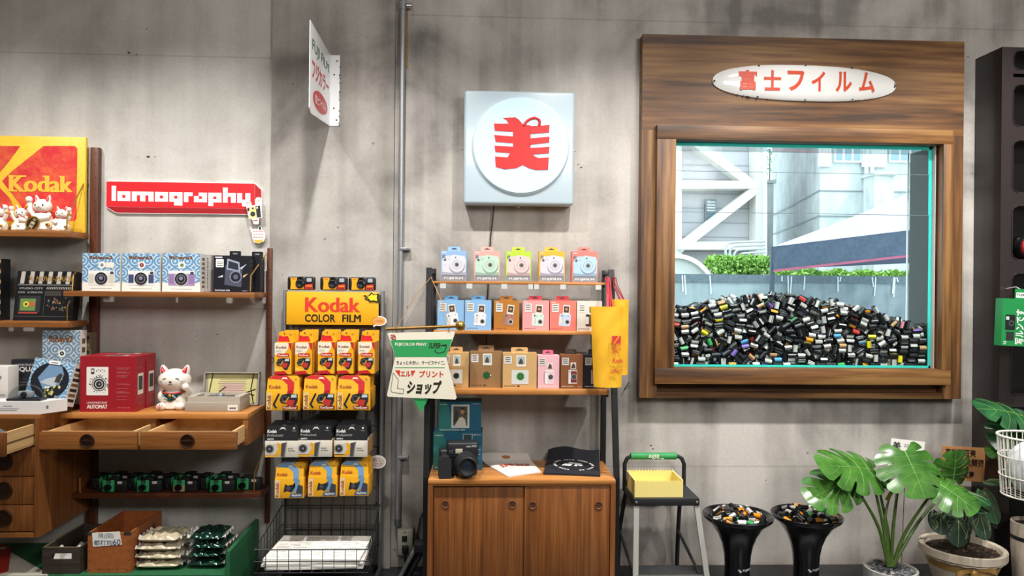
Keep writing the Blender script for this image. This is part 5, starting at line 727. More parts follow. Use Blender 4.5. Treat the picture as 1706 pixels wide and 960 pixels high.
def lucky_cat(x, y, z, H_, arm, label, coin=False, turn=0.0, patches=True):
    t = thing('lucky_cat', label, 'figurine', (x, y, z), turn); s = H_
    b = MB(); b.lathe([(0, 0), (.25 * s, 0), (.29 * s, .06 * s), (.28 * s, .2 * s), (.21 * s, .42 * s), (.15 * s, .52 * s), (0, .55 * s)], CERAM, 24)
    b.ell((0, -.01 * s, .67 * s), (.235 * s, .19 * s, .19 * s), CERAM, 22)
    for k in (-1, 1):
        b.tube([(k * .13 * s, -.01 * s, .78 * s), (k * .165 * s, -.01 * s, .90 * s), (k * .18 * s, -.01 * s, .965 * s)], .075 * s, CERAM, 12, .018 * s)
        b.ell((k * .15 * s, -.22 * s, .06 * s), (.09 * s, .13 * s, .065 * s), CERAM, 12); b.ell((k * .19 * s, -.08 * s, .16 * s), (.11 * s, .16 * s, .15 * s), CERAM, 12)
    b.tube([(arm * .2 * s, -.02 * s, .42 * s), (arm * .31 * s, -.05 * s, .56 * s), (arm * .32 * s, -.06 * s, .78 * s)], .07 * s, CERAM, 12, .065 * s); b.ell((arm * .31 * s, -.09 * s, .84 * s), (.085 * s, .08 * s, .09 * s), CERAM, 14)
    b.tube([(-arm * .18 * s, -.05 * s, .45 * s), (-arm * .22 * s, -.2 * s, .36 * s), (-arm * .1 * s, -.27 * s, .33 * s)], .065 * s, CERAM, 12, .06 * s); b.ell((-arm * .08 * s, -.28 * s, .33 * s), .07 * s, CERAM, 12)
    b.build('body', t)
    b = MB()
    for k in (-1, 1): b.tube([(k * .135 * s, -.066 * s, .80 * s), (k * .165 * s, -.052 * s, .89 * s), (k * .177 * s, -.030 * s, .945 * s)], .04 * s, EARC, 8, .006 * s)
    b.build('ear_lining', t)
    b = MB(); b.tube([(.17 * s * math.cos(i * PI / 10), -.01 * s + .16 * s * math.sin(i * PI / 10), .505 * s) for i in range(20)], .022 * s, K('#a52a24', .35), 8, closed=True); b.build('collar', t)
    b = MB()
    for k in (-1, 1):
        b.ell((k * .095 * s, -.178 * s, .69 * s), (.032 * s, .012 * s, .036 * s), K('#d9d3c0', .2), 10); b.ell((k * .095 * s, -.186 * s, .69 * s), (.02 * s, .01 * s, .026 * s), EYE_, 10)
        b.tube([(k * .015 * s, -.2 * s, .615 * s), (k * .045 * s, -.197 * s, .605 * s), (k * .07 * s, -.19 * s, .618 * s)], .006 * s, DARK, 5)
    b.ell((0, -.202 * s, .645 * s), (.018 * s, .012 * s, .013 * s), K('#d6707a', .3), 8); b.build('face', t)
    if patches:
        b = MB()
        for cx, cy, cz, r_ in ((.24, -.21, .17, .06), (-.2, .06, .36, .08), (arm * .36, -.1, .66, .05)): b.ell((cx * s, cy * s, cz * s), (r_ * s, r_ * .8 * s, r_ * s), PATCH, 10)
        b.ell((.245 * s, -.245 * s, .17 * s), (.03 * s, .02 * s, .03 * s), DARK, 8); b.build('painted_patch', t)
    if coin:
        b = MB(); b.T = Matrix.Translation((-.05 * s, -.36 * s, .19 * s)) @ Matrix.Rotation(R(28), 4, 'Y') @ Matrix.Rotation(R(25), 4, 'Z')
        b.prism([(.15 * s * math.cos(i * PI / 14), .195 * s * math.sin(i * PI / 14)) for i in range(28)], -.02 * s, .02 * s, GOLD)
        b.poly([(.115 * s * math.cos(i * PI / 14), .165 * s * math.sin(i * PI / 14)) for i in range(28)], K('#37281a', .4), -.0215 * s)
        b.text('千', -.045 * s, .06 * s, .045 * s, .14 * s, K('#e6d3a8', .4), -.023 * s, .02); b.text('萬', -.05 * s, -.04 * s, .05 * s, .05 * s, K('#e6d3a8', .4), -.023 * s, .02); b.text('両', -.045 * s, -.14 * s, .045 * s, -.05 * s, K('#e6d3a8', .4), -.023 * s, .02); b.build('gold_coin', t)
    return t
cx = lambda p, y: P(p, 384, y).x
lucky_cat(cx(-4, -.15), -.14, zA, .135, 1, 'white lucky cat cut off by the left edge of the photo', turn=-.1)
lucky_cat(cx(36, -.105), -.104, zA, .135, -1, 'lucky cat half hidden behind the smallest cat', turn=.1)
lucky_cat(cx(34, -.19), -.176, zA, .075, 1, 'smallest lucky cat in front of the big one', patches=False)
lucky_cat(cx(72, -.12), -.122, zA, .185, -1, 'biggest lucky cat holding a gold coin', True)
lucky_cat(cx(102, -.145), -.138, zA, .128, 1, 'lucky cat right of the big one with its left paw raised')

# ------------------------------------------------------------------ camera cartons
def rings_mat(name, base, line):
    m, n, l, b = new_mat(name); tc = n.new('ShaderNodeTexCoord'); mp = n.new('ShaderNodeMapping'); mp.inputs['Scale'].default_value = (17, 0, 17); l.new(tc.outputs['Object'], mp.inputs[0])
    f = n.new('ShaderNodeVectorMath'); f.operation = 'FRACTION'; l.new(mp.outputs[0], f.inputs[0]); s = n.new('ShaderNodeVectorMath'); s.operation = 'SUBTRACT'; s.inputs[1].default_value = (.5, 0, .5); l.new(f.outputs[0], s.inputs[0])
    ln = n.new('ShaderNodeVectorMath'); ln.operation = 'LENGTH'; l.new(s.outputs[0], ln.inputs[0]); k = n.new('ShaderNodeMath'); k.operation = 'MULTIPLY'; k.inputs[1].default_value = 26; l.new(ln.outputs['Value'], k.inputs[0])
    sn = n.new('ShaderNodeMath'); sn.operation = 'SINE'; l.new(k.outputs[0], sn.inputs[0]); r = ramp(n, [(.45, base), (.55, line)]); l.new(sn.outputs[0], r.inputs[0]); l.new(r.outputs[0], b.inputs['Base Color']); b.inputs['Roughness'].default_value = .5; return m
RINGS = rings_mat('ring_print', '#6793b8', '#c6d8e2'); RINGD = rings_mat('ring_print_grey', '#6d8298', '#bcc8ce')
def sides(b, w, d, h, lines='#6a5238'):
    "small print down the right hand side"
    for i in range(7): z = h * (.1 + .12 * i); b.add([(w / 2 + .0005, d * .25, z), (w / 2 + .0005, d * .75, z), (w / 2 + .0005, d * .75, z + h * .07), (w / 2 + .0005, d * .25, z + h * .07)], [(0, 1, 2, 3)], lines)
def retro_box(label, loc, w, d, h, body, accent, vf, rings=RINGS, group=None, rot=None, flash=False, titlecol='#6e4520'):
    t = thing('camera_box', label, 'camera box', loc, rot=rot, group=group)
    b = MB(); b.box(-w / 2, 0, 0, w / 2, d, h, K('#e9e6de', .6)); b.rect(-w / 2 + .0005, h * .235, w / 2 - .0005, h - .0005, rings, -.0005); sides(b, w, d, h)
    b.build('carton', t)
    b = MB(); X = lambda u: (u - .5) * w; Zz = lambda v: v * h; y = -.001
    b.text('fisheye2', X(.17), Zz(.82), X(.8), Zz(.93), K(titlecol, .5), y, .04)
    for i in range(14): b.rect(X(.23 + i * .04), Zz(.065), X(.255 + i * .04), Zz(.08), '#8d8b86', y)
    b.build('printed_title', t)
    b = MB(); b.rrect(X(.16), Zz(.16), X(.86), Zz(.52), .006, K(body, .5), y); b.rect(X(.16), Zz(.47), X(.86), Zz(.54), '#ecebe6', y - .0003)
    for u0 in (.17, .7): b.rect(X(u0), Zz(.22), X(u0 + .14), Zz(.44), K(accent, .5), y - .0006)
    b.rect(X(.74), Zz(.45), X(.83), Zz(.52), '#3a3f48', y - .0007)
    r = w * .17; c = (X(.5), Zz(.33)); b.disc(*c, r * 1.08, '#e3e1dc', y - .0009, 24); b.disc(*c, r, '#25262c', y - .0012, 24); b.disc(*c, r * .7, '#6b6a74', y - .0015, 20); b.disc(*c, r * .55, '#1b1c24', y - .0018, 20); b.disc(c[0], c[1] + r * .1, r * .3, '#8783a0', y - .0021, 14)
    c = (X(.52), Zz(.69)); b.disc(*c, w * .095, '#efefea', y - .0009, 20); b.disc(*c, w * .06, K(vf, .4), y - .0012, 18); b.disc(*c, w * .038, '#23242a', y - .0015, 14); b.disc(*c, w * .018, '#b9b9c0', y - .0018, 10)
    if flash: b.rect(X(.62), Zz(.62), X(.84), Zz(.76), '#eae4d4', y - .0006)
    b.build('printed_camera', t); return t
rg = 'blue patterned camera boxes'
for (p0, p1, lab, body, acc, vf, fl) in ((137, 200.5, 'blue ring patterned box with an all white camera, leftmost on its shelf', '#e6e2d8', '#cfc9bc', '#d8d8d2', True), (203, 267, 'blue ring patterned box with a navy and white camera and red viewfinder', '#dfe0e2', '#3d4a72', '#b8412f', False), (270, 334, 'blue ring patterned box with a lilac camera and green viewfinder', '#a58bb8', '#8f77a8', '#a9d08e', False)):
    X, Z, w, h = span(p0, p1, 423, 484, -.2); retro_box(lab, (X, -.2, zC), w - .002, .09, P((p0 + p1) / 2, 422, -.2).z - zC, body, acc, vf, flash=fl, group=rg)
X, Z, w, h = span(341, 353.5, 425, 484, -.14)
t = thing('camera_box', 'grey camera box seen edge on beside the lilac camera box', 'camera box', (X, -.15, zC)); b = MB(); hh = P(347, 425, -.15).z - zC; b.box(-w / 2, 0, 0, w / 2, .11, hh, K('#8d8a88', .6)); b.build('carton', t)
b = MB(); b.rect(-w / 2 + .001, .004, w / 2 - .001, hh - .004, K('#a29f9b', .6), -.0006)
for i in range(16): b.disc(0, hh * (.08 + i * .055), .0035, '#4d443c' if i % 2 else '#7b7774', -.001, 8)
b.build('printed_spine', t)
def darkbox(label, loc, w, d, h, tab=True, rot=None):
    t = thing('camera_box', label, 'camera box', loc, rot=rot); b = MB(); b.box(-w / 2, 0, 0, w / 2, d, h, K('#1b1d25', .35)); sides(b, w, d, h, '#3a3d48'); b.build('carton', t)
    if tab: b = MB(); b.prism(rr(-.02, h - .002, .035, h + .024, .006), d * .4, d * .4 + .002, BLACK); b.rect(-.004, h + .008, .018, h + .014, '#8a8c92', d * .4 - .0005); b.build('hang_tab', t)
    return t
X, Z, w, h = span(356, 415.5, 426, 485, -.2); h = P(386, 426, -.2).z - zC
t = darkbox('black camera box printed with an open silver camera, right of the blue boxes', (X, -.2, zC), w, .07, h)
b = MB(); XX = lambda u: (u - .5) * w; ZZ = lambda v: v * h; y = -.0008
b.poly([(XX(.3), ZZ(.2)), (XX(.78), ZZ(.14)), (XX(.8), ZZ(.62)), (XX(.33), ZZ(.74))], '#4a4f60', y); b.poly([(XX(.36), ZZ(.62)), (XX(.74), ZZ(.56)), (XX(.72), ZZ(.82)), (XX(.38), ZZ(.92))], '#9aa3b8', y - .0003); b.poly([(XX(.4), ZZ(.66)), (XX(.7), ZZ(.6)), (XX(.68), ZZ(.78)), (XX(.42), ZZ(.86))], '#272a36', y - .0006)
c = (XX(.62), ZZ(.42)); b.disc(*c, .03, '#7b8296', y - .0009, 20); b.disc(*c, .024, '#16171f', y - .0012, 20); b.disc(*c, .012, '#5a6078', y - .0015, 14); b.poly([(XX(.1), ZZ(.4)), (XX(.26), ZZ(.47)), (XX(.26), ZZ(.41))], '#c9d0e4', y); b.poly([(XX(.82), ZZ(.45)), (XX(.97), ZZ(.52)), (XX(.84), ZZ(.4))], '#e0c48a', y); b.poly([(XX(.72), ZZ(.66)), (XX(.93), ZZ(.78)), (XX(.78), ZZ(.62))], '#b6bdd2', y); b.build('printed_camera', t)
b = MB(); b.text("lomo'instant wide", XX(.04), ZZ(.03), XX(.46), ZZ(.085), '#d8dae2', -.001, .02); b.rect(XX(.8), ZZ(.03), XX(.95), ZZ(.05), '#8a8c98', -.001); b.build('printed_title', t)
b = MB(); b.rrect(XX(.06), ZZ(.68), XX(.28), ZZ(.9), .004, '#eceae4', -.0012)
for k in range(3): b.rect(XX(.09), ZZ(.72 + .05 * k), XX(.25), ZZ(.735 + .05 * k), '#77757a', -.0016)
b.rect(XX(.04), ZZ(.93), XX(.24), ZZ(.97), '#c9c9cf', -.0012); b.build('price_sticker', t)
X, Z, w, h = span(412, 432, 428, 486, -.13); darkbox('black camera box tucked behind at the right end of the shelf', (X, -.12, zC), w * 1.05, .07, P(420, 427, -.12).z - zC, tab=True)

# clapperboard box and the gold and black box beside it
X, Z, w, h = span(26, 124, 453, 533, -.13); h = .245
t = thing('camera_box', 'black box printed like a film clapperboard with gold lettering', 'camera box', (X, -.15, zB), rot=(R(-8), 0, 0)); b = MB(); b.box(-w / 2, 0, 0, w / 2, .05, h, K('#17181c', .35)); b.build('carton', t)
b = MB(); XX = lambda u: (u - .5) * w; ZZ = lambda v: v * h; y = -.0008
for i in range(6): u = .06 + i * .155; b.poly([(XX(u), ZZ(.74)), (XX(u + .07), ZZ(.74)), (XX(u + .085), ZZ(.99)), (XX(u + .015), ZZ(.99))], '#b9b2a8', y)
b.rect(XX(.03), ZZ(.715), XX(.98), ZZ(.722), '#c9c6bd', y)
for i in range(14): u = .52 + i * .03; b.poly([(XX(u), ZZ(.63)), (XX(u + .012), ZZ(.63)), (XX(u + .026), ZZ(.68)), (XX(u + .014), ZZ(.68))], '#b9b2a8', y)
b.text('STUDIO CITY', XX(.06), ZZ(.63), XX(.46), ZZ(.665), '#b9b6ad', y, .01); b.text('ALTERNATIVE', XX(.2), ZZ(.55), XX(.46), ZZ(.585), '#b9b6ad', y, .01); b.text('SCENE', XX(.05), ZZ(.55), XX(.16), ZZ(.585), '#b9b6ad', y, .01); b.rect(XX(.5), ZZ(.5), XX(.78), ZZ(.6), '#3a3730', y); b.rect(XX(.5), ZZ(.1), XX(.506), ZZ(.52), '#55534c', y)
b.rect(XX(.02), ZZ(.08), XX(.98), ZZ(.09), '#4d4b46', y); b.build('printed_clapper', t)
b = MB(); b.text("'A' MOVIE-MAKER", XX(.2), ZZ(.79), XX(.98), ZZ(.9), K('#b08a3c', .4, .4), -.0012, .02, .2); b.build('gold_lettering', t, label='gold lettering')
b = MB(); b.rrect(XX(.07), ZZ(.16), XX(.44), ZZ(.5), .006, '#2a2d30', y); b.rect(XX(.1), ZZ(.2), XX(.36), ZZ(.44), '#6a8a4a', y - .0003); b.disc(XX(.2), ZZ(.33), .014, '#d8c83a', y - .0006, 14); b.disc(XX(.3), ZZ(.33), .012, '#c8573a', y - .0006, 14); b.disc(XX(.2), ZZ(.33), .006, '#24262a', y - .0009, 10); b.rect(XX(.08), ZZ(.14), XX(.4), ZZ(.17), '#b0413a', y - .0003)
random.seed(3)
for i in range(46): u, v = random.uniform(.56, .92), random.uniform(.2, .46); b.disc(XX(u), ZZ(v), random.uniform(.002, .005), random.choice(['#a4823c', '#55564e', '#8d8f86', '#9a4a36', '#5b6b4a']), y - .0003, 6)
b.build('printed_camera', t)
X = P(-22, 480, -.13).x
t = thing('camera_box', 'black and gold box cut off by the left edge, beside the clapperboard box', 'camera box', (X, -.15, zB)); b = MB(); b.box(-.08, 0, 0, .08, .07, .3, BLACK); b.build('carton', t)
b = MB()
for i in range(6): b.poly([(.055, .02 + i * .05), (.08, .03 + i * .05), (.08, .05 + i * .05)], K('#b08a5a', .5), -.001)
b.rect(-.06, .05, .03, .25, '#3a3226', -.001); b.build('printed_pattern', t)

# cartons on the drawer cabinet
X, Z, w, h = span(64, 128, 551, 664, -.2); retro_box('tall grey blue box with a black and white camera, behind the tilted box', (X, -.17, zF), w, .055, P(96, 551, -.17).z - zF, '#e2e0da', '#2a2c30', '#3a3c40', RINGD)
for k, (c, lb) in enumerate((('#3a3026', 'dark brown'), ('#6d5f48', 'dusty olive'))):
    X, Z, w, h = span(130 + 7 * k, 141 + 7 * k, 556, 664, -.12); t = thing('camera_box', f'thin {lb} box standing on edge behind the grey blue camera box', 'camera box', (X, -.115 + .012 * k, zF)); hh = .355 - .012 * k
    b = MB(); b.box(-.013, 0, 0, .013, .06, hh, K(c, .6)); b.build('carton', t); b = MB()
    for i in range(9): b.rect(-.008, .03 + i * .035, .008, .045 + i * .035, '#b09a6c' if i % 2 else '#1f1b18', -.0006)
    b.build('printed_spine', t)
X, Z, w, h = span(14, 66, 601, 668, -.25); h = P(40, 601, -.25).z - zF
t = thing('camera_box', 'black box with white block lettering behind the round windowed box', 'camera box', (X - .02, -.20, zF)); b = MB(); b.box(-w / 2, 0, 0, w / 2, .045, h, K('#1d1e24', .4), .003); b.build('carton', t)
b = MB(); b.text("LOMO'INSTANT", -w * .34, h * .86, w * .45, h * .91, '#c6c6c8', -.001, .02); b.text('SQUARE', -w * .34, h * .72, w * .55, h * .84, '#dcdcdc', -.001, .03); b.rrect(-w * .42, h * .2, w * .3, h * .5, .008, '#35363d', -.0008); b.rect(-w * .3, h * .42, w * .1, h * .6, '#2a2b31', -.0009); b.stroke([(-w * .44, h * .5), (w * .3, h * .5)], .002, '#7d7f87', -.0012); b.stroke([(-w * .44, h * .18), (w * .3, h * .18)], .002, '#7d7f87', -.0012); b.disc(-w * .05, h * .34, .018, '#0f1014', -.0013); b.build('printed_front', t)
X, Z, w, h = span(-40, 13, 611, 668, -.3); h = P(5, 611, -.3).z - zF
t = thing('camera_box', 'plain white box cut off at the left edge on the drawer cabinet', 'camera box', (X, -.3, zF)); b = MB(); b.box(-w / 2, 0, 0, w / 2, .08, h, K('#e0dcd6', .6), .002); b.build('carton', t); b = MB(); b.rect(-w * .3, h * .3, w * .42, h * .34, '#a8a5a2', -.0008); b.rect(-w * .3, h * .7, w * .3, h * .78, '#8f8c8a', -.0008); b.build('printed_front', t)
# tilted box with round window
X, Z, w, h = span(46, 112, 603, 664, -.33)
zW = zF + .0
t = thing('window_box', 'tilted blue patterned box with a large oval window showing a picture', 'camera box', (P(71, 664, -.33).x, -.325, zF + .031), rot=(R(-14), R(7), R(-6)))
w, h = .2, .2
b = MB(); b.box(-w / 2, 0, 0, w / 2, .07, h, K('#dcdad4', .6)); b.rect(-w / 2 + .001, .001, w / 2 - .001, h - .001, RINGS, -.0005)
for i in range(7): z = h * (.1 + .12 * i); b.add([(w / 2 + .0005, .01, z), (w / 2 + .0005, .06, z), (w / 2 + .0005, .06, z + h * .07), (w / 2 + .0005, .01, z + h * .07)], [(0, 1, 2, 3)], '#7a6238' if i % 2 else '#2d2a26')
b.build('carton', t)
b = MB(); b.disc(0, h * .52, w * .46, K('#20242c', .2), -.001, 32, rz=h * .42); b.build('oval_window', t)
b = MB(); b.poly([(-w * .1, h * .3), (-w * .3, h * .55), (-w * .12, h * .88), (w * .2, h * .88), (w * .3, h * .7), (w * .25, h * .45)], '#6f8fb0', -.0014); b.poly([(-w * .22, h * .45), (w * .1, h * .4), (w * .3, h * .6), (w * .1, h * .62), (-w * .1, h * .55)], '#b4bcc4', -.0017); b.poly([(w * .12, h * .5), (w * .25, h * .5), (w * .27, h * .7), (w * .2, h * .72), (w * .14, h * .64)], '#3b352c', -.002)
for i in range(18): b.disc(w * random.uniform(-.05, .32), h * random.uniform(.16, .42), .006, random.choice(['#d8cf7a', '#e8e4c8', '#6d7440', '#a8a060']), -.002, 7)
b.build('picture', t); b = MB(); b.rect(-w * .14, h * .9, w * .14, h * .985, '#eeece6', -.0012); b.rect(-w * .08, h * .93, w * .08, h * .95, '#6f6f74', -.0016); b.build('white_label', t)
X, Z, w, h = span(-40, 62, 664, 688, -.45); x1_ = P(68, 675, -.45).x; x0 = P(-60, 675, -.45).x
t = thing('flat_box', 'low white carton at the front of the drawer cabinet', 'box', ((x0 + x1_) / 2, -.445, zF)); w = x1_ - x0
b = MB(); b.add([(-w / 2, 0, 0), (w / 2, 0, 0), (w / 2 + .06, .095, 0), (-w / 2 + .06, .095, 0), (-w / 2, 0, .055), (w / 2, 0, .055), (w / 2 + .06, .095, .055), (-w / 2 + .06, .095, .055)], [(3, 2, 1, 0), (4, 5, 6, 7), (0, 1, 5, 4), (1, 2, 6, 5), (2, 3, 7, 6), (3, 0, 4, 7)], K('#e8e6e4', .6)); b.build('carton', t)
b = MB(); b.rect(-.02, .015, .06, .019, '#a5a3a6', -.0006); b.rect(.0, .034, .04, .037, '#a5a3a6', -.0006); b.rect(-.02, .024, .07, .027, '#bdbbbd', -.0006)
for i in range(4): b.add([(w / 2 + .0106 + .012 * i, .0165 + .02 * i, .02), (w / 2 + .0186 + .012 * i, .0296 + .02 * i, .02), (w / 2 + .0186 + .012 * i, .0296 + .02 * i, .035), (w / 2 + .0106 + .012 * i, .0165 + .02 * i, .035)], [(0, 1, 2, 3)], '#77757a')
b.build('printed_text', t)
CLR = glass('clear_plastic', '#e6ecee', 1.0)
zz = zF + .0555; X = P(46, 668, -.39).x
t = thing('camera', 'small camera under a clear plastic dome on the low white carton', 'camera', (X, -.40, zz))
b = MB(); b.prism(rr(-.07, 0, .08, .011, .005), -.03, .025, K('#2b2d33', .3)); b.build('base_plate', t)
b = MB(); b.box(-.032, -.018, .011, .032, .014, .042, K('#c9ccd0', .25, .4), .008); b.T = Matrix.Translation((0, -.018, .027)) @ Matrix.Rotation(PI / 2, 4, 'X'); b.lathe([(0, .008), (.011, .008), (.014, 0)], K('#2b2d33', .3), 16); b.build('camera_body', t)
b = MB(); b.lathe([(.076 * math.cos(a * PI / 16), .062 * math.sin(a * PI / 16)) for a in range(0, 9)], CLR, 28, (0, 0, .011)); b.T = Matrix.Diagonal((1, .45, 1, 1)); b2 = MB(); b2.T = Matrix.Diagonal((1, .5, 1, 1)); b2.lathe([(.076 * math.cos(a * PI / 16), .062 * math.sin(a * PI / 16)) for a in range(0, 9)], CLR, 28, (0, 0, .011)); b2.build('clear_dome', t)

# ------------------------------------------------------------------ desk: red cartons, cat, gift box
REDB = K('#9c1c28', .42); REDD = '#7c1520'
w = P(226, 640, -.265).x - P(133, 640, -.265).x; X = (P(226, 640, -.265).x + P(133, 640, -.265).x) / 2; h = P(180, 594, -.265).z - zE
RP = {}
def red_box(label, loc, front):
    t = thing('camera_box', label, 'camera box', loc, group='red camera boxes on the desk'); b = MB(); b.box(-w / 2, 0, 0, w / 2, .095, h, REDB)
    for i in range(6): z = h * (.12 + .13 * i); b.add([(w / 2 + .0004, .03, z), (w / 2 + .0004, .065, z), (w / 2 + .0004, .065, z + .003), (w / 2 + .0004, .03, z + .003)], [(0, 1, 2, 3)], '#c2606a')
    b.build('carton', t)
    b = MB(); x_ = w / 2 + .0008
    b.add([(x_, .02, h * .3), (x_, .075, h * .3), (x_, .075, h * .68), (x_, .02, h * .68)], [(0, 1, 2, 3)], '#e8e4da'); b.add([(x_ + .0004, .027, h * .38), (x_ + .0004, .068, h * .38), (x_ + .0004, .068, h * .63), (x_ + .0004, .027, h * .63)], [(0, 1, 2, 3)], '#3d4440'); b.build('printed_photo', t)
    b = MB(); b.add([(-w * .1, .02, h + .0006), (w * .3, .02, h + .0006), (w * .3, .07, h + .0006), (-w * .1, .07, h + .0006)], [(0, 1, 2, 3)], '#b59a94'); b.add([(-w * .07, .03, h + .001), (w * .2, .03, h + .001), (w * .2, .06, h + .001), (-w * .07, .06, h + .001)], [(0, 1, 2, 3)], '#4b3b38'); b.build('printed_top', t)
    b = MB(); XX = lambda u: (u - .5) * w; ZZ = lambda v: v * h; y = -.0008
    b.rrect(XX(.12), ZZ(.3), XX(.51), ZZ(.81), .004, '#eeece6', y); c = (XX(.345), ZZ(.5)); b.ring(*c, .030, .034, '#55555a', y - .0004); b.disc(*c, .026, '#2b2b30', y - .0004); b.disc(*c, .018, '#d4d3d0', y - .0007); b.disc(*c, .014, '#222228', y - .001); b.disc(c[0] + .002, c[1], .004, '#b8b8c0', y - .0013, 8)
    b.rect(XX(.2), ZZ(.68), XX(.26), ZZ(.78), '#3a3a40', y - .0004); b.rect(XX(.21), ZZ(.72), XX(.25), ZZ(.76), '#eeece6', y - .0007)
    random.seed(8)
    for i in range(30):
        a = random.uniform(0, 6.28); r_ = random.uniform(.038, .047); p = (c[0] + r_ * math.cos(a), c[1] + r_ * math.sin(a)); b.disc(*p, random.uniform(.0015, .0035), '#3a3a40', y - .0004, 6)
    for k in range(5): b.disc(XX(.3 + .035 * k), ZZ(.74 + .02 * (k % 2)), .003, '#3a3a40', y - .0004, 6)
    b.build('printed_camera', t)
    b = MB(); b.text("LOMO'INSTANT", XX(.13), ZZ(.15), XX(.5), ZZ(.185), '#f0e6e0', y, .02); b.text('AUTOMAT', XX(.13), ZZ(.06), XX(.5), ZZ(.13), '#f4eeea', y, .04)
    for i, v in enumerate((.79, .77, .72, .7, .65, .63, .5, .42, .36, .34, .28, .22)): b.rect(XX(.66), ZZ(v), XX(.9 - .03 * (i % 3)), ZZ(v + .006), '#c77a7e', y)
    for i in range(4): b.rect(XX(.68 + .06 * i), ZZ(.07), XX(.72 + .06 * i), ZZ(.082), '#c77a7e', y)
    b.build('printed_text', t)
red_box('front red camera box with a white camera printed on it, on the desk', (X, -.265, zE), 1)
red_box('red camera box standing behind the front red one on the desk', (X + .002, -.158, zE), 0)
# waving white cat
s = P(289, 608, -.17).z - zE
X = P(289, 640, -.17).x; t = thing('lucky_cat', 'big headed white cat figurine with red ears on the desk', 'figurine', (X, -.15, zE), rz=.06)
CW2 = K('#ebe4d8', .3, coat=.3)
b = MB(); b.lathe([(0, 0), (.26 * s, 0), (.31 * s, .04 * s), (.30 * s, .2 * s), (.25 * s, .36 * s), (.15 * s, .46 * s), (0, .5 * s)], CW2, 24); b.ell((0, -.02 * s, .64 * s), (.36 * s, .29 * s, .27 * s), CW2, 24)
for k in (-1, 1):
    b.tube([(k * .22 * s, 0, .8 * s), (k * .265 * s, 0, .92 * s), (k * .275 * s, 0, .985 * s)], .105 * s, CW2, 14, .03 * s); b.ell((k * .2 * s, -.26 * s, .08 * s), (.12 * s, .12 * s, .085 * s), CW2, 14)
b.ell((-.27 * s, -.08 * s, .28 * s), (.08 * s, .1 * s, .13 * s), CW2, 12); b.tube([(.26 * s, -.05 * s, .3 * s), (.35 * s, -.12 * s, .42 * s), (.31 * s, -.2 * s, .5 * s)], .07 * s, CW2, 12, .075 * s); b.ell((.3 * s, -.21 * s, .51 * s), .085 * s, CW2, 12); b.build('body', t)
b = MB()
for k in (-1, 1): b.tube([(k * .22 * s, -.09 * s, .83 * s), (k * .258 * s, -.08 * s, .91 * s), (k * .268 * s, -.04 * s, .955 * s)], .055 * s, EARC, 10, .01 * s)
b.build('ear_lining', t)
b = MB()
for k in (-1, 1): b.tube([(k * .13 * s - .05 * s, -.282 * s, .7 * s), (k * .13 * s, -.288 * s, .715 * s), (k * .13 * s + .05 * s, -.282 * s, .7 * s)], .008 * s, DARK, 5)
b.ell((0, -.31 * s, .635 * s), (.03 * s, .02 * s, .022 * s), DARK, 8); b.tube([(-.06 * s, -.307 * s, .565 * s), (-.03 * s, -.31 * s, .575 * s), (0, -.312 * s, .59 * s), (.03 * s, -.31 * s, .575 * s), (.06 * s, -.307 * s, .565 * s)], .007 * s, DARK, 5)
for k in (-1, 1):
    for d in (-.02, .02): b.tube([(k * .2 * s, -.262 * s, .62 * s + d * s), (k * .29 * s, -.215 * s, .625 * s + 1.5 * d * s)], .004 * s, DARK, 4)
b.build('face', t)
b = MB(); b.tube([(.235 * s * math.cos(-PI * i / 16), -.04 * s + .25 * s * math.sin(-PI * i / 16), (.40 - .03 * math.sin(PI * i / 16)) * s) for i in range(17)], .024 * s, K('#b0302a', .4), 8); b.build('collar', t)
b = MB(); b.grid(lambda u, v: Vector(((u - .5) * .46 * s * (1 - .3 * v), -.04 * s - .27 * s * math.sqrt(max(0, 1 - ((u - .5) * 1.75) ** 2)) - .01 * s, (.37 - .17 * v * (1 - (2 * u - 1) ** 2 * .6)) * s)), 14, 6, K('#24393f', .4))
for i in range(24): u = random.uniform(-.18, .18); b.ell((u * s, -.04 * s - .275 * s * math.sqrt(1 - (u * 3.4) ** 2 * .6), random.uniform(.22, .36) * s), .016 * s, random.choice(['#e8e3da', '#57a3c9', '#c9483f', '#3f8f63']), 6)
b.ell((0, -.325 * s, .33 * s), .035 * s, GOLD, 10); b.build('bib', t)
b = MB()
for dx, dz, r_ in ((0, 0, .035), (-.05, .045, .016), (0, .06, .016), (.05, .045, .016)): b.ell((-.2 * s + dx * s, -.372 * s, .075 * s + dz * s), (r_ * s, .012 * s, r_ * s), K('#cf7a78', .4), 8)
b.build('paw_pad', t)
# grey gift box with propped lid
x0, x1_ = P(309, 665, -.24).x, P(401, 665, -.24).x; ox = (x0 + x1_) / 2; w = x1_ - x0
GRY = K('#a59d8e', .6); GRYL = K('#b9b1a2', .6); h = .062
t = thing('gift_box', 'open grey gift box with its lid leaning behind and a camera inside', 'box', (ox, -.25, zE))
b = MB(); b.box(-w / 2, 0, 0, w / 2, .15, h * .72, GRY, .002); b.build('base', t)
b = MB(); th = .006
b.box(-w / 2 + .012, .004, h * .72, w / 2 - .002, .012, h * 1.15, GRYL); b.box(-w / 2 + .012, .136, h * .72, w / 2 - .002, .146, h * 1.15, GRYL); b.box(-w / 2 + .0125, .012, h * .72, -w / 2 + .04, .136, h * 1.145, GRYL); b.box(w / 2 - .03, .012, h * .72, w / 2 - .0025, .136, h * 1.145, GRYL); b.box(-w / 2 + .03, .01, h * .72, w / 2 - .02, .14, h * .76, K('#6d6a66', .6)); b.build('inner_tray', t)
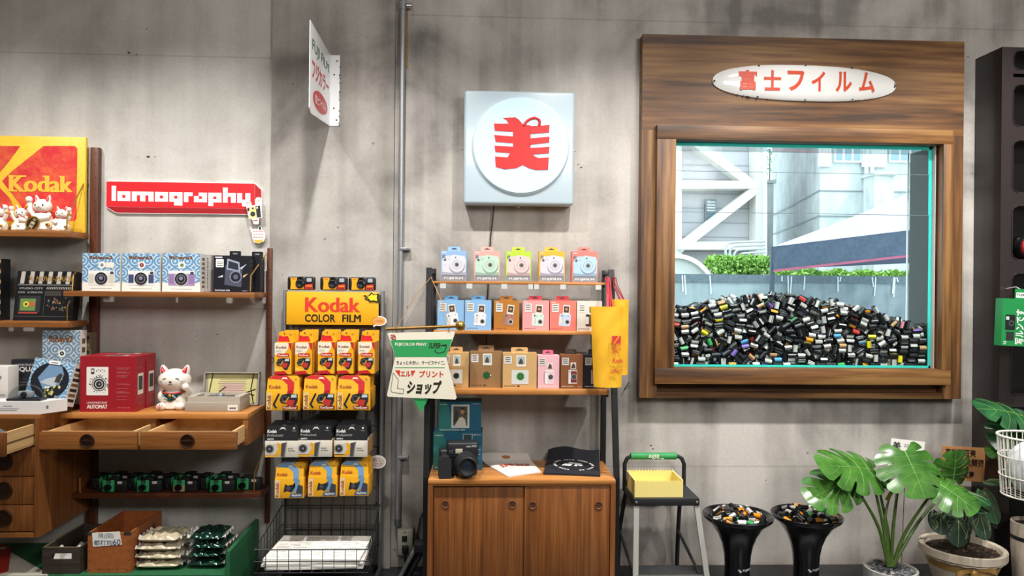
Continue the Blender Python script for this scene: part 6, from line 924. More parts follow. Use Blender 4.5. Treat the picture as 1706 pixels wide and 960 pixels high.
b = MB(); b.box(-.055, .035, h * .78, .07, .115, h * 1.05, K('#3d3f46', .3, .2), .006); b.T = Matrix.Translation((.01, .075, h * 1.05)); b.lathe([(0, .012), (.018, .012), (.022, .006), (.024, 0)], K('#8a8f98', .2, .6), 18); b.build('camera', t)
b = MB(); b.rect(w * .28, h * .1, w * .46, h * .55, '#e9e7e2', -.0006); b.rect(w * .31, h * .22, w * .43, h * .34, '#6b6873', -.001); b.build('price_sticker', t)
lw, lh = P(429, 630, -.09).x - P(336, 630, -.09).x, .165
lx = (P(429, 630, -.09).x + P(336, 630, -.09).x) / 2 - ox
b = MB(); b.T = Matrix.Translation((lx, .19, .001)) @ Matrix.Rotation(R(-7), 4, 'X'); b.box(-lw / 2, 0, 0, lw / 2, .005, lh, GRY); 
for a_ in ((-lw / 2, -.02, 0, -lw / 2 + .005, 0, lh), (lw / 2 - .005, -.02, 0, lw / 2, 0, lh), (-lw / 2, -.02, lh - .005, lw / 2, 0, lh), (-lw / 2, -.02, 0, lw / 2, 0, .005)): b.box(*a_, GRY)
ld = b.build('lid', t)
b = MB(); b.T = Matrix.Translation((lx, .19, .001)) @ Matrix.Rotation(R(-7), 4, 'X'); b.rect(-lw * .44, .012, lw * .44, lh - .012, K('#cdc689', .8), -.001); b.rect(-lw * .18, lh * .2, lw * .2, lh * .68, K('#c9a9a0', .8), -.0014)
for i in range(9): b.rect(-lw * .26 + .004 * (i % 3), lh * (.25 + .065 * i), lw * .26 - .006 * (i % 2), lh * (.25 + .065 * i) + .0022, '#8d7f6a', -.0018)
b.build('yellow_card', ld, label='yellow printed card')
b = MB(); b.T = Matrix.Translation((lx, .19, .001)) @ Matrix.Rotation(R(-7), 4, 'X')
for pts in ([(-.36, .95), (-.42, .3), (-.36, .02)], [(-.43, .34), (-.3, .3), (-.12, .55)], [(-.3, .3), (-.15, .34)], [(.38, .95), (.34, .5), (.4, .02)], [(.42, .48), (.25, .38), (.1, .05)], [(.25, .38), (.4, .3)], [(-.44, .38), (-.32, .26)]): b.stroke([(u * lw, v * lh) for u, v in pts], .005, BLACK, -.0022)
b.build('ribbon', ld)
# ------------------------------------------------------------------ green toy cameras on the low shelf
GRC = K('#35a866', .4); 
def toy_camera(label, loc, rz, tan=False):
    t = thing('toy_camera', label, 'camera', loc, rz, 'green toy cameras on the low shelf')
    b = MB(); b.box(-.058, -.022, 0, .058, .022, .058, K('#1a1c1e', .45), .008); b.box(-.03, -.018, .056, .02, .018, .07, K('#1a1c1e', .45), .005); b.build('body', t)
    b = MB(); b.box(-.056, -.0265, .004, .0, -.02, .061, GRC, .003)
    if tan: b.box(-.0555, -.0275, .005, -.0005, -.024, .036, K('#b59a78', .5), .002)
    b.build('front_plate', t, label='green front plate')
    b = MB(); b.T = Matrix.Translation((-.028, -.027, .026)) @ Matrix.Rotation(PI / 2, 4, 'X'); b.lathe([(0, .004), (.008, .004), (.013, .012), (.0165, .012), (.017, 0)], K('#101113', .25), 20); b.build('lens', t)
    b = MB(); b.box(-.036, -.029, .046, -.016, -.024, .062, K('#17191b', .3), .002); b.box(-.032, -.0296, .05, -.02, -.0285, .058, K('#5c6b6a', .15)); b.build('viewfinder', t)
    b = MB(); b.rect(.014, .042, .036, .054, '#dcdad2', -.0226); b.build('price_sticker', t)
    b = MB(); b.tube([(-.062, 0, .04), (-.07, -.005, .03), (-.07, -.012, .012), (-.064, -.02, .004)], .0025, BLACK, 6); b.build('wrist_strap', t)
    return t
for i, (p0, p1, tan) in enumerate(((176, 213, False), (233, 270, False), (293, 330, True), (352, 392, False), (396, 437, False))):
    y = -.165 if i < 4 else -.13; X = P((p0 + p1) / 2, 815, y).x
    toy_camera(('leftmost camera of the front row on the low shelf, green front', 'second camera from the left in the front row on the low shelf', 'camera with a tan and green front in the middle of the low shelf', 'fourth camera from the left in the front row on the low shelf', 'rightmost green camera beside the brass wire on the low shelf')[i], (X, y, zD), (0, .05, -.04, .03, .0)[i], tan)
SX = []
for i, p in enumerate((163, 221, 282, 340)):
    X = P(p, 812, -.12).x; SX.append(X); toy_camera(('first', 'second', 'third', 'fourth')[i] + ' from left of the green cameras turned sideways on the low shelf', (X, -.086, zD), R(88), False)
for i, p in enumerate((200, 253, 310, 366)):
    X = (SX[i] + SX[i + 1]) / 2 + .004 if i < 3 else SX[3] + .092; toy_camera(('first', 'second', 'third', 'fourth')[i] + ' from left of the dim cameras in the back row, low shelf', (X, -.062, zD), 0, False)

# ------------------------------------------------------------------ low green bench with crates and pouches
zG = .142; xr = P(387, 930, -.42).x; xl = -2.75; BG = K('#2c6b45', .5, var=.15); ox = (xl + xr) / 2; hw = (xr - xl) / 2
t = thing('display_bench', 'low green and cream wooden bench under the wall shelves', 'bench', (ox, 0, 0))
b = MB(); b.box(-hw, -.45, zG - .02, hw - .018, -.03, zG, BG); b.build('bench_top', t)
b = MB(); b.box(-hw, -.445, .0, hw - .018, -.43, zG - .02, K('#d9cfb8', .6)); b.box(-hw, -.06, 0, hw - .018, -.04, zG - .02, K('#d9cfb8', .6)); b.build('front_board', t, label='cream front board')
b = MB(); zs = P(386, 919, -.45).z
b.T = Matrix.Translation((hw - .018, 0, 0)); b.add([(0, -.452, 0), (0, -.03, 0), (0, -.03, zs + .012), (0, -.452, zs), (.018, -.452, 0), (.018, -.03, 0), (.018, -.03, zs + .012), (.018, -.452, zs)], [(0, 1, 2, 3), (7, 6, 5, 4), (0, 3, 7, 4), (3, 2, 6, 7), (1, 5, 6, 2), (0, 4, 5, 1)], BG); b.build('side_board', t)
b = MB(); 
def onTop(px, py):
    d = P(px, py, 0) - Vector((0, -DIST, EYE)); k = (zG + .0006 - EYE) / d.z; p = Vector((0, -DIST, EYE)) + d * k; return p
wp = [onTop(-60, 893), onTop(16, 893), onTop(72, 951), onTop(74, 964), onTop(-60, 964)]
b.add([(p.x - ox, min(-.035, max(-.449, p.y)), zG + .0006) for p in wp], [tuple(range(5))], K('#d8d2c2', .6, var=.1))
rd = K('#b8342c', .5)
hx = [onTop(-40, 902), onTop(4, 902), onTop(19, 913), onTop(14, 952), onTop(-4, 958), onTop(-40, 958)]
b.add([(p.x - ox, min(-.036, max(-.4485, p.y)), zG + .001) for p in hx], [tuple(range(6))], rd)
hx = [onTop(-40, 912), onTop(10, 912), onTop(8, 916), onTop(-40, 918)]
b.add([(p.x - ox, p.y, zG + .0014) for p in hx], [tuple(range(4))], K('#d8d2c2', .6)); hx = [onTop(-40, 926), onTop(-2, 926), onTop(-4, 940), onTop(-40, 940)]
b.add([(p.x - ox, p.y, zG + .0014) for p in hx], [tuple(range(4))], K('#d8d2c2', .6)); b.build('painted_emblem', t, label='white triangle with a red emblem')

def crate(name, label, x0, x1, y0, y1, h, mat, th=.008, slot=None, rivets=False, zb=zG + .0008):
    ox = (x0 + x1) / 2; t = thing(name, label, 'crate', (ox, y0, zb)); w = (x1 - x0) / 2; d = y1 - y0
    b = MB(); b.box(-w, d - th, 0, w, d, h, mat); b.box(-w, th, 0, -w + th, d - th, h, mat); b.box(w - th, th, 0, w, d - th, h, mat); b.box(-w + th, th, 0, w - th, d - th, th, mat)
    if slot:
        sx, s0, s1 = slot; b.box(-w, 0, 0, w, th, s0, mat); b.box(-w, 0, s1, w, th, h, mat); b.box(-w, 0, s0, -sx, th, s1, mat); b.box(sx, 0, s0, w, th, s1, mat)
    else: b.box(-w, 0, 0, w, th, h, mat)
    b.build('crate_body', t)
    if rivets:
        b = MB()
        for k in range(5): b.disc(-w + .012 + (2 * w - .024) * k / 4, .012, .003, '#5a2f18', -.0006, 8)
        for k in range(4):
            for s in (-1, 1): b.disc(s * (w - .008), .012 + k * h / 4.2, .003, '#5a2f18', -.0006, 8)
        b.stroke([(-w + .02, 0.018), (w - .02, .018)], .0012, '#8f4f2a', -.0006); b.box(-w - .0006, -.0008, h - .012, -w + .03, .01, h + .0008, K('#54504a', .4, .6)); b.box(w - .03, -.0008, h - .012, w + .0006, .01, h + .0008, K('#54504a', .4, .6)); b.build('rivets', t)
    return t, w, h
OLDW = wood('old_dark_wood', '#241d17', '#3a3029', '#57493b', 'X', 8, .7, 14, 1.2)
x0, x1_ = P(70, 940, -.43).x, P(133, 940, -.43).x; h = .118
t, w_, h_ = crate('wooden_box', 'long dark worn wooden box with a slot handle, left of the orange crate', x0, x1_, -.43, -.1, h, OLDW, slot=((x1_ - x0) * .28, h * .55, h * .78))
b = MB(); b.box(-w_ + .008, 0, h - .0002, w_ - .008, .007, h + .002, K('#7a6a4c', .6)); b.box(-w_ + .0005, .008, h - .0002, -w_ + .0075, .33, h + .002, K('#7a6a4c', .6)); b.build('worn_edge', t)
t2 = thing('folded_paper', 'crumpled white paper inside the dark wooden box', 'paper', ((x0 + x1_) / 2, -.40, zG + .0095)); t2.location.y = -.385; b = MB()
b.grid(lambda u, v: Vector(((u - .5) * .11, (v - .5) * .03 + .012 * math.sin(u * 9), .015 + v * .075 + .008 * math.sin(u * 17 + v * 5))), 14, 5, PAPER); b.grid(lambda u, v: Vector((.01 + (u - .5) * .1, .03 + v * .14, .012 * math.sin(u * 11) + .02 + .03 * v)), 10, 8, PAPER)
b.box(-.05, -.015, 0, .05, .17, .012, PAPER); b.build('sheet', t2)
ORC = K('#a9602f', .55, var=.2); x0, x1_ = P(146, 925, -.42).x, P(217, 925, -.42).x; h = P(180, 888, -.42).z - zG
t, w_, h_ = crate('fibre_crate', 'orange brown riveted crate with a handwritten price note', x0, x1_, -.42, -.1, h, ORC, rivets=True)
q = Px(3.2, 0, 660, -.4215, ((x0 + x1_) / 2, 0, zG + .0008)); b = MB(); b.prism(q.l([(490, 731), (638, 722), (650, 793), (496, 804)]), -.0016, -.0008, PAPER); b.build('price_note', t, label='white handwritten note')
nt = t.children[-1]; INK = K('#3c4a6b', .6); b = MB(); a_, c_ = q(525, 762), q(605, 733); b.text('限(回)', a_[0], a_[1], c_[0], c_[1], INK, -.0021, .0, rot=None); a_, c_ = q(500, 797), q(600, 768); b.text('都打均', a_[0], a_[1], c_[0], c_[1], INK, -.0021, .01); a_, c_ = q(602, 795), q(643, 764); b.text('60', a_[0], a_[1], c_[0], c_[1], INK, -.0021, .01); b.build('handwriting', nt)
b = MB(); q2 = lambda y, z: (w_ + .0006, y, z)
for k, (y, z) in enumerate(((.06, .05), (.1, .07), (.14, .085), (.18, .1), (.22, .115))):
    b.add([q2(y, z), q2(y + .025, z + .008), q2(y + .022, z + .035), q2(y - .003, z + .024)], [(0, 1, 2, 3)], '#2a1c14')
b.build('side_stencil', t)
def pouch(label, loc, rz, w, d, h, mat, grp, fold, spots_):
    t = thing('film_pouch', label, 'pouch', loc, rz, grp); sd = random.random() * 9
    def f(u, v, s):
        e = (1 - abs(2 * u - 1) ** 4) ** .5 * (1 - abs(2 * v - 1) ** 4) ** .5
        wr = .26 * math.sin(u * 11 + sd) * math.sin(v * 8 + sd * 2) + .2 * math.sin(u * 19 + v * 14 + sd * 3) + .12 * math.sin(u * 37 - v * 21 + sd)
        return Vector(((u - .5) * w, (v - .5) * d, h * .5 + s * h * .5 * e * (.86 + (min(.3, wr) if s > 0 else 0))))
    b = MB(); b.grid(lambda u, v: f(u, v, 1), 40, 24, mat); b.grid(lambda u, v: f(v, u, -1), 16, 26, mat); b.build('pouch_body', t)
    b = MB()
    for s in (-1, 1):
        b.grid(lambda u, v: Vector((s * (w * .5 + v * .015), (u - .5) * d * .92, h * .5 + .008 * math.sin(u * 26 + sd) * v + .004 * v)), 22, 2, glass_film)
    b.build('crimped_end', t)
    b = MB()
    for k in range(7):
        u, v = random.uniform(.15, .8), random.uniform(.05, .3); p = [f(u + a * .05, v + c * .06, 1) + Vector((0, -.0005, .0012)) for a, c in ((0, 0), (1, .2), (1, 1), (0, .8))]
        b.add(p, [(0, 1, 2, 3)], spots_[k % len(spots_)])
    b.build('printed_marks', t); return t
glass_film = K('#cfccc4', .12, 0, 0, .8, .15, .8)
CLOTH = K('#d3c6a8', .22, var=.2, coat=1.0); FOIL = K('#1f4a3c', .16, .55, var=.35, coat=1.0)
random.seed(13)
for k in range(4):
    X = P(274 + (0, 1, -1, 1)[k], 930, -.32).x; pouch(('bottom', 'second from bottom', 'second from top', 'topmost')[k] + ' cream fabric pouch of the stack beside the orange crate', (X, -.32, zG + .001 + k * .04), (.02, -.03, .03, -.02)[k], .18 - .004 * k, .16, .0395, CLOTH, 'stacked cream pouches', True, ['#3a3a3c', '#6a625a'])
for k in range(4):
    X = P(357 + (0, -3, 4, -1)[k], 930, -.32).x - .0; pouch(('bottom', 'second from bottom', 'second from top', 'topmost')[k] + ' dark green foil pouch stacked right of the cream pouches', (X - .022, -.30, zG + .001 + k * .04), (-.04, .05, -.05, .04)[k], .145, .17, .0395, FOIL, 'stacked green foil pouches', True, ['#c7d0cc', '#3f8a5c', '#16305a'])
# ------------------------------------------------------------------ film rack
yR = -.09; X0, X1 = P(471, 700, yR).x, P(637, 700, yR).x; zt = P(552, 484, yR).z; ox = (X0 + X1) / 2; hw = (X1 - X0) / 2
GM = K('#77787a', .4, .5); GMD = K('#4a4b4d', .45, .5)
rack = thing('wire_rack', 'tall grey wire display rack with a yellow header and hanging packs', 'rack', (ox, yR, 0))
for s in (-1, 1): b = MB(); b.box(s * hw - .013 if s > 0 else -hw - .002, -.012, 0, s * hw + .002 if s > 0 else -hw + .013, .03, zt, GM, .003); b.build('upright', rack)
b = MB(); b.box(-hw, -.09, 0, -hw + .02, .06, .02, GMD); b.box(hw - .02, -.09, 0, hw, .06, .02, GMD); b.box(-hw + .02, .04, 0, hw - .02, .06, .02, GMD); b.build('foot', rack)
b = MB(); n = 9
for i in range(n): x = -hw + .018 + (2 * hw - .036) * i / (n - 1); b.cyl((x, .01, .1), (x, .01, zt - .19), .0025, GMD, 6)
for z in [.12 + .105 * i for i in range(12)]:
    if z < zt - .18: b.cyl((-hw + .01, .006, z), (hw - .01, .006, z), .0028, GMD, 6)
b.build('grid_panel', rack)
b = MB(); b.box(-hw + .013, .02, .1, hw - .013, .024, zt - .02, K('#66625d', .6)); b.build('rear_panel', rack)
X, Z, w, h = span(477, 630.5, 486.5, 541.5, yR - .03); hx = X - ox
b = MB(); b.box(hx - w / 2, -.03, Z, hx + w / 2, -.013, Z + h, K('#eab01f', .4), .002); hd = b.build('header_panel', rack, label='yellow header panel')
q = Px(3.84, 430, 450, yR - .031, (ox, 0, 0)); b = MB(); a_, c_ = q(299, 267), q(653, 178); b.text('Kodak', a_[0], a_[1], c_[0], c_[1], K('#d8402c', .4), -.0312, .035); a_, c_ = q(299, 332), q(495, 284); b.text('COLOR', a_[0], a_[1], c_[0], c_[1], K('#1c1a16', .4), -.0312, .024); a_, c_ = q(538, 332), q(658, 286); b.text('FILM', a_[0], a_[1], c_[0], c_[1], K('#1c1a16', .4), -.0312, .034); b.build('lettering', hd)
# starburst and tags
q0 = P(620, 496, yR - .035); t = thing('starburst_tag', 'small yellow and black starburst cut-out on the corner of the yellow header', 'tag', (q0.x, yR - .0315, q0.z)); q = Px(3.84, 430, 450, yR - .035, q0)
st = [(672, 160), (705, 165), (725, 143), (742, 158), (772, 150), (770, 180), (775, 208), (735, 200), (712, 205), (702, 188), (680, 183), (697, 174)]; b = MB(); b.prism(q.l(st), -.004, -.0004, BLACK); b.build('tag_board', t)
b = MB(); b.poly(q.l([(733 + (x - 733) * .72, 177 + (y - 177) * .72) for x, y in st]), K('#e9e02c', .4), -.0045); b.build('yellow_star', t, label='yellow star')
def roundtag(label, cx, cy, rx_, rz_, col, txt, tc, Y):
    q0 = P(cx, cy, Y); t = thing('speech_tag', label, 'tag', (q0.x, Y + .004, q0.z)); s = 1 / 345
    b = MB(); b.prism([(rx_ * s * math.cos(i * PI / 14), rz_ * s * math.sin(i * PI / 14)) for i in range(28)], -.004, 0, WHT); b.prism([(-rx_ * s * .7, -rz_ * s * .5), (-rx_ * s * .2, -rz_ * s * .8), (-rx_ * s * .75, -rz_ * s * 1.25)], -.0039, -.0002, WHT); b.box(-rx_ * s * .4, -.0002, -.004, 0, .0105, .004, '#cccccc'); b.build('tag_board', t)
    b = MB(); b.disc(0, 0, rx_ * s * .86, K(col, .5), -.0045, 24, rz=rz_ * s * .8)
    for k, line in enumerate(txt): zz = (len(txt) - 1) * .5 - k; b.text(line, -rx_ * s * .62, (zz * .7 - .28) * rz_ * s, rx_ * s * .62, (zz * .7 + .24) * rz_ * s, K(tc, .5), -.005, .0)
    b.build('printed_text', t)
roundtag('round orange and white speech tag beside the right end of the yellow header', 631.5, 535, 13, 8.5, '#eda45a', ['いちばん'], '#6b3a1c', yR - .03)
roundtag('pale round speech tag with red writing lower right on the rack', 629, 770, 14.5, 11.5, '#dcd4ca', ['新し', 'いです'], '#a8604c', yR - .03)
# disposable cameras on top
YK = K('#e9a91c', .4); 
def single_use(label, loc, rz=0):
    t = thing('disposable_camera', label, 'camera', loc, rz, 'disposable cameras on the rack header'); w, h = .136, .067
    b = MB(); b.box(-w / 2, -.016, 0, w / 2, .014, h, K('#1d1e22', .35), .009, 3); b.build('body', t)
    b = MB(); b.prism([(-w * .38, .004), (-w * .36, h * .5), (-w * .38, h * .92), (w * .1, h * .94), (w * .02, h * .6), (w * .12, h * .3), (w * .1, .004)], -.0185, -.012, YK); b.build('yellow_front', t, label='yellow front card')
    b = MB(); b.prism([(w * .14, .004), (w * .16, h * .42), (w * .42, h * .5), (w * .44, .004)], -.0187, -.012, K('#c9362e', .4)); b.rect(w * .2, h * .28, w * .4, h * .34, '#e9a91c', -.019); b.rect(w * .18, h * .12, w * .4, h * .2, '#7a1c18', -.019); b.build('red_label', t, label='red label')
    b = MB(); b.prism(rr(w * .17, h * .55, w * .44, h * .97, .006), -.022, -.012, K('#2a2c31', .3)); b.rrect(w * .22, h * .62, w * .4, h * .9, .004, K('#aeb6b8', .15), -.0225); b.build('flash', t)
    b = MB(); b.T = Matrix.Translation((-w * .03, -.018, h * .47)) @ Matrix.Rotation(PI / 2, 4, 'X'); b.lathe([(0, .004), (.006, .004), (.016, .008), (.021, .006), (.022, 0)], K('#202226', .25), 22); b.T = Matrix.Identity(4); b.prism([(-w * .16, h * .66), (-w * .12, h * .99), (w * .08, h * .99), (w * .1, h * .66)], -.0195, -.012, K('#1d1e22', .35)); b.rect(-w * .09, h * .8, w * .04, h * .93, K('#0f1012', .1), -.02); b.build('lens', t)
    b = MB(); b.text('Kodak', -w * .33, h * .8, -w * .2, h * .88, K('#c9362e', .4), -.0188, .02); b.build('lettering', t); return t
for p0, lb in ((503, 'leftmost of the three disposable cameras on top of the yellow header'), (557, 'middle of the three disposable cameras on top of the yellow header'), (604, 'rightmost of the three disposable cameras on top of the yellow header')):
    single_use(lb, (P(p0, 480, yR).x, yR - .005, zt + .0005))
# ---- hanging packs
OR = K('#efae22', .4); ORL = K('#f3c648', .4); RDK = K('#c8262c', .4); MAR = K('#8c2a26', .5); CARD = K('#efe6cf', .5)
def minicam(b, x0, z0, x1, z1, y, dark='#26282c', red='#c23530'):
    X = lambda u: x0 + (x1 - x0) * u; Zq = lambda v: z0 + (z1 - z0) * v; k = (x1 - x0)
    b.poly([(X(0), Zq(.55)), (X(.12), Zq(.9)), (X(.5), Zq(1)), (X(1), Zq(.95)), (X(1), Zq(.5)), (X(.8), Zq(.0)), (X(.6), Zq(.02)), (X(.4), Zq(.3)), (X(.1), Zq(.35))], dark, y); b.poly([(X(.3), Zq(.4)), (X(.52), Zq(.6)), (X(.85), Zq(.55)), (X(.75), Zq(.2)), (X(.6), Zq(.15))], red, y - .0002); b.disc(X(.28), Zq(.66), k * .17, '#4a4e55', y - .0003, 14); b.disc(X(.28), Zq(.66), k * .1, '#15161a', y - .0005, 12); b.poly([(X(.62), Zq(.72)), (X(.95), Zq(.74)), (X(.93), Zq(.93)), (X(.66), Zq(.92))], '#c8ced0', y - .0004); b.poly([(X(.1), Zq(.45)), (X(.35), Zq(.4)), (X(.55), Zq(.75)), (X(.5), Zq(.78)), (X(.33), Zq(.47))], '#e9a91c', y - .0004)
def slim_pack():
    t = thing('film_pack', '', 'camera pack', group='slim yellow camera packs on the rack'); w, h, d = .078, .150, .033
    b = MB(); b.box(-w / 2, -d, 0, w / 2, 0, h, OR); y = -d - .0004
    b.poly([(-w / 2, h), (-w / 2, h * .62), (w * .1, h * .66), (w * .28, h * .8), (w * .36, h)], CARD, y); b.poly([(w * .28, h), (w * .5, h), (w * .5, h * .75), (w * .42, h * .8)], RDK, y); b.poly([(-w / 2, 0), (-w / 2, h * .08), (w * .1, h * .11), (w * .3, 0)], RDK, y); b.poly([(-w / 2, h * .1), (-w / 2, h * .25), (0, h * .13), (w * .05, h * .11)], ORL, y); b.build('carton', t)
    b = MB(); b.text('Kodak', -w * .42, h * .82, w * .22, h * .9, MAR, y - .0004, .02); b.rrect(-w * .34, h * .55, w * .38, h * .66, .004, RDK, y - .0004); b.text('FunSaver', -w * .28, h * .575, w * .32, h * .635, CARD, y - .0008, .02)
    for k in range(3): b.rect(-w * .42, h * (.75 - .025 * k), -w * .1, h * (.758 - .025 * k), '#b5aa96', y - .0004)
    b.build('lettering', t)
    b = MB(); minicam(b, -w * .4, h * .14, w * .42, h * .52, y - .0004); b.build('printed_camera', t)
    b = MB(); b.prism([(-w * .42, h), (-w * .32, h + .05), (w * .52, h + .05), (w * .5, h)], -.006, -.0045, OR); b.poly([(-w * .4, h + .003), (-w * .34, h + .034), (-w * .1, h + .028), (w * .2, h + .03), (w * .35, h + .003)], RDK, -.0066); b.ring(w * .36, h + .036, .003, .005, '#8a5a14', -.0066, 12); b.build('hang_card', t); return t
def wide_pack(kind):
    bl = kind == 'blue'; t = thing('film_pack', '', 'camera pack', group='wide yellow camera packs on the rack' if not bl else 'blue banded camera packs on the rack')
    w, h, d, H_ = (.158, .095, .035, .165) if not bl else (.137, .098, .035, .162); SW = RDK if not bl else K('#6f9cc4', .45)
    b = MB(); b.box(-w / 2, -d, 0, w / 2, 0, h, OR, .003); y = -d - .0006
    b.rect(-w * .49, .004, -w * .32, h * .9, K('#f1cf7c', .5) if not bl else K('#f0d39a', .5), y); b.text('Kodak', -w * .47, h * .08, -w * .35, h * .78, MAR if not bl else K('#a8302a', .4), y - .0004, .02, rot=1); b.poly([(w * .14, h), (w * .32, h), (w * .3, h * .86), (w * .12, h * .86)], SW, y)
    b.build('carton', t)
    b = MB()
    if not bl:
        minicam(b, -w * .1, h * .1, w * .44, h * .86, y - .0002); b.stroke([(-w * .12, h * .82), (-w * .27, h * .3), (-w * .2, h * .14)], .009, DARK, y - .0003); b.rect(w * .0, h * .06, w * .45, h * .24, MAR, y - .0012); b.text('FunSaver', w * .03, h * .09, w * .42, h * .21, CARD, y - .0016, .02)
    else:
        b.poly([(-w * .2, h * .3), (-w * .14, h * .7), (-w * .05, h * .62), (w * .1, h * .66), (w * .2, h * .76), (w * .2, h * .55), (w * .08, h * .28), (-w * .05, h * .36)], DARK, y - .0002); b.disc(-w * .03, h * .5, w * .07, '#4c5058', y - .0005, 14); b.poly([(w * .18, h * .9), (w * .36, h * .9), (w * .3, h * .45), (w * .12, h * .2)], SW, y - .0002); b.poly([(w * .3, h * .66), (w * .46, h * .6), (w * .46, h * .1), (w * .2, h * .1)], '#3c4048', y - .0004); b.poly([(w * .0, h * .05), (w * .46, h * .05), (w * .46, h * .24), (w * .05, h * .24)], K('#3f6288', .5), y - .0008); b.text('daylight', w * .08, h * .08, w * .42, h * .21, CARD, y - .0012, .02)
    b.build('printed_camera', t)
    b = MB(); b.T = Matrix.Translation((0, -d + .001, h)) @ Matrix.Rotation(R(14), 4, 'X').inverted() if False else Matrix.Translation((0, -d + .002, h)) @ Matrix.Rotation(R(-10), 4, 'X'); c = H_ - h
    b.prism([(-w * .48, 0), (-w * .47, c * .8), (-w * .3, c), (w * .4, c), (w * .47, c * .85), (w * .48, 0)], 0, .0015, OR)
    b.poly([(-w * .47, c * .78), (-w * .3, c * .99), (w * .1, c * .99), (w * .32, c * .55), (w * .32, 0), (w * .14, 0), (w * .12, c * .4), (-w * .05, c * .72)], SW, -.0005); b.text('Kodak', -w * .42, c * .12, -w * .06, c * .36, MAR if not bl else K('#a8302a', .4), -.001, .02)
    b.poly([(-w * .08, c * .72), (-w * .02, c * .88), (w * .08, c * .88), (w * .13, c * .72), (w * .08, c * .78), (-w * .02, c * .78)], CARD, -.001); b.ring(w * .36, c * .74, .003, .0048, '#8a5a14', -.001, 12); b.build('hang_card', t); return t
def black_pack():
    t = thing('film_pack', '', 'camera pack', group='black and white camera packs on the rack'); w, h, d, H_ = .158, .078, .035, .15
    WB = K('#d9d3c6', .5); b = MB(); b.box(-w / 2, -d, 0, w / 2, 0, h, WB, .002); b.add([(w / 2 + .0005, -d + .002, .002), (w / 2 + .0005, -.002, .002), (w / 2 + .0005, -.002, h - .002), (w / 2 + .0005, -d + .002, h - .002)], [(0, 1, 2, 3)], OR); b.build('carton', t)
    y = -d - .0005; b = MB(); b.rect(-w * .495, .002, -w * .14, h * .18, OR, y); b.poly([(-w * .49, h * .12), (-w * .49, h * .7), (-w * .12, h * .86), (-w * .08, h * .6), (-w * .14, h * .12)], '#cfcabf', y); b.poly([(-w * .22, h * .14), (-w * .1, h * .5), (-w * .15, h * .9), (-w * .02, h * .8), (-w * .02, h * .14)], OR, y - .0003); b.poly([(-w * .03, h * .04), (-w * .01, h * .86), (w * .14, h * .92), (w * .08, h * .04)], '#4b4a4c', y - .0004); b.stroke([(w * .14, h * .92), (w * .08, h * .04)], .005, '#8a8886', y - .0006); b.disc(-w * .36, h * .52, .021, '#7c7a78', y - .0005, 16); b.disc(-w * .36, h * .52, .015, '#232428', y - .0008, 14); b.disc(-w * .36, h * .52, .006, '#85838a', y - .001, 10); b.build('printed_camera', t)
    b = MB(); b.text('BLACK', w * .18, h * .5, w * .34, h * .58, DARK, y, .01); b.text('& WHITE', w * .18, h * .36, w * .38, h * .44, DARK, y, .01); b.build('lettering', t)
    b = MB(); b.T = Matrix.Translation((0, -d + .002, h - .012)) @ Matrix.Rotation(R(-8), 4, 'X'); c = H_ - h + .012; BK = K('#1d1d20', .45)
    b.prism([(-w * .49, 0), (-w * .46, c * .88), (-w * .4, c), (w * .42, c), (w * .47, c * .88), (w * .49, 0)], 0, .0015, BK)
    b.text('Kodak', -w * .44, c * .58, -w * .16, c * .76, WHT, -.001, .03); b.text('Professional', -w * .44, c * .38, w * .02, c * .53, K('#a9a7a4', .5), -.001); b.text('400TX', -w * .44, c * .2, -w * .24, c * .28, WHT, -.001, .02); b.poly([(-w * .1, c * .72), (-w * .04, c * .9), (w * .06, c * .9), (w * .11, c * .72), (w * .06, c * .8), (-w * .04, c * .8)], '#c7c6c2', -.001); b.disc(w * .34, c * .84, .005, '#c7c6c2', -.001, 10); b.rect(w * .28, c * .68, w * .4, c * .71, '#8d8c8a', -.001); b.build('hang_card', t); return t
ORD = ['foremost', 'second', 'third', 'fourth', 'rearmost']
def rows(proto, cols, y_bottom, Yf, n, dy, tops, words, hookz):
    first = True
    for ci, (pc, pyb) in enumerate(cols):
        p = P(pc, pyb, Yf)
        b = MB(); b.cyl((p.x - ox, .004, p.z + hookz), (p.x - ox, Yf - yR + .012, p.z + hookz), .0025, STEEL, 6); b.tube([(p.x - ox, Yf - yR + .012, p.z + hookz), (p.x - ox, Yf - yR - .006, p.z + hookz + .002), (p.x - ox, Yf - yR - .01, p.z + hookz + .01)], .0025, STEEL, 6); b.build('peg_hook', rack)
        for k in range(n):
            lab = f'{ORD[k] if k < n - 1 else "rearmost"} {words} in the {tops[ci]} column'
            loc = (p.x + random.uniform(-.002, .002), Yf + k * dy, p.z + random.uniform(-.002, .002) + .001 * k); rz = random.uniform(-.03, .03)
            if first: proto.location = loc; proto.rotation_euler = (0, 0, rz); proto['label'] = lab; first = False
            else: dup(proto, loc, lab, rz=rz)
random.seed(17)
T5 = ['far left', 'second left', 'middle', 'second right', 'far right']; T3 = ['left', 'middle', 'right']
rows(slim_pack(), [(474, 623), (508, 622), (545, 621), (577, 622), (612, 622)], 0, -.26, 4, .037, T5, 'slim yellow pack of the top hanging row', .188)
rows(wide_pack('red'), [(474, 682), (535, 681.5), (591.5, 681.5)], 0, -.27, 4, .0375, T3, 'wide yellow pack with a red band', .150)
rows(black_pack(), [(472, 759), (528, 758.5), (587, 758.5)], 0, -.27, 4, .0375, T3, 'black and white pack of the third row', .138)
rows(wide_pack('blue'), [(484.5, 827), (539.5, 824.5), (592.5, 823)], 0, -.26, 4, .0375, T3, 'yellow pack with a blue band', .147)
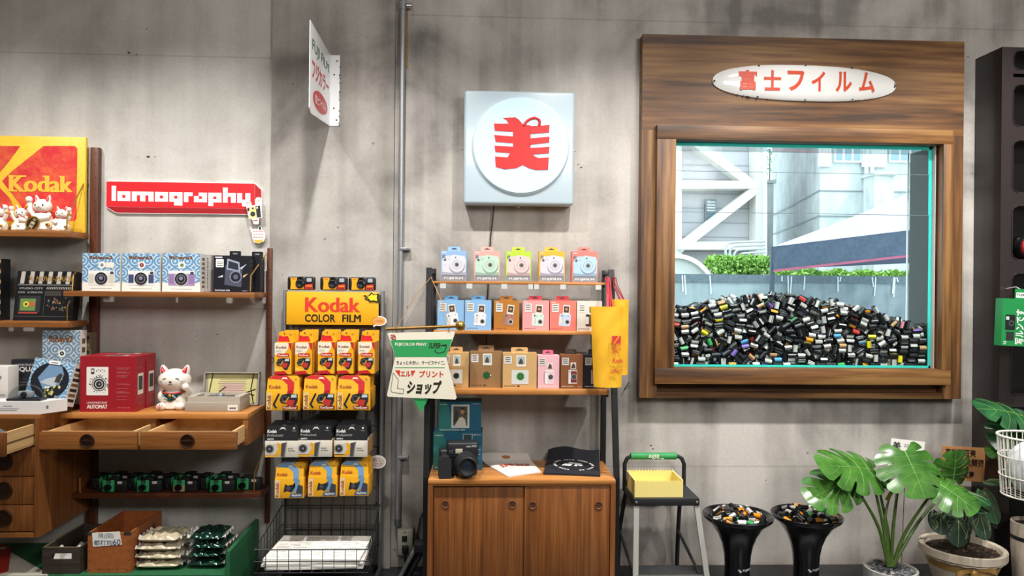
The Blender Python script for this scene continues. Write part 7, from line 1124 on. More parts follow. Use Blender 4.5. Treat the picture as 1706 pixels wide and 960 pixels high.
# ---- wire basket
yB, yF = yR - .015, -.48; bx0, bx1 = P(470, 842, yB).x, P(633, 842, yB).x; zr = P(552, 842, yB).z; zf = P(520, 916, yF).z; zb = P(520, 955, yF).z; fx0, fx1 = P(424, 916, yF).x, P(613, 916, yF).x
ox2 = (bx0 + bx1) / 2; BW = K('#2b2b2d', .4, .5)
t = thing('wire_basket', 'black wire basket at the foot of the rack holding printed sheets', 'basket', (ox2, 0, zb)); L = Matrix.Translation((-ox2, 0, -zb))
b = MB(); b.T = L; b.tube([(bx0, yB, zr), (bx1, yB, zr), (fx1, yF, zf), (fx0, yF, zf)], .0032, BW, 6, closed=True); b.tube([(bx0, yB, zb), (bx1, yB, zb), (fx1, yF, zb), (fx0, yF, zb)], .003, BW, 6, closed=True); b.tube([(bx0, yB, (zr + zb) / 2), (bx1, yB, (zr + zb) / 2), (fx1, yF, (zf + zb) / 2), (fx0, yF, (zf + zb) / 2)], .0022, BW, 6, closed=True); b.build('rim', t)
b = MB(); b.T = L
for i in range(1, 10):
    u = i / 10
    for (xa, xb, y, z1_) in ((bx0, bx1, yB, zr), (fx0, fx1, yF, zf)): x = xa + (xb - xa) * u; b.cyl((x, y, zb), (x, y, z1_), .0018, BW, 5)
    if i < 9:
        v = i / 9; y = yB + (yF - yB) * v; z1_ = zr + (zf - zr) * v
        for xa, xb in ((bx0, fx0), (bx1, fx1)): x = xa + (xb - xa) * v; b.cyl((x, y, zb), (x, y, z1_), .0018, BW, 5)
b.build('wire_sides', t)
b = MB(); b.T = L
for i in range(1, 10): x = bx0 + (bx1 - bx0) * i / 10; b.cyl((x, yB, zb), (fx0 + (fx1 - fx0) * i / 10, yF, zb), .0018, BW, 5)
for s_, e_ in ((bx0 + .02, 0), (bx1 - .02, 0)): b.tube([(s_, yB, zr), (s_, yB + .012, zr + .01), (s_, yB + .018, zr - .01)], .003, BW, 5)
b.build('wire_floor', t)
sw = (bx1 - bx0) * .9; zz = zb + .003
for k in range(5):
    last = k == 4; t = thing('printed_sheet', ('bottom', 'second from bottom', 'middle', 'second from top', 'topmost')[k] + ' white sheet in the wire basket' + (', handwriting showing' if last else ''), 'paper', ((bx0 + bx1) / 2 - .012 + (.004, -.008, .006, -.003, 0)[k], (yB + yF) / 2, zz + k * .0095), (.03, -.04, .025, -.015, -.03)[k], 'sheets in the wire basket')
    b = MB(); d = .155; b.add([(-sw / 2, -d, 0), (sw / 2, -d, 0), (sw / 2, d, 0), (-sw / 2, d, 0), (-sw / 2, -d, .009), (sw / 2, -d, .009), (sw / 2, d, .009), (-sw / 2, d, .009)], [(3, 2, 1, 0), (4, 5, 6, 7), (0, 1, 5, 4), (1, 2, 6, 5), (2, 3, 7, 6), (3, 0, 4, 7)], PAPER); b.build('paper', t)
    if last:
        b = MB(); b.T = Matrix.Translation((0, 0, .0095)) @ Matrix.Rotation(-PI / 2, 4, 'X'); b.text('PLEASE STAY ALWAYS', -sw * .2, d * .72, sw * .22, d * .82, K('#5d5c66', .6), 0, .0)
        for r_ in range(9):
            x = -sw * .46
            while x < sw * .44:
                L_ = random.uniform(.02, .07); z = d * (.55 - .165 * r_) + random.uniform(-.006, .006); pts = [(x + L_ * i / 6, z + random.uniform(-.0022, .0022)) for i in range(7)]
                if random.random() < .75: b.stroke(pts, .0026, random.choice(['#5c5c68', '#74737e', '#4a4954']), 0)
                x += L_ + random.uniform(.008, .03)
        b.build('handwriting', t)
# ------------------------------------------------------------------ shelf unit with cabinet in the middle
BP = K('#17181b', .4)
yC = -.42; cx0, cx1 = P(713, 802, yC).x, P(1026, 802, yC).x; zK = P(870, 799.5, yC).z; ox = (cx0 + cx1) / 2; hw = (cx1 - cx0) / 2
unit = thing('shelf_unit', 'black framed wooden shelf unit with a sliding door cabinet below', 'shelf unit', (ox, 0, 0))
yT = -.24; zTop = P(717, 446, yT).z
pl, pr = P(715, 455, yT).x - ox, P(1018, 455, yT).x - ox; plb, prb = -hw - .012, hw + .012
for s, xt, xb in ((0, pl, plb), (1, pr, prb)):
    b = MB(); w2 = .013
    v = []
    for x, y, z in ((xb, yC + .05, 0), (xb, yC + .05, zK), (xt, yT, zTop)): v += [(x - w2, y - .015, z), (x + w2, y - .015, z), (x + w2, y + .015, z), (x - w2, y + .015, z)]
    b.add(v, [(3, 2, 1, 0), (8, 9, 10, 11)] + [(k * 4 + i, k * 4 + (i + 1) % 4, k * 4 + 4 + (i + 1) % 4, k * 4 + 4 + i) for k in (0, 1) for i in range(4)], BP); b.build('front_post', unit)
    xk = (P(721, 600, -.05).x, P(1006, 600, -.05).x)[s] - ox
    b = MB(); b.box(xk - .013, -.065, 0, xk + .013, -.035, zTop - .0, BP, .002); b.build('rear_post', unit)
    for z in (.12, zTop - .02):
        f = min(1, max(0, (z - zK) / (zTop - zK))); yy = yC + .05 + (yT - yC - .05) * f; xx = xb + (xt - xb) * f
        b = MB(); b.cyl((xx, yy, z), (xk, -.05, z), .009, BP, 8); b.build('side_bar', unit)
SH = []
for (py0, py1, y, xl, xr_) in ((469.5, 474, -.25, 722, 1009), (551.5, 557.5, -.29, 722, 1012), (648.5, 658, -.345, 722, 1015)):
    zt = P(866, py0, y).z; zb = P(866, py1, y).z; x0, x1_ = P(xl, py0, y).x - ox, P(xr_, py0, y).x - ox
    b = MB(); b.box(x0, y, zb, x1_, -.07, zt, SHELFW, .003); s_ = b.build('shelf_board', unit); SH.append((zt, y))
    b = MB(); b.box(x0, y + .02, zb - .012, x0 + .012, -.07, zb, BP); b.box(x1_ - .012, y + .02, zb - .012, x1_, -.07, zb, BP); b.build('shelf_bracket', s_)
    if y == -.25:
        for px in (738, 782, 840, 885, 893, 938, 997):
            p = P(px, 478, y); b = MB(); b.box(p.x - ox - .014, y - .0015, zb - .022, p.x - ox + .014, y - .0005, zb + .001, K('#c9cbca', .25)); b.build('price_tag', s_)
b = MB(); b.box(-hw, yC, zK - .022, hw, -.04, zK, SHELFW, .004); b.build('cabinet_top', unit)
b = MB(); hb = zK - .022; b.box(-hw, yC, .06, -hw + .024, -.04, hb, TEAKV); b.box(hw - .024, yC, .06, hw, -.04, hb, TEAKV); b.box(-hw + .024, yC + .01, .06, hw - .024, -.04, .085, TEAK); b.box(-hw + .024, -.05, .085, hw - .024, -.04, hb, TEAK); b.box(-hw + .024, yC + .004, hb - .008, hw - .024, yC + .05, hb, TEAK); b.build('cabinet_carcass', unit)
mid = P(874, 880, yC).x - ox
for (a_, c_, y, kx) in ((-hw + .026, mid + .01, yC + .022, (741.7, 853.3)), (mid, hw - .026, yC + .008, (887.3, 997.3))):
    b = MB(); b.box(a_, y, .087, c_, y + .012, hb - .01, TEAKV, .0015); d = b.build('sliding_door', unit)
    for p in kx:
        q_ = P(p, 843, y); b = MB(); b.T = Matrix.Translation((q_.x - ox, y, P(p, 843, yC).z)) @ Matrix.Rotation(PI / 2, 4, 'X'); b.lathe([(0, .0015), (.013, .0015), (.015, .004), (.018, .004), (.019, 0)], K('#6b4228', .45), 22); b.lathe([(0, .002), (.012, .002)], K('#4d2d1a', .5), 18); b.build('finger_pull', d)
# ---- boxes on the unit
def instax(label, px0, px1, py0, si, Y, body, deco, grp, tab=True, d=.07, tabc=None, tabw=.5):
    zt, ys = SH[si]; X, Z, w, h = span(px0, px1, py0, py0 + 40, Y); h = P((px0 + px1) / 2, py0, Y).z - zt; w -= .001
    t = thing('camera_box', label, 'camera box', (X, Y, zt + .0006), group=grp); b = MB(); b.box(-w / 2, 0, 0, w / 2, d, h, K(body, .45)); b.build('carton', t)
    if tab:
        tw = w * tabw / 2; th = h * .15; b = MB(); yy = d * .55; KT = K(tabc or body, .45)
        b.prism(rr(-tw, h - .003, tw, h + th, .007), yy, yy + .0015, KT); b.poly([(-tw * .5, h + th * .35), (-tw * .42, h + th * .5), (0, h + th * .75), (tw * .42, h + th * .5), (tw * .5, h + th * .35)], K('#3a3a3e', .6), yy - .0004); b.build('hang_tab', t)
    deco(t, w, h); return t
def sticker(t, w, h, u0, v0, u1, v1):
    b = MB(); b.rect((u0 - .5) * w, v0 * h, (u1 - .5) * w, v1 * h, '#dedbd2', -.0012)
    for k in range(3): v = v0 + (v1 - v0) * (.2 + .27 * k); b.rect((u0 + .03 - .5) * w, v * h, (u1 - .04 - .5) * w, (v + .03) * h, '#6d6b70', -.0015)
    b.build('price_sticker', t)
def deco_front(camc, shade):
    def f(t, w, h):
        X = lambda u: (u - .5) * w; Z = lambda v: v * h; b = MB(); y = -.0008; KC = K(camc, .35); KS = K(shade, .4)
        b.rect(X(.02), Z(.16), X(.98), Z(.2), K('#77797f', .5), y)
        b.poly([(X(.06), Z(.2)), (X(.04), Z(.62)), (X(.1), Z(.78)), (X(.2), Z(.83)), (X(.42), Z(.84)), (X(.5), Z(.87)), (X(.75), Z(.84)), (X(.92), Z(.82)), (X(.97), Z(.7)), (X(.96), Z(.2))], KC, y - .0004)
        b.poly([(X(.06), Z(.2)), (X(.05), Z(.3)), (X(.5), Z(.26)), (X(.96), Z(.3)), (X(.96), Z(.2))], KS, y - .0006)
        c = (X(.62), Z(.54)); r = w * .3; b.disc(c[0] + .001, c[1] - r * .2, r * 1.02, K('#8b8c96', .5), y - .0008, 28); b.disc(c[0], c[1] - r * .1, r, KS, y - .001, 28); b.disc(*c, r * .95, KC, y - .0012, 28); b.ring(c[0], c[1], r * .55, r * .62, shade, y - .0014, 24); b.disc(*c, r * .32, '#8a8886', y - .0016, 16); b.disc(c[0], c[1], r * .17, '#3d3c3e', y - .0019, 12)
        b.disc(X(.16), Z(.7), w * .05, '#55565a', y - .0012, 12); b.rrect(X(.25), Z(.71), X(.36), Z(.81), .004, '#b9bbc0', y - .0010); b.rrect(X(.265), Z(.72), X(.345), Z(.8), .003, camc, y - .0013); b.rect(X(.55), Z(.75), X(.59), Z(.8), '#3f4044', y - .0012)
        b.ring(X(.17), Z(.56), w * .05, w * .055, shade, y - .0012, 14, PI, 2 * PI); b.build('printed_camera', t)
        b = MB(); b.rect(X(.01), Z(.01), X(.99), Z(.16), K('#85888e', .5), y); b.text('FUJIFILM', X(.13), Z(.045), X(.86), Z(.125), K('#e9eaec', .5), y - .0005, .025); b.build('brand_band', t)
        b = MB(); b.rect(X(.04), Z(.93), X(.2), Z(.95), '#eef0f2', y); 
        for k in range(3): b.rect(X(.05), Z(.84 - .04 * k), X(.17), Z(.86 - .04 * k), '#6f7b88', y - .0012)
        b.build('small_print', t)
    return f
g1 = 'camera boxes on the top shelf of the unit'
for p0, p1, py, body, cam_, sh, lb in ((734.5, 777.5, 418, '#8fb2d8', '#d5d5de', '#a5a6b4', 'light blue'), (790, 833, 418.5, '#efa79f', '#bcd8c6', '#93b29f', 'pale pink'), (842.5, 885, 419, '#b5d23c', '#dfc6c4', '#b89c9c', 'lime green'), (898, 941, 419, '#f4ae3a', '#d2cfda', '#a19eac', 'orange'), (953, 996, 419.5, '#ee7d72', '#b0cde2', '#86a5be', 'coral red')):
    tt = instax(lb + ' camera box on the top shelf, pale camera on its front', p0, p1, py, 0, -.225, body, deco_front(cam_, sh), g1)
    tt.name = 'camera_box'
def deco_tilt(camc, tilt, photo='#4a3b32', lens='#26272b', plain=False):
    def f(t, w, h):
        X = lambda u: (u - .5) * w; Z = lambda v: v * h; y = -.0008; b = MB(); b.T = Matrix.Translation((X(.57), 0, Z(.36))) @ Matrix.Rotation(R(tilt), 4, 'Y'); k = w
        b.rrect(-k * .22, -h * .2, k * .22, h * .2, .006, K(camc, .4), y); b.rect(-k * .22, -h * .13, -k * .08, h * .12, '#d8d6d4' if not plain else '#9a7262', y - .0003); b.disc(k * .1, -h * .06, k * .1, '#b5b3b2', y - .0004, 18); b.disc(k * .1, -h * .06, k * .065, lens, y - .0007, 16); b.disc(-k * .12, h * .13, k * .03, DARK, y - .0006, 10); b.ring(-k * .03, h * .12, k * .03, k * .036, '#6f7072', y - .0006, 12); b.rect(k * .1, h * .12, k * .13, h * .15, DARK, y - .0006); b.rect(-k * .1, -h * .16, -k * .088, h * .08, '#8d8b8a', y - .0006); b.build('printed_camera', t)
        b = MB(); b.T = Matrix.Translation((X(.57), 0, Z(.36))) @ Matrix.Rotation(R(tilt), 4, 'Y'); b.rect(-k * .1, h * .19, k * .16, h * .5, '#e6e2d8', y - .0002); b.rect(-k * .07, h * .25, k * .13, h * .46, photo, y - .0005); b.disc(k * .03, h * .36, k * .05, '#c98f6a', y - .0008, 10); b.build('printed_photo', t)
        b = MB(); b.rect(X(.05), Z(.06), X(.35), Z(.075), '#5d5048', y); b.rect(X(.38), Z(.06), X(.5), Z(.075), '#5d5048', y); b.rect(X(.05), Z(.93), X(.2), Z(.95), '#f0efec', y); b.build('small_print', t); sticker(t, w, h, .08, .62, .34, .9)
    return f
g2 = 'camera boxes on the second shelf of the unit'
for p0, p1, py, body, cam_, tl, lb, tb in ((728.5, 773.2, 500.5, '#86b3dc', '#eceaf0', -8, 'blue camera box left of its twin, nearest the brass rod', '#5e8cae'), (774.3, 818.6, 500.5, '#8ab6e0', '#efedf2', 4, 'blue camera box second from the left on the second shelf', '#5e8cae'), (822.8, 865.3, 501, '#b3742a', '#b07a66', 8, 'ochre brown camera box in the middle of the second shelf', '#a06a24'),
                                       (870.5, 915, 501, '#ef9c9c', '#cde3d6', 3, 'pink camera box on the second shelf', '#b8404a'), (916, 960, 501.5, '#ea7a6c', '#bdd0e6', 4, 'coral camera box on the second shelf', '#b8383c'), (961, 1003, 502, '#dcd5cb', '#4a3b35', 0, 'cream camera box half hidden by the yellow bags', None)):
    instax(lb, p0, p1, py, 1, -.265, body, deco_tilt(cam_, tl, plain='ochre' in lb), g2, tab=tb is not None, tabc=tb)
def deco_square(camc, lens, dark=False):
    def f(t, w, h):
        X = lambda u: (u - .5) * w; Z = lambda v: v * h; y = -.0008; b = MB()
        if not dark: b.rrect(X(.26), Z(.12), X(.76), Z(.52), .005, K(camc, .4), y)
        b.disc(X(.52), Z(.34), w * .115, lens, y - .0004, 22); b.disc(X(.52), Z(.34), w * .06, K(lens, .3), y - .0007, 16); b.ring(X(.52), Z(.34), w * .05, w * .07, '#1f3a20' if 'g' not in lens else '#222222', y - .0009, 18); b.rect(X(.63), Z(.32), X(.66), Z(.36), '#e6dfc6', y - .001); b.build('printed_camera', t)
        b = MB(); b.rect(X(.4), Z(.62), X(.68), Z(.94), '#e4dfd2', y); b.rect(X(.43), Z(.69), X(.65), Z(.91), '#9fb2b4', y - .0003); b.poly([(X(.46), Z(.69)), (X(.6), Z(.69)), (X(.58), Z(.8)), (X(.53), Z(.86)), (X(.49), Z(.8))], '#4d4038', y - .0006); b.build('printed_photo', t)
        b = MB()
        for i in range(5): b.rect(X(.04 + i * .07), Z(.055), X(.09 + i * .07), Z(.075), '#4d3a26', y)
        b.rect(X(.42), Z(.045), X(.5), Z(.085), '#4d3a26', y); b.build('small_print', t); sticker(t, w, h, .04, .7, .26, .92)
    return f
def deco_evo(camc, mid_, strip):
    def f(t, w, h):
        X = lambda u: (u - .5) * w; Z = lambda v: v * h; y = -.0008; b = MB(); b.rrect(X(.34), Z(.14), X(.74), Z(.56), .003, K(camc, .4), y); b.rect(X(.36), Z(.14), X(.45), Z(.56), strip, y - .0003); b.rect(X(.46), Z(.18), X(.72), Z(.52), mid_, y - .0004); b.disc(X(.6), Z(.35), w * .125, '#9b9a98', y - .0007, 20); b.disc(X(.6), Z(.35), w * .095, '#2a2a2d', y - .001, 18); b.disc(X(.6), Z(.35), w * .05, '#50505a', y - .0013, 14); b.disc(X(.4), Z(.5), w * .025, DARK, y - .0006, 10); b.stroke([(X(.33), Z(.52)), (X(.29), Z(.44)), (X(.29), Z(.2)), (X(.33), Z(.15))], .0015, '#3a3438', y); b.build('printed_camera', t)
        b = MB(); b.rect(X(.44), Z(.58), X(.68), Z(.78), '#dcd8cf', y); b.poly([(X(.46), Z(.6)), (X(.66), Z(.6)), (X(.64), Z(.7)), (X(.55), Z(.77)), (X(.49), Z(.68))], '#5a4038', y - .0003); b.build('printed_photo', t)
        b = MB(); b.text('instax mini Evo', X(.06), Z(.05), X(.56), Z(.085), '#efe9e4', y, .01); b.rect(X(.78), Z(.05), X(.94), Z(.06), '#efe9e4', y); b.build('small_print', t); sticker(t, w, h, .06, .7, .36, .92)
    return f
g3 = 'camera boxes on the third shelf of the unit'
instax('tan card camera box half hidden behind the hanging sign', 738, 781, 588, 2, -.31, '#c59c66', deco_square('#dcd8d0', '#23241f'), g3, d=.08, tabw=.5)
instax('dark tan camera box with a green lens right of the hanging sign', 783, 836.5, 586, 2, -.30, '#94714a', deco_square('#6f5336', '#285c30', True), g3, d=.08, tabw=.5)
instax('light tan camera box with a white camera and green lens', 837.5, 894.5, 589, 2, -.32, '#c9a26c', deco_square('#cfd2cc', '#3c8038'), g3, d=.08, tabw=.5)
instax('pink camera box on the third shelf with a white camera', 896, 932, 593, 2, -.32, '#e6b2b8', deco_evo('#ead9dc', '#dcc6cb', '#efe6e6'), g3, d=.08, tabc='#d8607a', tabw=.5)
instax('brown camera box on the third shelf left of the navy one', 934, 971.5, 592, 2, -.32, '#8a5632', deco_evo('#c9c4bf', '#7d2a28', '#e6e2dc'), g3, d=.08, tabc='#3a2a22', tabw=.5)
instax('navy black camera box partly behind the yellow bags', 972.5, 1009, 592, 2, -.32, '#262a35', deco_evo('#c9c4bf', '#3a3a44', '#b88a8c'), g3, d=.08, tabc='#1c1e26', tabw=.5)
# ---- teal boxes, camera, shirts on the cabinet
def teal(label, px0, px1, py0, py1, z, Y, photo):
    X, Z, w, h = span(px0, px1, py0, py1, Y); t = thing('camera_box', label, 'camera box', (X, Y, z + .0006), group='teal boxes on the cabinet'); b = MB(); b.box(-w / 2, 0, 0, w / 2, .12, h, K('#22607a', .45)); b.poly([(-w / 2, .001), (-w / 2, h - .001), (-w * .3, h - .001), (-w * .12, .001)], K('#2f7d78', .5), -.0005); b.build('carton', t)
    b = MB()
    if photo:
        b.rect(-w * .2, h * .12, w * .22, h * .9, '#cfd3cd', -.001); b.rect(-w * .155, h * .2, w * .175, h * .84, '#57584c', -.0013); b.poly([(-w * .12, h * .2), (-w * .02, h * .45), (w * .05, h * .5), (w * .12, h * .4), (w * .15, h * .2)], '#d5cfc0', -.0016); b.disc(w * .06, h * .66, w * .05, '#b98a6c', -.0019, 12); b.poly([(w * .01, h * .6), (w * .03, h * .8), (w * .1, h * .8), (w * .14, h * .5), (w * .1, h * .6)], '#33241c', -.0017); b.poly([(-w * .15, h * .3), (-w * .1, h * .75), (-w * .02, h * .6), (-w * .06, h * .35)], '#3a3a30', -.0017)
    else: b.rect(w * .1, h * .7, w * .3, h * .95, '#8fb0b8', -.001); b.rect(w * .12, h * .76, w * .28, h * .93, '#3a4448', -.0013); b.rect(w * .3, h * .52, w * .46, h * .54, '#8fb0b8', -.001); b.rect(w * .3, h * .4, w * .46, h * .42, '#8fb0b8', -.001)
    b.build('printed_photo', t)
    b = MB(); b.text('FUJIFILM', w * .27, h * .9, w * .46, h * .94, '#c9dadd', -.001, .02); b.text('instax', -w * .47, h * .89, -w * .3, h * .93, '#c9dadd', -.001, .02); b.text('INSTAX WIDE 300', -w * .46, h * .03, w * .12, h * .085, '#c9dadd', -.001, .02); b.build('lettering', t); return h
hz = teal('lower teal camera box behind the black camera', 722, 803.5, 720, 775, zK, -.24, False)
hz = P(760, 720, -.24).z - zK
o = [x for x in COL.objects if x.get('label') == 'lower teal camera box behind the black camera'][0]
for c_ in o.children: c_.scale = (1, 1, hz / (P(762, 720, -.24).z - P(762, 775, -.24).z))
teal('upper teal camera box with a printed photo of a person', 730.5, 802, 670, 720, zK + hz + .0006, -.235, True)
X = P(765, 785, -.35).x
t = thing('instant_camera', 'large black instant camera standing on the cabinet before the teal boxes', 'camera', (X, -.335, zK + .0008), rz=.12)
RB = K('#1d1f22', .5); b = MB(); b.box(-.095, -.02, .0, .085, .045, .125, RB, .012, 3); b.box(-.06, -.03, .085, .088, .045, .158, RB, .010, 3); b.build('body', t)
b = MB(); b.prism([(-.10, 0), (-.10, .085), (-.085, .1), (-.055, .1), (-.042, .08), (-.042, 0)], -.065, .0, K('#202225', .6)); b.build('hand_grip', t)
b = MB(); b.T = Matrix.Translation((.028, -.03, .062)) @ Matrix.Rotation(PI / 2, 4, 'X'); b.lathe([(.03, -.012), (.056, -.01), (.058, .03), (.055, .034), (.054, .055), (.050, .06), (.046, .075), (.040, .077), (.036, .062), (.022, .058), (0, .056)], K('#232528', .4), 36); b.build('lens', t)
b = MB(); b.T = Matrix.Translation((.028, -.03, .062)) @ Matrix.Rotation(PI / 2, 4, 'X'); b.lathe([(0, .060), (.012, .0605), (.021, .059)], K('#2e3a4a', .08, coat=1), 20); b.build('glass', t)
b = MB(); b.box(-.022, -.034, .108, .012, -.029, .13, K('#b9b59f', .2), .002); b.build('flash', t)
b = MB(); b.box(-.052, -.033, .105, -.032, -.029, .125, K('#35383c', .15), .002); b.build('viewfinder', t); b = MB(); b.text('instax WIDE', .03, .136, .078, .145, '#c9cacc', -.0306, .02); b.build('lettering', t)
def shirt(name, label, corners, mat, h, prints, bump):
    A, B_, C_, D_ = [Vector(c) for c in corners]; ce = (A + B_ + C_ + D_) / 4; t = thing(name, label, 't-shirt', (ce.x, ce.y, zK))
    def S(u, v, top=True):
        p = A.lerp(B_, u).lerp(D_.lerp(C_, u), v) - Vector((ce.x, ce.y, zK)); e = (1 - abs(2 * u - 1) ** 8) * (1 - abs(2 * v - 1) ** 8)
        p.z = .0008 + (h * (.55 + .45 * e) + bump * e * math.sin(u * 5 + 1) * math.sin(v * 4) + ((.055 if bump < .0035 else .028) * max(0, v - .72) / .28 * (.86 + .14 * math.sin(u * 6)))) if top else .0008
        return p
    b = MB(); b.grid(lambda u, v: S(u, v), 26, 20, mat); n = 40
    ring = [(i / 10, 0) for i in range(10)] + [(1, i / 10) for i in range(10)] + [(1 - i / 10, 1) for i in range(10)] + [(0, 1 - i / 10) for i in range(10)]
    vs = [S(*r_) for r_ in ring] + [S(*r_, False) for r_ in ring]; b.add(vs, [(i, (i + 1) % 40, 40 + (i + 1) % 40, 40 + i) for i in range(40)] + [tuple(range(40, 80))], mat); b.build('cloth', t)
    b = MB(); prints(b, lambda u, v: S(u, v) + Vector((0, 0, .0012))); b.build('printed_emblem', t)
onK = lambda px, py: (lambda d: Vector((0, -DIST, EYE)) + d * ((zK - EYE) / d.z))(P(px, py, 0) - Vector((0, -DIST, EYE)))
def pr1(b, S):
    vs, fs, a_, bb, c_, d = text_geo('SUPER SHOP', .03)
    f = lambda u, v: S(u, v)
    b.add([f(.14 + .72 * (v.x - a_) / (bb - a_), .32 + .15 * (v.y - c_) / (d - c_) + .12 * math.sin(PI * (v.x - a_) / (bb - a_)) * .5) for v in vs], fs, K('#c8492c', .6))
    for i in range(12): u = .2 + .05 * i; b.add([f(u, .22 + .05 * math.sin(PI * i / 11)), f(u + .025, .22 + .05 * math.sin(PI * i / 11)), f(u + .025, .235 + .05 * math.sin(PI * i / 11)), f(u, .235 + .05 * math.sin(PI * i / 11))], [(0, 1, 2, 3)], K('#c98a7a', .6))
    b.add([f(.5 + .09 * math.cos(i * .63), .82 + .05 * math.sin(i * .63)) for i in range(10)], [tuple(range(10))], K('#c06a40', .6))
def pr2(b, S):
    W_ = K('#e6e6e6', .7)
    for i in range(40):
        if i % 5 == 4 or i in (29, 30, 31): continue
        a_ = i * 2 * PI / 40; c_ = (i + .75) * 2 * PI / 40; f = lambda a, r: S(.52 + .37 * r * math.cos(a), .42 + .3 * r * math.sin(a)); b.add([f(a_, .9), f(c_, .9), f(c_, 1.02), f(a_, 1.02)], [(0, 1, 2, 3)], W_)
    for pts in ([(.36, .34), (.46, .34), (.54, .56), (.44, .56)], [(.47, .56), (.66, .54), (.68, .48), (.48, .5)], [(.55, .5), (.60, .5), (.58, .36), (.53, .36)], [(.6, .52), (.70, .44), (.66, .38), (.58, .44)], [(.30, .32), (.38, .36), (.42, .48), (.36, .48)]): b.add([S(*p) for p in pts], [(0, 1, 2, 3)], W_)
shirt('folded_shirt', 'white folded shirt with red print on the cabinet top', [onK(846, 796), onK(898, 790), onK(886, 764), onK(800, 764)][0:1] + [onK(901, 788), onK(878, 762), onK(795, 767)], K('#e3ded7', .85), .012, pr1, .004)
shirt('folded_shirt', 'black folded shirt with a white emblem on the cabinet top', [onK(905, 791), onK(1000, 795), onK(998, 767), onK(914, 762)], K('#191a22', .9), .016, pr2, .003)
# ---- hanging sign on brass rod
Y = -.40; r0, r1 = P(643, 548.5, Y), P(762, 543.5, Y); t = thing('hanging_sign', 'cream and green pennant shaped sign hanging from a brass rod', 'sign', ((r0.x + r1.x) / 2, Y, r0.z)); o_ = t.location; L = Matrix.Translation((-o_.x, -Y, -o_.z))
b = MB(); b.T = L; b.cyl(r0, r1, .0075, OLDBRASS, 12); b.build('brass_rod', t); b = MB(); e_ = P(767, 543, Y); b.T = L; b.ell(e_, .0235, K('#b08f46', .25, .8), 20); b.build('ball_end', t)
q = Px(3.967, 630, 520, Y, (o_.x, 0, o_.z)); CR_ = K('#ece6d2', .5); GN = K('#2f9e58', .45); TX = K('#26221d', .5)
b = MB(); b.prism(q.l([(62, 142), (72, 138), (500, 128), (510, 134), (450, 298), (116, 298)]), -.002, .002, CR_); b.build('upper_plate', t); up = t.children[-1]
b = MB(); b.poly(q.l([(82, 186), (490, 180), (450, 297), (116, 297)]), GN, -.0026); b.build('green_band', up, label='green band')
b = MB(); a_, c_ = q(112, 228), q(322, 204); b.text('FUJICOLOR PRINT', a_[0], a_[1], c_[0], c_[1], K('#f0ecdc', .5), -.0032, .03); a_, c_ = q(335, 240), q(412, 204); b.text('SUPER', a_[0], a_[1], c_[0], c_[1], TX, -.0032, .03, .3)
for pts in ([(452, 215), (415, 222), (452, 224), (440, 262), (400, 272), (375, 262), (378, 246)],): b.stroke(q.l(pts), .0035, TX, -.0032)
a_ = q(98, 166); 
for (x0, y0, x1_, y1_) in ((84, 150, 112, 155), (84, 150, 89, 176), (84, 172, 104, 177), (107, 150, 112, 168), (94, 160, 116, 165), (94, 160, 99, 184), (94, 179, 116, 184), (111, 160, 116, 184)): b.poly(q.l([(x0, y0), (x1_, y0), (x1_, y1_), (x0, y1_)]), RED, -.0032 - (.0002 if x0 > 90 else 0))
b.build('lettering', up)
b = MB(); b.prism(q.l([(112, 299), (450, 299), (519, 566), (510, 578), (66, 560), (58, 550)]), -.002, .002, CR_); b.build('lower_plate', t); lo = t.children[-1]
b = MB(); a_, c_ = q(122, 348), q(440, 322); b.text('ちょっと大きい、サービスサイズ。', a_[0], a_[1], c_[0], c_[1], TX, -.0026, .02); b.poly(q.l([(112, 365), (440, 365), (440, 370), (112, 370)]), GN, -.0026); a_, c_ = q(148, 428), q(215, 390); b.text('エル', a_[0], a_[1], c_[0], c_[1], K('#d0402e', .5), -.0026, .04); b.poly(q.l([(112, 385), (146, 385), (143, 428)]), K('#d0402e', .5), -.0026); b.poly(q.l([(216, 388), (248, 386), (224, 428)]), K('#d0402e', .5), -.0026); a_, c_ = q(272, 432), q(432, 388); b.text('プリント', a_[0], a_[1], c_[0], c_[1], K('#d0402e', .5), -.0026, .04); a_, c_ = q(190, 545), q(420, 452); b.text('ショップ', a_[0], a_[1], c_[0], c_[1], TX, -.0026, .05, .25); b.stroke(q.l([(100, 402), (134, 448), (128, 505), (170, 510), (165, 540), (92, 530), (84, 515), (100, 402)]), .0022, TX, -.0026); b.build('lettering', lo)
b = MB(); b.prism(q.l([(232, 572), (330, 576), (282, 668)]), .003, .0055, GN); b.build('green_pennant', t, label='green pennant tip')
ap = P(718, 462, -.268) - o_
b = MB(); b.tube([P(660, 548, Y) - o_, P(690, 496, -.34) - o_, ap], .0018, K('#9a7a4c', .6), 5); b.tube([P(749, 544, Y) - o_, P(737, 505, -.34) - o_, ap], .0018, K('#b48a5c', .6), 5); b.build('cord', t)
b = MB()
for x_ in (660, 748): p = P(x_, 546, Y) - o_; b.tube([p + Vector((0, -.009, .004)), p + Vector((0, -.01, -.008)), p + Vector((0, 0, -.022))], .0018, STEEL, 5)
b.build('wire_hook', t)
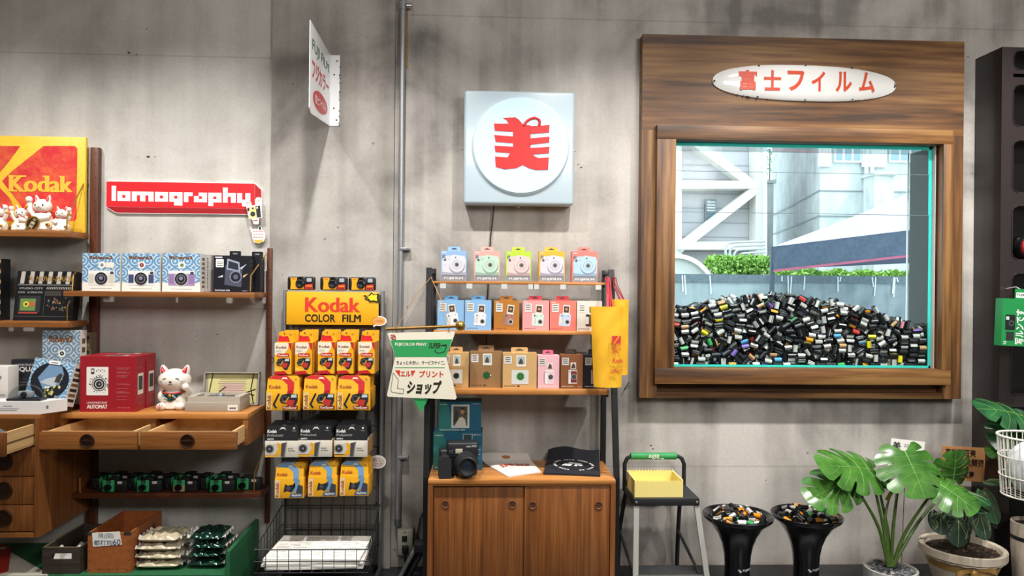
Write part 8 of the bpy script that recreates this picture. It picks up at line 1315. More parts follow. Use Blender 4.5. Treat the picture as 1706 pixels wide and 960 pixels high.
# ---- yellow bags on the right post
BAG = K('#eeb21f', .7, var=.08)
def bag(label, px0, px1, py0, py1, Y, taper, printed, cordc, post):
    X, Z, w, h = span(px0, px1, py0, py1, Y); t = thing('tote_bag', label, 'bag', (X, Y, Z)); 
    def F_(u, v, s):
        ww = w * (1 - taper * (1 - v)); cr = .004 * math.sin(v * 7 + u * 2) + .002 * math.sin(v * 19 - u * 9)
        return Vector(((u - .5) * ww + taper * w * .28 * (1 - v), s * (.016 + .012 * (1 - v)) * (1 - abs(2 * u - 1) ** 3) + cr * .5, v * h))
    b = MB(); b.grid(lambda u, v: F_(u, v, -1), 16, 26, BAG); b.grid(lambda u, v: F_(1 - u, v, 1), 16, 26, BAG); b.build('bag_body', t)
    b = MB(); pz = Vector((post[0] - X, post[1] - Y, post[2] - Z))
    for dx in (-.006, .012): b.tube([(w * .08 + dx, -.012, h - .006), (pz.x + dx * .6, pz.y - .03, pz.z - .03), (pz.x + dx * .3, pz.y - .022, pz.z), (pz.x - .01, pz.y - .005, pz.z + .004), (pz.x + dx * .6 - .004, pz.y - .026, pz.z - .04), (w * .02 + dx, -.012, h - .006)], .0028, K(cordc, .6), 6)
    b.build('cord_handle', t)
    if printed:
        q = Px(9.478, 880, 560, Y, (X, 0, Z)); b = MB(); on = lambda pts: [(lambda p: (p[0], -.034 - .002, p[1]))(q(*p)) for p in pts]
        def P3(pts, m): b.add(on(pts), [tuple(range(len(pts)))], m)
        RB_ = K('#c8342a', .6); P3([(1300, -10), (1440, -10), (1440, 112), (1345, 112), (1420, -5), (1400, -5), (1330, 100), (1300, 105)], RB_)
        for i in range(7):
            y_ = 118 + 22 * i; P3([(1310, y_), (1345 + 8 * i, y_), (1350 + 8 * i, y_ + 11), (1310, y_ + 11)], RB_)
            if i < 5: P3([(1375 + 10 * i, y_), (1440, y_), (1440, y_ + 11), (1382 + 10 * i, y_ + 11)], RB_)
        a_, c_ = q(1318, 412), q(1470, 340); b.text('Koda', a_[0], a_[1], c_[0], c_[1], RB_, -.036, .03); a_, c_ = q(1275, 575), q(1465, 505); b.text('コダック', a_[0], a_[1], c_[0], c_[1], RB_, -.036, .03); a_, c_ = q(1325, 305), q(1460, 290); b.text('PROCESSED BY', a_[0], a_[1], c_[0], c_[1], K('#c98a1c', .6), -.036)
        fr_ = on([(1250, -20), (1258, 440), (1285, 475), (1470, 475)])
        for p, r_ in zip(fr_, fr_[1:]): b.stroke([(p[0], p[2]), (r_[0], r_[2])], .0012, '#8f6a1a', -.036)
        b.build('printed_emblem', t)
    return t
post = Vector((P(1012, 462, -.255).x, -.262, P(1012, 463, -.255).z))
bag('front yellow bag with a red emblem hanging on the unit by red cords', 983, 1038, 511, 645, -.43, .16, True, '#c8303a', post)
bag('plain yellow bag hanging behind the front one on the right post', 1019, 1047, 499, 624, -.36, .1, False, '#8a2a30', post + Vector((.034, .004, 0)))
# ------------------------------------------------------------------ step stool with yellow box
yF, yB = -.345, -.11; zS = .452
x0, x1_ = P(1056, 838, yF).x, P(1165, 838, yF).x; ox = (x0 + x1_) / 2; hw = (x1_ - x0) / 2
ALU = K('#c3c2bb', .4, .3); SB = K('#1f2022', .5)
t = thing('step_stool', 'folding step stool with black seat, pale legs and green handle grip', 'stool', (ox, 0, 0))
b = MB(); b.box(-hw, yF, zS - .004, hw, yB, zS, K('#2b2c2f', .7, var=.3)); b.box(-hw, yF - .004, zS - .034, hw, yF, zS + .001, SB, .0015); b.box(-hw, yF, zS - .034, -hw + .004, yB, zS - .004, SB); b.box(hw - .004, yF, zS - .034, hw, yB, zS - .004, SB); b.build('seat', t)
b = MB()
for s in (-1, 1): b.T = Matrix.Translation((s * (hw - .012), yF - .004, zS - .017)) @ Matrix.Rotation(PI / 2, 4, 'X'); b.lathe([(0, .003), (.004, .003), (.006, 0)], K('#b9babd', .3, .8), 12)
b.build('bolt', t)
for s in (-1, 1):
    xt = s * (hw - .014); xb = P((1052, 1182)[s > 0], 995, yF - .03).x - ox if s > 0 else -hw + .004
    b = MB(); w2 = .0125
    v = []
    for x, y, z in ((xb, yF - .03, 0), (xt, yF + .012, zS - .006)): v += [(x - w2, y - .008, z), (x + w2, y - .008, z), (x + w2, y + .008, z), (x - w2, y + .008, z)]
    b.add(v, [(3, 2, 1, 0), (4, 5, 6, 7)] + [(i, (i + 1) % 4, 4 + (i + 1) % 4, 4 + i) for i in range(4)], ALU); b.build('front_leg', t, label='pale front leg')
    b = MB(); xr = s * (hw - .02); b.tube([(xr, yB + .01, zS + .02), (xr - (.03 if s < 0 else 0), yB + .055, .22), (xr - (.035 if s < 0 else 0), yB + .075, .01)], .011, SB, 10); b.build('rear_leg', t)
    b = MB(); b.cyl((xr - (.03 if s < 0 else 0), yB + .05, .2), (s * (hw - .0), yF - .02, .095), .008, SB, 8); b.build('step_brace', t)
b = MB(); b.box(-hw + .015, yF - .026, .075, hw + .012, yF + .1, .095, K('#2b2c2f', .7, var=.3)); b.box(-hw + .015, yF - .03, .07, hw + .012, yF - .026, .098, K('#8d8a82', .4, .5)); b.build('lower_step', t)
zH = P(1090, 762, yB - .02).z; b = MB(); xa, xb = P(1041, 790, yB).x - ox, P(1140, 790, yB).x - ox; yh = yB + .006
b.tube([(xa, yh, zS - .03), (xa, yh, zH - .04), (xa + .012, yh, zH - .012), (xa + .035, yh, zH), (xb - .035, yh, zH), (xb - .012, yh, zH - .012), (xb, yh, zH - .04), (xb, yh, zS - .03)], .0105, SB, 12); b.build('handle_bar', t)
g0, g1 = P(1051, 762, yB).x - ox, P(1127, 762, yB).x - ox; b = MB(); b.cyl((g0, yh, zH), (g1, yh, zH), .0175, K('#2f9a55', .55, var=.15), 18); b.build('grip_sleeve', t, label='green grip sleeve')
b = MB(); gm = (g0 + g1) / 2; b.text('SUPER', gm - .03, zH - .004, gm + .025, zH + .011, WHT, yh - .0185, .02, .3); b.text('G Fuji', gm - .012, zH - .013, gm + .05, zH - .005, WHT, yh - .0182, .02); b.build('lettering', t)
x0, x1_ = P(1057.5, 815, -.325).x, P(1138, 815, -.325).x; bx = (x0 + x1_) / 2; w = x1_ - x0; YB_ = K('#eddb86', .6); hB = P(1098, 802, -.325).z - zS
t = thing('paper_box', 'pale yellow open paper box with scalloped rim on the stool', 'box', (bx, -.325, zS + .0008))
def scal(n, w_, h_): return [(-w_ / 2, 0), (w_ / 2, 0)] + [(w_ / 2 - w_ * i / (n * 4), h_ + .005 * math.sin(2 * PI * i / 4 + PI / 2)) for i in range(n * 4 + 1)]
b = MB(); th = .003; d = .19; wb = w * .985
b.prism(scal(15, w, hB), 0, th, YB_); b.T = Matrix.Translation((0, d - th, 0)); b.prism(scal(15, wb, hB + .004), 0, th, YB_)
for s in (-1, 1): b.T = Matrix.Translation((s * (w / 2 - th / 2) - th / 2 * 0, d / 2, 0)) @ Matrix.Rotation(PI / 2, 4, 'Z'); b.prism(scal(14, d - 2 * th, hB + .002), -th / 2, th / 2, YB_)
b.T = Matrix.Identity(4); b.box(-w / 2 + th, th, 0, w / 2 - th, d - th, .003, YB_); b.build('paper_walls', t)

# ------------------------------------------------------------------ black funnel tubs of film
TB = K('#101114', .18, coat=.4); FILMMIX = [('silver', '#c9cac6', 34), ('black', '#23252a', 16), ('orange', '#e8951c', 30), ('green', '#3aa35a', 7), ('tan', '#b98f63', 8), ('white', '#eceae4', 10)]
for nm in ('white',):
    b = MB(); cartridge(b, '#eceae4'); o = b.build('film_cartridge'); PROTO[nm] = o.data; bpy.data.objects.remove(o)
for key, px, lab in (('a', 1229, 'left'), ('b', 1343.5, 'right')):
    c = P(px, 863 if key == 'a' else 862, -.3)
    t = thing('funnel_tub', f'{lab} of two black trumpet shaped tubs filled with loose film', 'tub', (c.x, -.3, 0))
    prof = [(0, .001), (.098, .001), (.1, .004), (.1, .01), (.062, .014), (.060, .05), (.060, .12), (.064, .17), (.074, .22), (.095, .27), (.128, .318), (.160, .343), (.166, .350), (.1665, .362), (.1615, .3645), (.157, .358), (.150, .352), (.130, .322), (.118, .305), (0, .3038)]
    b = MB(); b.lathe(prof, TB, 48); b.build('tub_body', t, ang=50)
    b = MB(); v = []; a0 = -PI / 2 - .1
    vs, fs, xa, xb, ya, yb = text_geo('FUJIFILM', .04); r = .0608
    def wrap(x, z): a = a0 + x / r; return (r * math.cos(a), r * math.sin(a), z)
    b.add([wrap(.012 + (p.x - xa) / (xb - xa) * .055, .103 + (p.y - ya) / (yb - ya) * .013) for p in vs], fs, K('#d9d9da', .5))
    for pts in ([(-.012, .110), (-.002, .106), (.002, .112), (-.008, .117)], [(-.006, .103), (.004, .100), (.008, .108), (-.001, .110)]): b.add([wrap(*p) for p in pts], [tuple(range(4))], K('#d9d9da', .5))
    b.build('lettering', t)
    random.seed(31 + ord(key)); place(key, Vector((c.x, -.3, .305)), FILMMIX, f'in the {lab} black tub', f'in the {lab} tub')

# ------------------------------------------------------------------ plants
def leaf_mat(name, c1, c2, rough=.3):
    m, n, l, b = new_mat(name); tc = n.new('ShaderNodeTexCoord'); nz = n.new('ShaderNodeTexNoise'); nz.inputs['Scale'].default_value = 14; nz.inputs['Detail'].default_value = 3
    r = ramp(n, [(.35, c1), (.65, c2)]); l.new(tc.outputs['Object'], nz.inputs['Vector']); l.new(nz.outputs['Fac'], r.inputs[0]); l.new(r.outputs[0], b.inputs['Base Color']); b.inputs['Roughness'].default_value = rough; b.inputs['Specular IOR Level'].default_value = .7; b.inputs['Coat Weight'].default_value = .25; b.inputs['Coat Roughness'].default_value = .2; return m
LEAF = leaf_mat('monstera_green', '#305f20', '#4c8030', .25); LEAFD = leaf_mat('deep_green', '#1d4a2c', '#2c6638', .28); VEIN = K('#6f9c4e', .5); STEM = K('#57762f', .5, var=.2); DKL = leaf_mat('velvet_green', '#16301d', '#1f4228', .55); PVEIN = K('#a9c38c', .6)
def frame(base, tip, nrm):
    u = (tip - base); L = u.length; u.normalize(); s = u.cross(nrm).normalized(); n = s.cross(u).normalized(); return u, s, n, L
def monstera(parent, base, tip, nrm, width, lobes=5, mat=LEAF, droop=.22, cup=.12, twist=0):
    o = parent.matrix_world.translation if False else parent.location
    u, s, n, L = frame(base, tip, nrm); b = MB()
    def pt(t, lat):  # t along midrib, lat sideways in units of width
        a = abs(lat); p = base + u * (t * L) + s * (lat * width) + n * (cup * width * (.5 * a ** .8 - a * a * 2.6) - droop * L * t * t + .02 * width * math.sin(t * 16) * a)
        return p - o
    # half-outline: heart shape
    def edge(q):  # q 0..1 around the margin from the back of the heart to the tip -> (t, lateral)
        a = PI * (1 - q) * .93 + .0; tt = .40 + .60 * math.cos(a) if q > .0 else -.16
        ww = math.sin(a * .98 + .02) ** .75 * (1 if q < .55 else 1 - .12 * (q - .55))
        return tt - .05 * (1 - q), max(ww, .015)
    N = lobes
    for sd in (-1, 1):
        for k in range(N):
            q0, q1 = k / N, (k + 1) / N; g = .15 / N if k < N - 1 else 0; g0 = .06 / N if k else 0
            t0, t1 = max(0, (q0 - .12) * .88) ** 1.1, max(.0, (q1 - .12) * .88) ** 1.1
            if k == N - 1: t1 = 1.0
            rows = []; M = 7; J = 5
            for i in range(M + 1):
                f = i / M; pin = 1 if f < .38 else 1 - min(1, (f - .38) / .2) * .0
                row = []
                for j in range(J + 1):
                    e = j / J; gg = g * min(1, max(0, (f - .42) / .3)); qq = q0 + g0 * min(1, max(0, (f - .42) / .3)) + (q1 - gg - q0 - g0 * min(1, max(0, (f - .42) / .3))) * e
                    te, we = edge(qq); tr = t0 + (t1 - t0) * e; round_ = 1 - .07 * (abs(2 * e - 1) ** 3) * (f ** 3) * (1 if k < N - 1 else (1 - e))
                    F = f * round_; sweep = F ** 1.35
                    row.append(pt(tr + (te - tr) * sweep, sd * we * F))
                rows.append(row)
            vs = [p for r_ in rows for p in r_]; b.add(vs, [(i * (J + 1) + j, (i + 1) * (J + 1) + j, (i + 1) * (J + 1) + j + 1, i * (J + 1) + j + 1) for i in range(M) for j in range(J)], mat, True)
    b.build('leaf', parent, ang=60); lf = COL.objects[-1] if False else parent.children[-1]
    v = MB(); v.tube([pt(i / 8, 0) + n * .0008 for i in range(9)], .0034, VEIN, 6, .001)
    for sd in (-1, 1):
        for k in range(N):
            q = (k + .45) / N; te, we = edge(q); tr = max(0, (q - .12) * .88) ** 1.1
            v.tube([pt(tr + (te - tr) * f ** 1.35, sd * we * f) + n * .0006 for f in (0, .25, .5, .75, .92)], .0014, VEIN, 4, .0005)
    v.build('leaf_veins', lf)
    return lf
def stem(parent, pts, r0, r1, mat=STEM, name='stem'):
    pts = [Vector(p) - parent.location for p in pts]; o = []
    for i in range(len(pts) - 1):
        a, c = pts[max(0, i - 1)], pts[i]; d, e = pts[i + 1], pts[min(len(pts) - 1, i + 2)]
        for k in range(5): f = k / 5; o.append(.5 * ((2 * c) + (d - a) * f + (2 * a - 5 * c + 4 * d - e) * f * f + (-a + 3 * c - 3 * d + e) * f ** 3))
    o.append(pts[-1]); b = MB(); b.tube(o, r0, mat, 8, r1); return b.build(name, parent)
def pot(t, r, h, mat, prof=None, n=40):
    b = MB(); b.lathe(prof or [(0, .0), (r * .86, 0), (r * .95, h * .2), (r, h * .6), (r, h), (r * .9, h), (r * .9, h * .9), (0, h * .9)], mat, n); return b.build('pot', t, ang=35)
# monstera in the grey pot
Y = -.36; c = P(1484, 946, Y); rp = (P(1525, 946, Y).x - P(1444, 946, Y).x) / 2; h = c.z
t = thing('monstera_plant', 'monstera with big split leaves in a low grey pot with pebbles', 'plant', (c.x, Y, 0))
pot(t, rp, h, K('#b4b2ac', .45, var=.12))
b = MB(); random.seed(4)
for i in range(95):
    a = random.random() * 6.28; r_ = rp * .82 * math.sqrt(random.random()); b.ell((r_ * math.cos(a), r_ * math.sin(a), h * .9 + .006), (random.uniform(.008, .014), random.uniform(.007, .012), random.uniform(.005, .009)), random.choice(['#3d3f44', '#55575c', '#2b2d31', '#6b6c70']), 7)
pb = b.build('pebbles', t); pb['kind'] = 'stuff'
B0 = P(1481, 944, Y)
def V(px, py, y): return P(px, py, y)
# leaves: base, tip, facing, width
for bp, tp, nr, wd, lob, dr in (((1416, 799, -.40), (1350, 829, -.52), (-.15, -.75, .62), .12, 5, .12), ((1456, 784, -.36), (1373, 768, -.50), (-.05, -.66, .75), .135, 5, .12), ((1507, 752, -.38), (1546, 828, -.52), (.10, -.86, .5), .17, 5, .10), ((1566, 808, -.44), (1632, 848, -.56), (.1, -.65, .75), .115, 5, .12), ((1462, 786, -.30), (1486, 812, -.38), (.2, -.8, .5), .06, 3, .1), ((1588, 800, -.22), (1596, 752, -.26), (.1, -.9, .35), .11, 4, .08)):
    monstera(t, V(*bp), V(*tp), Vector(nr).normalized(), wd, lob, droop=dr)
for pts in ([(1480, 944, Y), (1464, 880, Y), (1436, 828, -.39), (1416, 799, -.397)], [(1482, 944, Y), (1472, 880, Y), (1458, 815, -.35), (1456, 784, -.357)], [(1485, 944, Y), (1488, 880, Y), (1498, 800, -.36), (1507, 752, -.378)], [(1487, 944, Y), (1506, 892, Y), (1542, 836, -.41), (1566, 808, -.437)], [(1483, 944, Y), (1474, 872, -.345), (1482, 828, -.32)], [(1484, 944, Y), (1478, 880, -.33), (1466, 820, -.3), (1462, 786, -.298)], [(1487, 944, Y), (1530, 870, -.3), (1572, 822, -.24), (1588, 800, -.22)]):
    stem(t, [V(*p) for p in pts], .0095, .0045)
stem(t, [V(1478, 834, -.322), V(1484, 822, -.325), V(1494, 808, -.325), V(1498, 803, -.325)], .011, .004, K('#8d8f34', .5), 'leaf_sheath')
b = MB(); b.tube([V(1502, 938, Y + .03) - t.location, V(1507, 808, Y + .04) - t.location], .0016, K('#33241c', .5), 5); b.build('support_stick', t)
# white paper notice behind the monstera
X, Z, w, h = span(1484, 1541, 735, 790, -.03); t = thing('paper_notice', 'white paper notice with black marks, behind the middle monstera leaf', 'notice', (X, -.0008, Z)); b = MB(); b.T = Matrix.Rotation(R(6), 4, 'Y'); b.box(-w / 2, -.001, 0, w / 2, 0, h, PAPER); b.build('sheet', t)
b = MB(); b.T = Matrix.Rotation(R(6), 4, 'Y'); b.text('美', -w * .44, h * .68, -w * .2, h * .92, BLACK, -.0015, .02); b.text('好物', -w * .1, h * .76, w * .2, h * .88, '#55555a', -.0015); b.text('店', w * .22, h * .36, w * .42, h * .6, BLACK, -.0015, .02); b.text('文', -w * .4, h * .05, -w * .16, h * .3, BLACK, -.0015, .02); b.text('印', w * .2, h * -.0 + .004, w * .44, h * .26, BLACK, -.0015, .02); b.build('lettering', t)
# second planter
Y = -.30; c = P(1603, 908, Y); rp = (P(1665, 905, Y).x - P(1540, 905, Y).x) / 2; h = c.z; CP = K('#d6c8b4', .55, var=.12)
t = thing('anthurium_plant', 'dark leaved plant with white veins in a cream pot tied with gold ribbon', 'plant', (c.x, Y, 0))
pot(t, rp, h, CP, [(0, 0), (rp * .6, 0), (rp * .68, h * .2), (rp * .86, h * .72), (rp * .9, h * .78), (rp, h * .82), (rp * 1.0, h * .98), (rp * .96, h), (rp * .88, h * .97), (rp * .84, h * .86), (0, h * .86)])
b = MB(); b.tube([(rp * .93 * math.cos(i * PI / 30), rp * .93 * math.sin(i * PI / 30), h * .77 + .003 * math.sin(i * 2)) for i in range(60)], .004, CP, 6, closed=True); b.build('moulding', t)
b = MB(); b.lathe([(0, h * .865), (rp * .5, h * .885), (rp * .84, h * .87)], K('#3a2c20', .95, var=.5), 30); 
for i in range(60): a = random.random() * 6.28; r_ = rp * .8 * math.sqrt(random.random()); b.ell((r_ * math.cos(a), r_ * math.sin(a), h * .885), (random.uniform(.006, .016), .005, .006), random.choice(['#4b3a2a', '#2c2018', '#6a5238']), 6)
so_ = b.build('soil', t); so_['kind'] = 'stuff'
GOLDR = K('#b08a4c', .3, .15); b = MB(); z0 = h * .60; rb = lambda z: rp * (.68 + .18 * (z / h - .2) / .52) + .0025
b.lathe([(rb(h * .56), h * .56), (rb(h * .70), h * .70)], GOLDR, 40); b.build('ribbon_band', t)
b = MB(); cx_, cy_ = -rp * .28, -rb(h * .63) * .96
for s in (-1, 1):
    b.grid(lambda u, v: Vector((cx_ + s * (.012 + .085 * math.sin(u * PI) * (1 - .15 * u) + .01 * u), cy_ - .006 - .022 * math.sin(2 * PI * u) * .5 - .02 * math.sin(u * PI), h * .63 + .028 * math.cos(u * PI) * (.4 + .6 * math.sin(u * PI)) + (v - .5) * .03 * (.35 + .65 * math.sin(u * PI)) + s * .004)), 16, 4, GOLDR)
    b.grid(lambda u, v: Vector((cx_ + s * (.008 + .05 * u + (v - .5) * .035 * (.4 + .6 * u)), cy_ - .01 - .012 * math.sin(u * 4), h * .62 - .11 * u)), 10, 4, GOLDR)
b.ell((cx_, cy_ - .012, h * .63), (.018, .014, .02), GOLDR, 12); b.build('ribbon_bow', t)
def heart(parent, base, tip, nrm, width, mat=DKL, droop=.15):
    o = parent.location; u, s, n, L = frame(base, tip, nrm)
    def pt(a, f):
        q = abs(a) / PI; w = math.sin(min(1, q * 1.06) * PI) ** .8; tt = -.18 + 1.18 * (1 - math.cos(PI * q)) / 2 if q > .12 else -.18 * (q / .12) * .9
        tt = 1 - tt if False else tt
        e = base + u * (tt * L * f) + s * (math.copysign(w, a) * width * f); return e + n * (-.18 * width * (w * f) ** 2 - droop * L * (max(0, tt) * f) ** 2) - o
    b = MB(); N = 18
    vs = [pt(-PI + 2 * PI * i / (2 * N), f) for f in (.0, .33, .66, 1) for i in range(2 * N + 1)]; n_ = 2 * N + 1
    b.add(vs, [(r_ * n_ + i, (r_ + 1) * n_ + i, (r_ + 1) * n_ + i + 1, r_ * n_ + i + 1) for r_ in range(3) for i in range(2 * N)], mat, True); lf = b.build('leaf', parent, ang=60)
    v = MB(); v.tube([base + u * (L * i / 6) - n * (droop * L * (i / 6) ** 2) + n * .001 - o for i in range(7)], .0016, PVEIN, 4, .0006)
    for a in (.5, 1.05, 1.5, 1.95):
        for sd in (-1, 1): v.tube([pt(sd * a, f) + n * .001 for f in (.02, .35, .66, .9)], .0012, PVEIN, 4, .0005)
    for sd in (-1, 1): v.tube([pt(sd * (.35 + .32 * i), .8) + n * .001 for i in range(7)], .0009, PVEIN, 4)
    v.build('leaf_veins', lf); return lf
C0 = P(1600, 905, Y)
for bp, tp, nr, wd in (((1566, 856, -.36), (1570, 890, -.42), (-.1, -.9, .35), .055), ((1596, 868, -.38), (1600, 912, -.43), (.1, -.95, .2), .065), ((1632, 858, -.40), (1648, 900, -.46), (.25, -.9, .3), .06), ((1560, 880, -.42), (1556, 868, -.46), (-.3, -.8, .4), .02), ((1612, 822, -.36), (1650, 838, -.46), (.2, -.6, .8), .06), ((1618, 842, -.38), (1646, 852, -.46), (.2, -.7, .7), .06), ((1590, 846, -.28), (1580, 884, -.34), (-.2, -.9, .3), .06), ((1640, 820, -.22), (1668, 872, -.30), (.3, -.9, .2), .07), ((1606, 846, -.24), (1628, 880, -.30), (.1, -.9, .3), .075), ((1646, 800, -.26), (1674, 802, -.34), (.2, -.8, .5), .05)):
    heart(t, V(*bp), V(*tp), Vector(nr).normalized(), wd, mat=DKL if bp[1] > 830 else LEAFD); p = V(*bp); stem(t, [V(1600 + (bp[0] - 1600) * .25, 910, Y), (V(1600 + (bp[0] - 1600) * .35, 880, Y) + p) / 2, p], .004, .0025, K('#4d5a34', .5))
# cardboard notice
X, Z, w, h = span(1571, 1643, 746, 803, -.12); t = thing('cardboard_notice', 'brown cardboard notice with black handwriting standing among the plants', 'notice', (X, -.10, 0)); KB = K('#b8824e', .85, var=.15)
b = MB(); b.T = Matrix.Translation((0, 0, Z)) @ Matrix.Rotation(R(3), 4, 'Y'); b.box(-w / 2, -.004, 0, w / 2, 0, h, KB); b.build('card', t)
b = MB(); b.T = Matrix.Translation((0, 0, Z)) @ Matrix.Rotation(R(3), 4, 'Y'); b.text('高雄双双美', -w * .44, h * .72, w * .28, h * .94, BLACK, -.0046, .02); b.text('影像皇大開張', -w * .42, h * .44, w * .48, h * .66, BLACK, -.0046, .02); b.text('誌慶', w * .02, h * .08, w * .26, h * .3, BLACK, -.0046, .02); b.build('handwriting', t)
b = MB(); b.cyl((0, .003, .0), (0, .003, Z + h * .6), .003, K('#b89a6a', .7), 6); b.build('support_stick', t)

# ------------------------------------------------------------------ black panel, green box, white basket, right hand plant
Y = -.20; x0 = P(1668, 260, Y).x; zt = P(1670, 78, Y).z; w = .62; t = thing('display_stand', 'tall glossy black moulded panel with rounded openings at the right edge', 'panel', (x0 + w / 2, 0, 0)); PB = K('#2c2526', .3, coat=.3)
b = MB(); XL = -w / 2; hx0, hx1 = P(1687, 260, Y).x - x0 - w / 2, w / 2 - .06
cells = [(zt - .0, P(1690, 128, Y).z, P(1690, 78, Y).z - .035, P(1690, 116, Y).z)]
zs = [(P(1690, 210, Y).z, P(1690, 141, Y).z), (P(1690, 320, Y).z, P(1690, 234, Y).z), (P(1690, 432, Y).z, P(1690, 343, Y).z), (P(1690, 545, Y).z, P(1690, 456, Y).z), (P(1690, 660, Y).z, P(1690, 570, Y).z), (P(1690, 116, Y).z, P(1690, 84, Y).z)]
def ringcell(za, zb, h0, h1):
    hole = rr(hx0, h0, hx1, h1, .03, 6); n = len(hole); cx, cz = (hx0 + hx1) / 2, (h0 + h1) / 2; out = []
    for x, z in hole:
        dx, dz = x - cx, z - cz; k = min((w / 2) / abs(dx) if dx else 9e9, ((zb - cz) if dz > 0 else (cz - za)) / abs(dz) if dz else 9e9); out.append((cx + dx * k if abs(cx + dx * k) <= w / 2 + 1e-6 else math.copysign(w / 2, dx), cz + dz * k))
    return hole, out
edges = sorted(zs); bounds = [0.25] + [(edges[i][1] + edges[i + 1][0]) / 2 for i in range(len(edges) - 1)] + [zt]
for i, (h0, h1) in enumerate(edges):
    hole, out = ringcell(bounds[i], bounds[i + 1], h0, h1); n = len(hole)
    b.add([(p[0], Y, p[1]) for p in hole] + [(p[0], Y, p[1]) for p in out], [(k, (k + 1) % n, n + (k + 1) % n, n + k) for k in range(n)], PB)
    b.add([(p[0], Y, p[1]) for p in hole] + [(p[0], Y + .10, p[1]) for p in hole], [(k, (k + 1) % n, n + (k + 1) % n, n + k) for k in range(n)], PB, True)
    for (xa, za_, xb, zb_) in ((-w / 2, bounds[i], hx0, h0), (-w / 2, bounds[i + 1], hx0, h1), (w / 2, bounds[i], hx1, h0), (w / 2, bounds[i + 1], hx1, h1)): b.add([(xa, Y + .0005, za_), (xa, Y + .0005, zb_), (xb + (hx0 - hx0), Y + .0005, zb_), (xb, Y + .0005, za_)], [(0, 1, 2, 3)], PB)
b.box(-w / 2, Y + .001, .25, -w / 2 + .004, -.002, zt, PB); b.box(w / 2 - .004, Y + .001, .25, w / 2, -.002, zt, PB); b.box(-w / 2, Y + .001, zt - .004, w / 2, -.002, zt, PB); b.build('moulded_front', t, ang=50)
b = MB(); b.box(-w / 2 + .004, Y + .10, .25, w / 2 - .004, Y + .104, zt - .004, K('#0c0b0c', .25)); b.build('rear_sheet', t)
b = MB(); b.box(-w / 2 + .02, -.15, 0, w / 2 - .02, -.01, .25, K('#1d1b1c', .5)); b.build('plinth', t)
b = MB()
for h0, h1 in edges: b.tube([(hx0 + .03, Y - .001, h0), (hx0 + .009, Y - .001, h0 + .009), (hx0, Y - .001, h0 + .03), (hx0, Y - .001, (h0 + h1) / 2), (hx0, Y - .001, h1 - .03), (hx0 + .009, Y - .001, h1 - .009), (hx0 + .03, Y - .001, h1)], .0035, K('#5a5152', .12, .8), 6)
b.build('rim', t)
b = MB(); ce = P(1727, 412, Y + .02); b.T = Matrix.Translation((ce.x - x0 - w / 2, Y + .06, ce.z)) @ Matrix.Rotation(PI / 2, 4, 'X'); b.lathe([(0, .03), (.05, .028), (.058, .02), (.06, -.03)], K('#a8242c', .25), 24); b.lathe([(.06, .01), (.066, .012), (.07, -.03)], K('#17181a', .3), 24); b.build('round_badge', t)
p0 = P(1666, 480, -.33); X, Z, wb, hb = span(1665, 1708, 498, 577, -.33); wb = .155
t = thing('film_box', 'green boxed single use camera hanging at the right edge', 'camera box', (X + .022, -.33, Z), rot=(0, R(2), 0)); GNB = K('#1f8a48', .4)
b = MB(); b.box(-wb / 2, 0, 0, wb / 2, .05, hb, GNB); b.build('carton', t)
b = MB(); b.text('写ルンです', -wb * .06, hb * .04, wb * .22, hb * .78, K('#e9efe6', .4), -.001, .03, rot=1); b.build('lettering', t)
b = MB(); b.rrect(-wb * .4, hb * .34, -wb * .08, hb * .66, .006, '#17191b', -.0012); b.disc(-wb * .2, hb * .48, .014, '#4a4e52', -.0016, 16); b.disc(-wb * .2, hb * .48, .008, '#0f1012', -.002, 14); b.rrect(-wb * .36, hb * .12, -wb * .1, hb * .3, .004, '#2a2d30', -.0012); b.rect(-wb * .38, hb * .55, -wb * .28, hb * .62, '#c8ced0', -.0016); b.text('27', -wb * .44, hb * .03, -wb * .34, hb * .1, WHT, -.0014, .02); b.build('printed_camera', t)
b = MB(); b.prism([(-wb * .02, hb - .002), (-wb * .02, hb + .05), (wb * .5, hb + .05), (wb * .5, hb - .002)], .02, .0215, GNB); b.rect(wb * .02, hb + .006, wb * .5, hb + .032, WHT, .0195); b.text('FUJIFILM', wb * .05, hb + .012, wb * .48, hb + .026, '#222222', .019, .02); b.build('hang_card', t)
b = MB(); b.tube([(wb * .2, .022, hb + .045), (wb * .2, .06, hb + .06), (wb * .2, .128, hb + .05)], .003, K('#c9c6c0', .4, .4), 6); b.build('peg_hook', t)
# white wire basket on a slim stand
Y = -.63; X = P(1722, 780, Y).x; z0, z1 = P(1690, 826, Y).z, P(1690, 728, Y).z; r = X - P(1672, 780, Y).x; WW = K('#e4ded4', .45)
t = thing('wire_basket', 'round white wire basket at the right edge of the photo', 'basket', (X, Y, 0))
b = MB()
for f, rr2, k in ((0, .88, .0035), (.33, .94, .003), (.66, .97, .003), (1, 1, .0055)): b.tube([(r * rr2 * math.cos(i * PI / 24), r * rr2 * math.sin(i * PI / 24), z0 + (z1 - z0) * f) for i in range(48)], k, WW, 6, closed=True)
b.build('hoops', t); b = MB()
for i in range(36): a = i * PI / 18; b.cyl((r * .88 * math.cos(a), r * .88 * math.sin(a), z0), (r * math.cos(a), r * math.sin(a), z1), .0022, WW, 5)
for i in range(-4, 5): x = i * r * .2; d = math.sqrt(max(0, (r * .88) ** 2 - x * x)); b.cyl((x, -d, z0), (x, d, z0), .002, WW, 5)
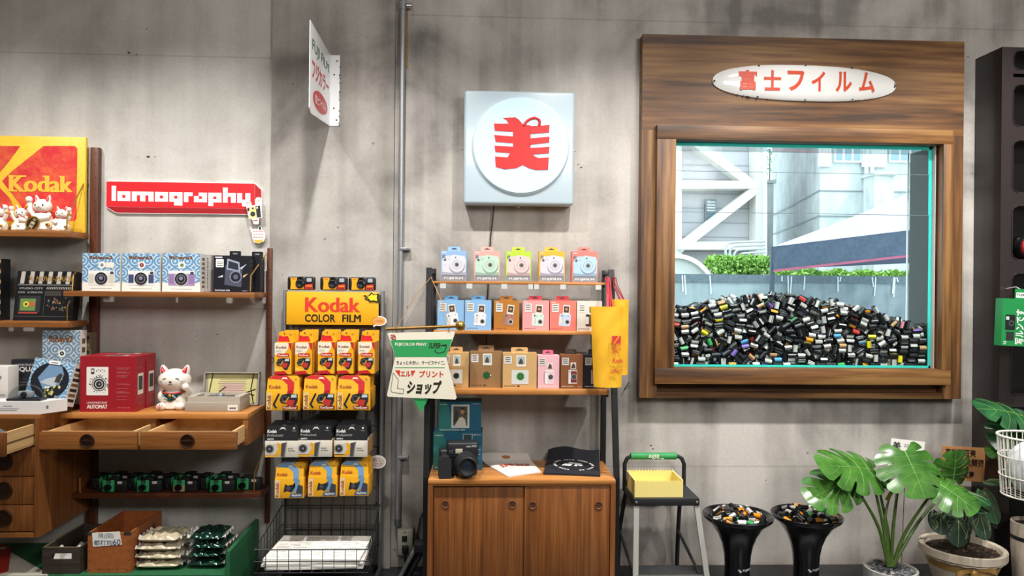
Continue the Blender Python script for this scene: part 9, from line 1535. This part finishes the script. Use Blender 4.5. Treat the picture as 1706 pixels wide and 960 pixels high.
b.build('wire_sides', t); b = MB(); b.cyl((.05, 0, .01), (.05, 0, z0), .012, WW, 10); b.lathe([(0, 0), (.11, 0), (.11, .008), (.02, .014), (0, .014)], WW, 30, (.05, 0, 0)); b.build('stand', t)
t = thing('plastic_wrap', 'clear crumpled plastic bags inside the white wire basket', 'plastic bags', (X, Y, z0 + .004)); b = MB(); PLS = K('#dfe3e8', .12, 0, 0, .8, .1, .6)
b.grid(lambda u, v: Vector((r * .74 * math.sin(PI * v) * math.cos(2 * PI * u) * (1 + .05 * math.sin(9 * u * 2 * PI) * math.sin(12 * v)), r * .74 * math.sin(PI * v) * math.sin(2 * PI * u) * (1 + .05 * math.sin(2 * PI * 7 * u + 9 * v)), (z1 - z0) * .46 * (1 - math.cos(PI * v)) * (.96 + .04 * math.sin(2 * PI * 6 * u)))), 64, 24, PLS); o = b.build('plastic_film', t); t['kind'] = 'stuff'
Y = -.32; c = P(1720, 870, Y); t = thing('leafy_plant', 'big leaved plant in a tall cream pot at the right edge', 'plant', (c.x, Y, 0)); rp = c.x - P(1690, 880, Y).x; h = c.z
pot(t, rp, h, K('#cdbfae', .5, var=.1), [(0, 0), (rp * .8, 0), (rp * .86, .02), (rp * .98, h * .6), (rp, h), (rp * .93, h), (rp * .92, h * .94), (0, h * .94)]); b = MB(); b.lathe([(rp * .985, h * .74), (rp * .995, h * .74), (rp * 1.0, h * .8), (rp * .99, h * .8)], BLACK, 40); b.build('black_band', t, label='black band')
b = MB(); b.lathe([(0, h * .95), (rp * .92, h * .945)], K('#3a2c20', .95), 24); b.build('soil', t)
for bp, tp, nr, wd, m in (((1704, 694, -.33), (1642, 668, -.42), (-.2, -.55, .8), .12, LEAFD), ((1714, 706, -.32), (1668, 744, -.38), (-.1, -.8, .55), .13, LEAFD), ((1716, 690, -.32), (1764, 690, -.40), (.2, -.6, .8), .13, LEAFD), ((1690, 744, -.30), (1650, 752, -.34), (-.1, -.8, .5), .05, LEAF)):
    monstera(t, V(*bp), V(*tp), Vector(nr).normalized(), wd, 4, mat=m, droop=.2); p = V(*bp); stem(t, [Vector((c.x, Y, h * .95)), Vector((c.x, Y, h * 1.3)).lerp(p, .45), p], .008, .0045)
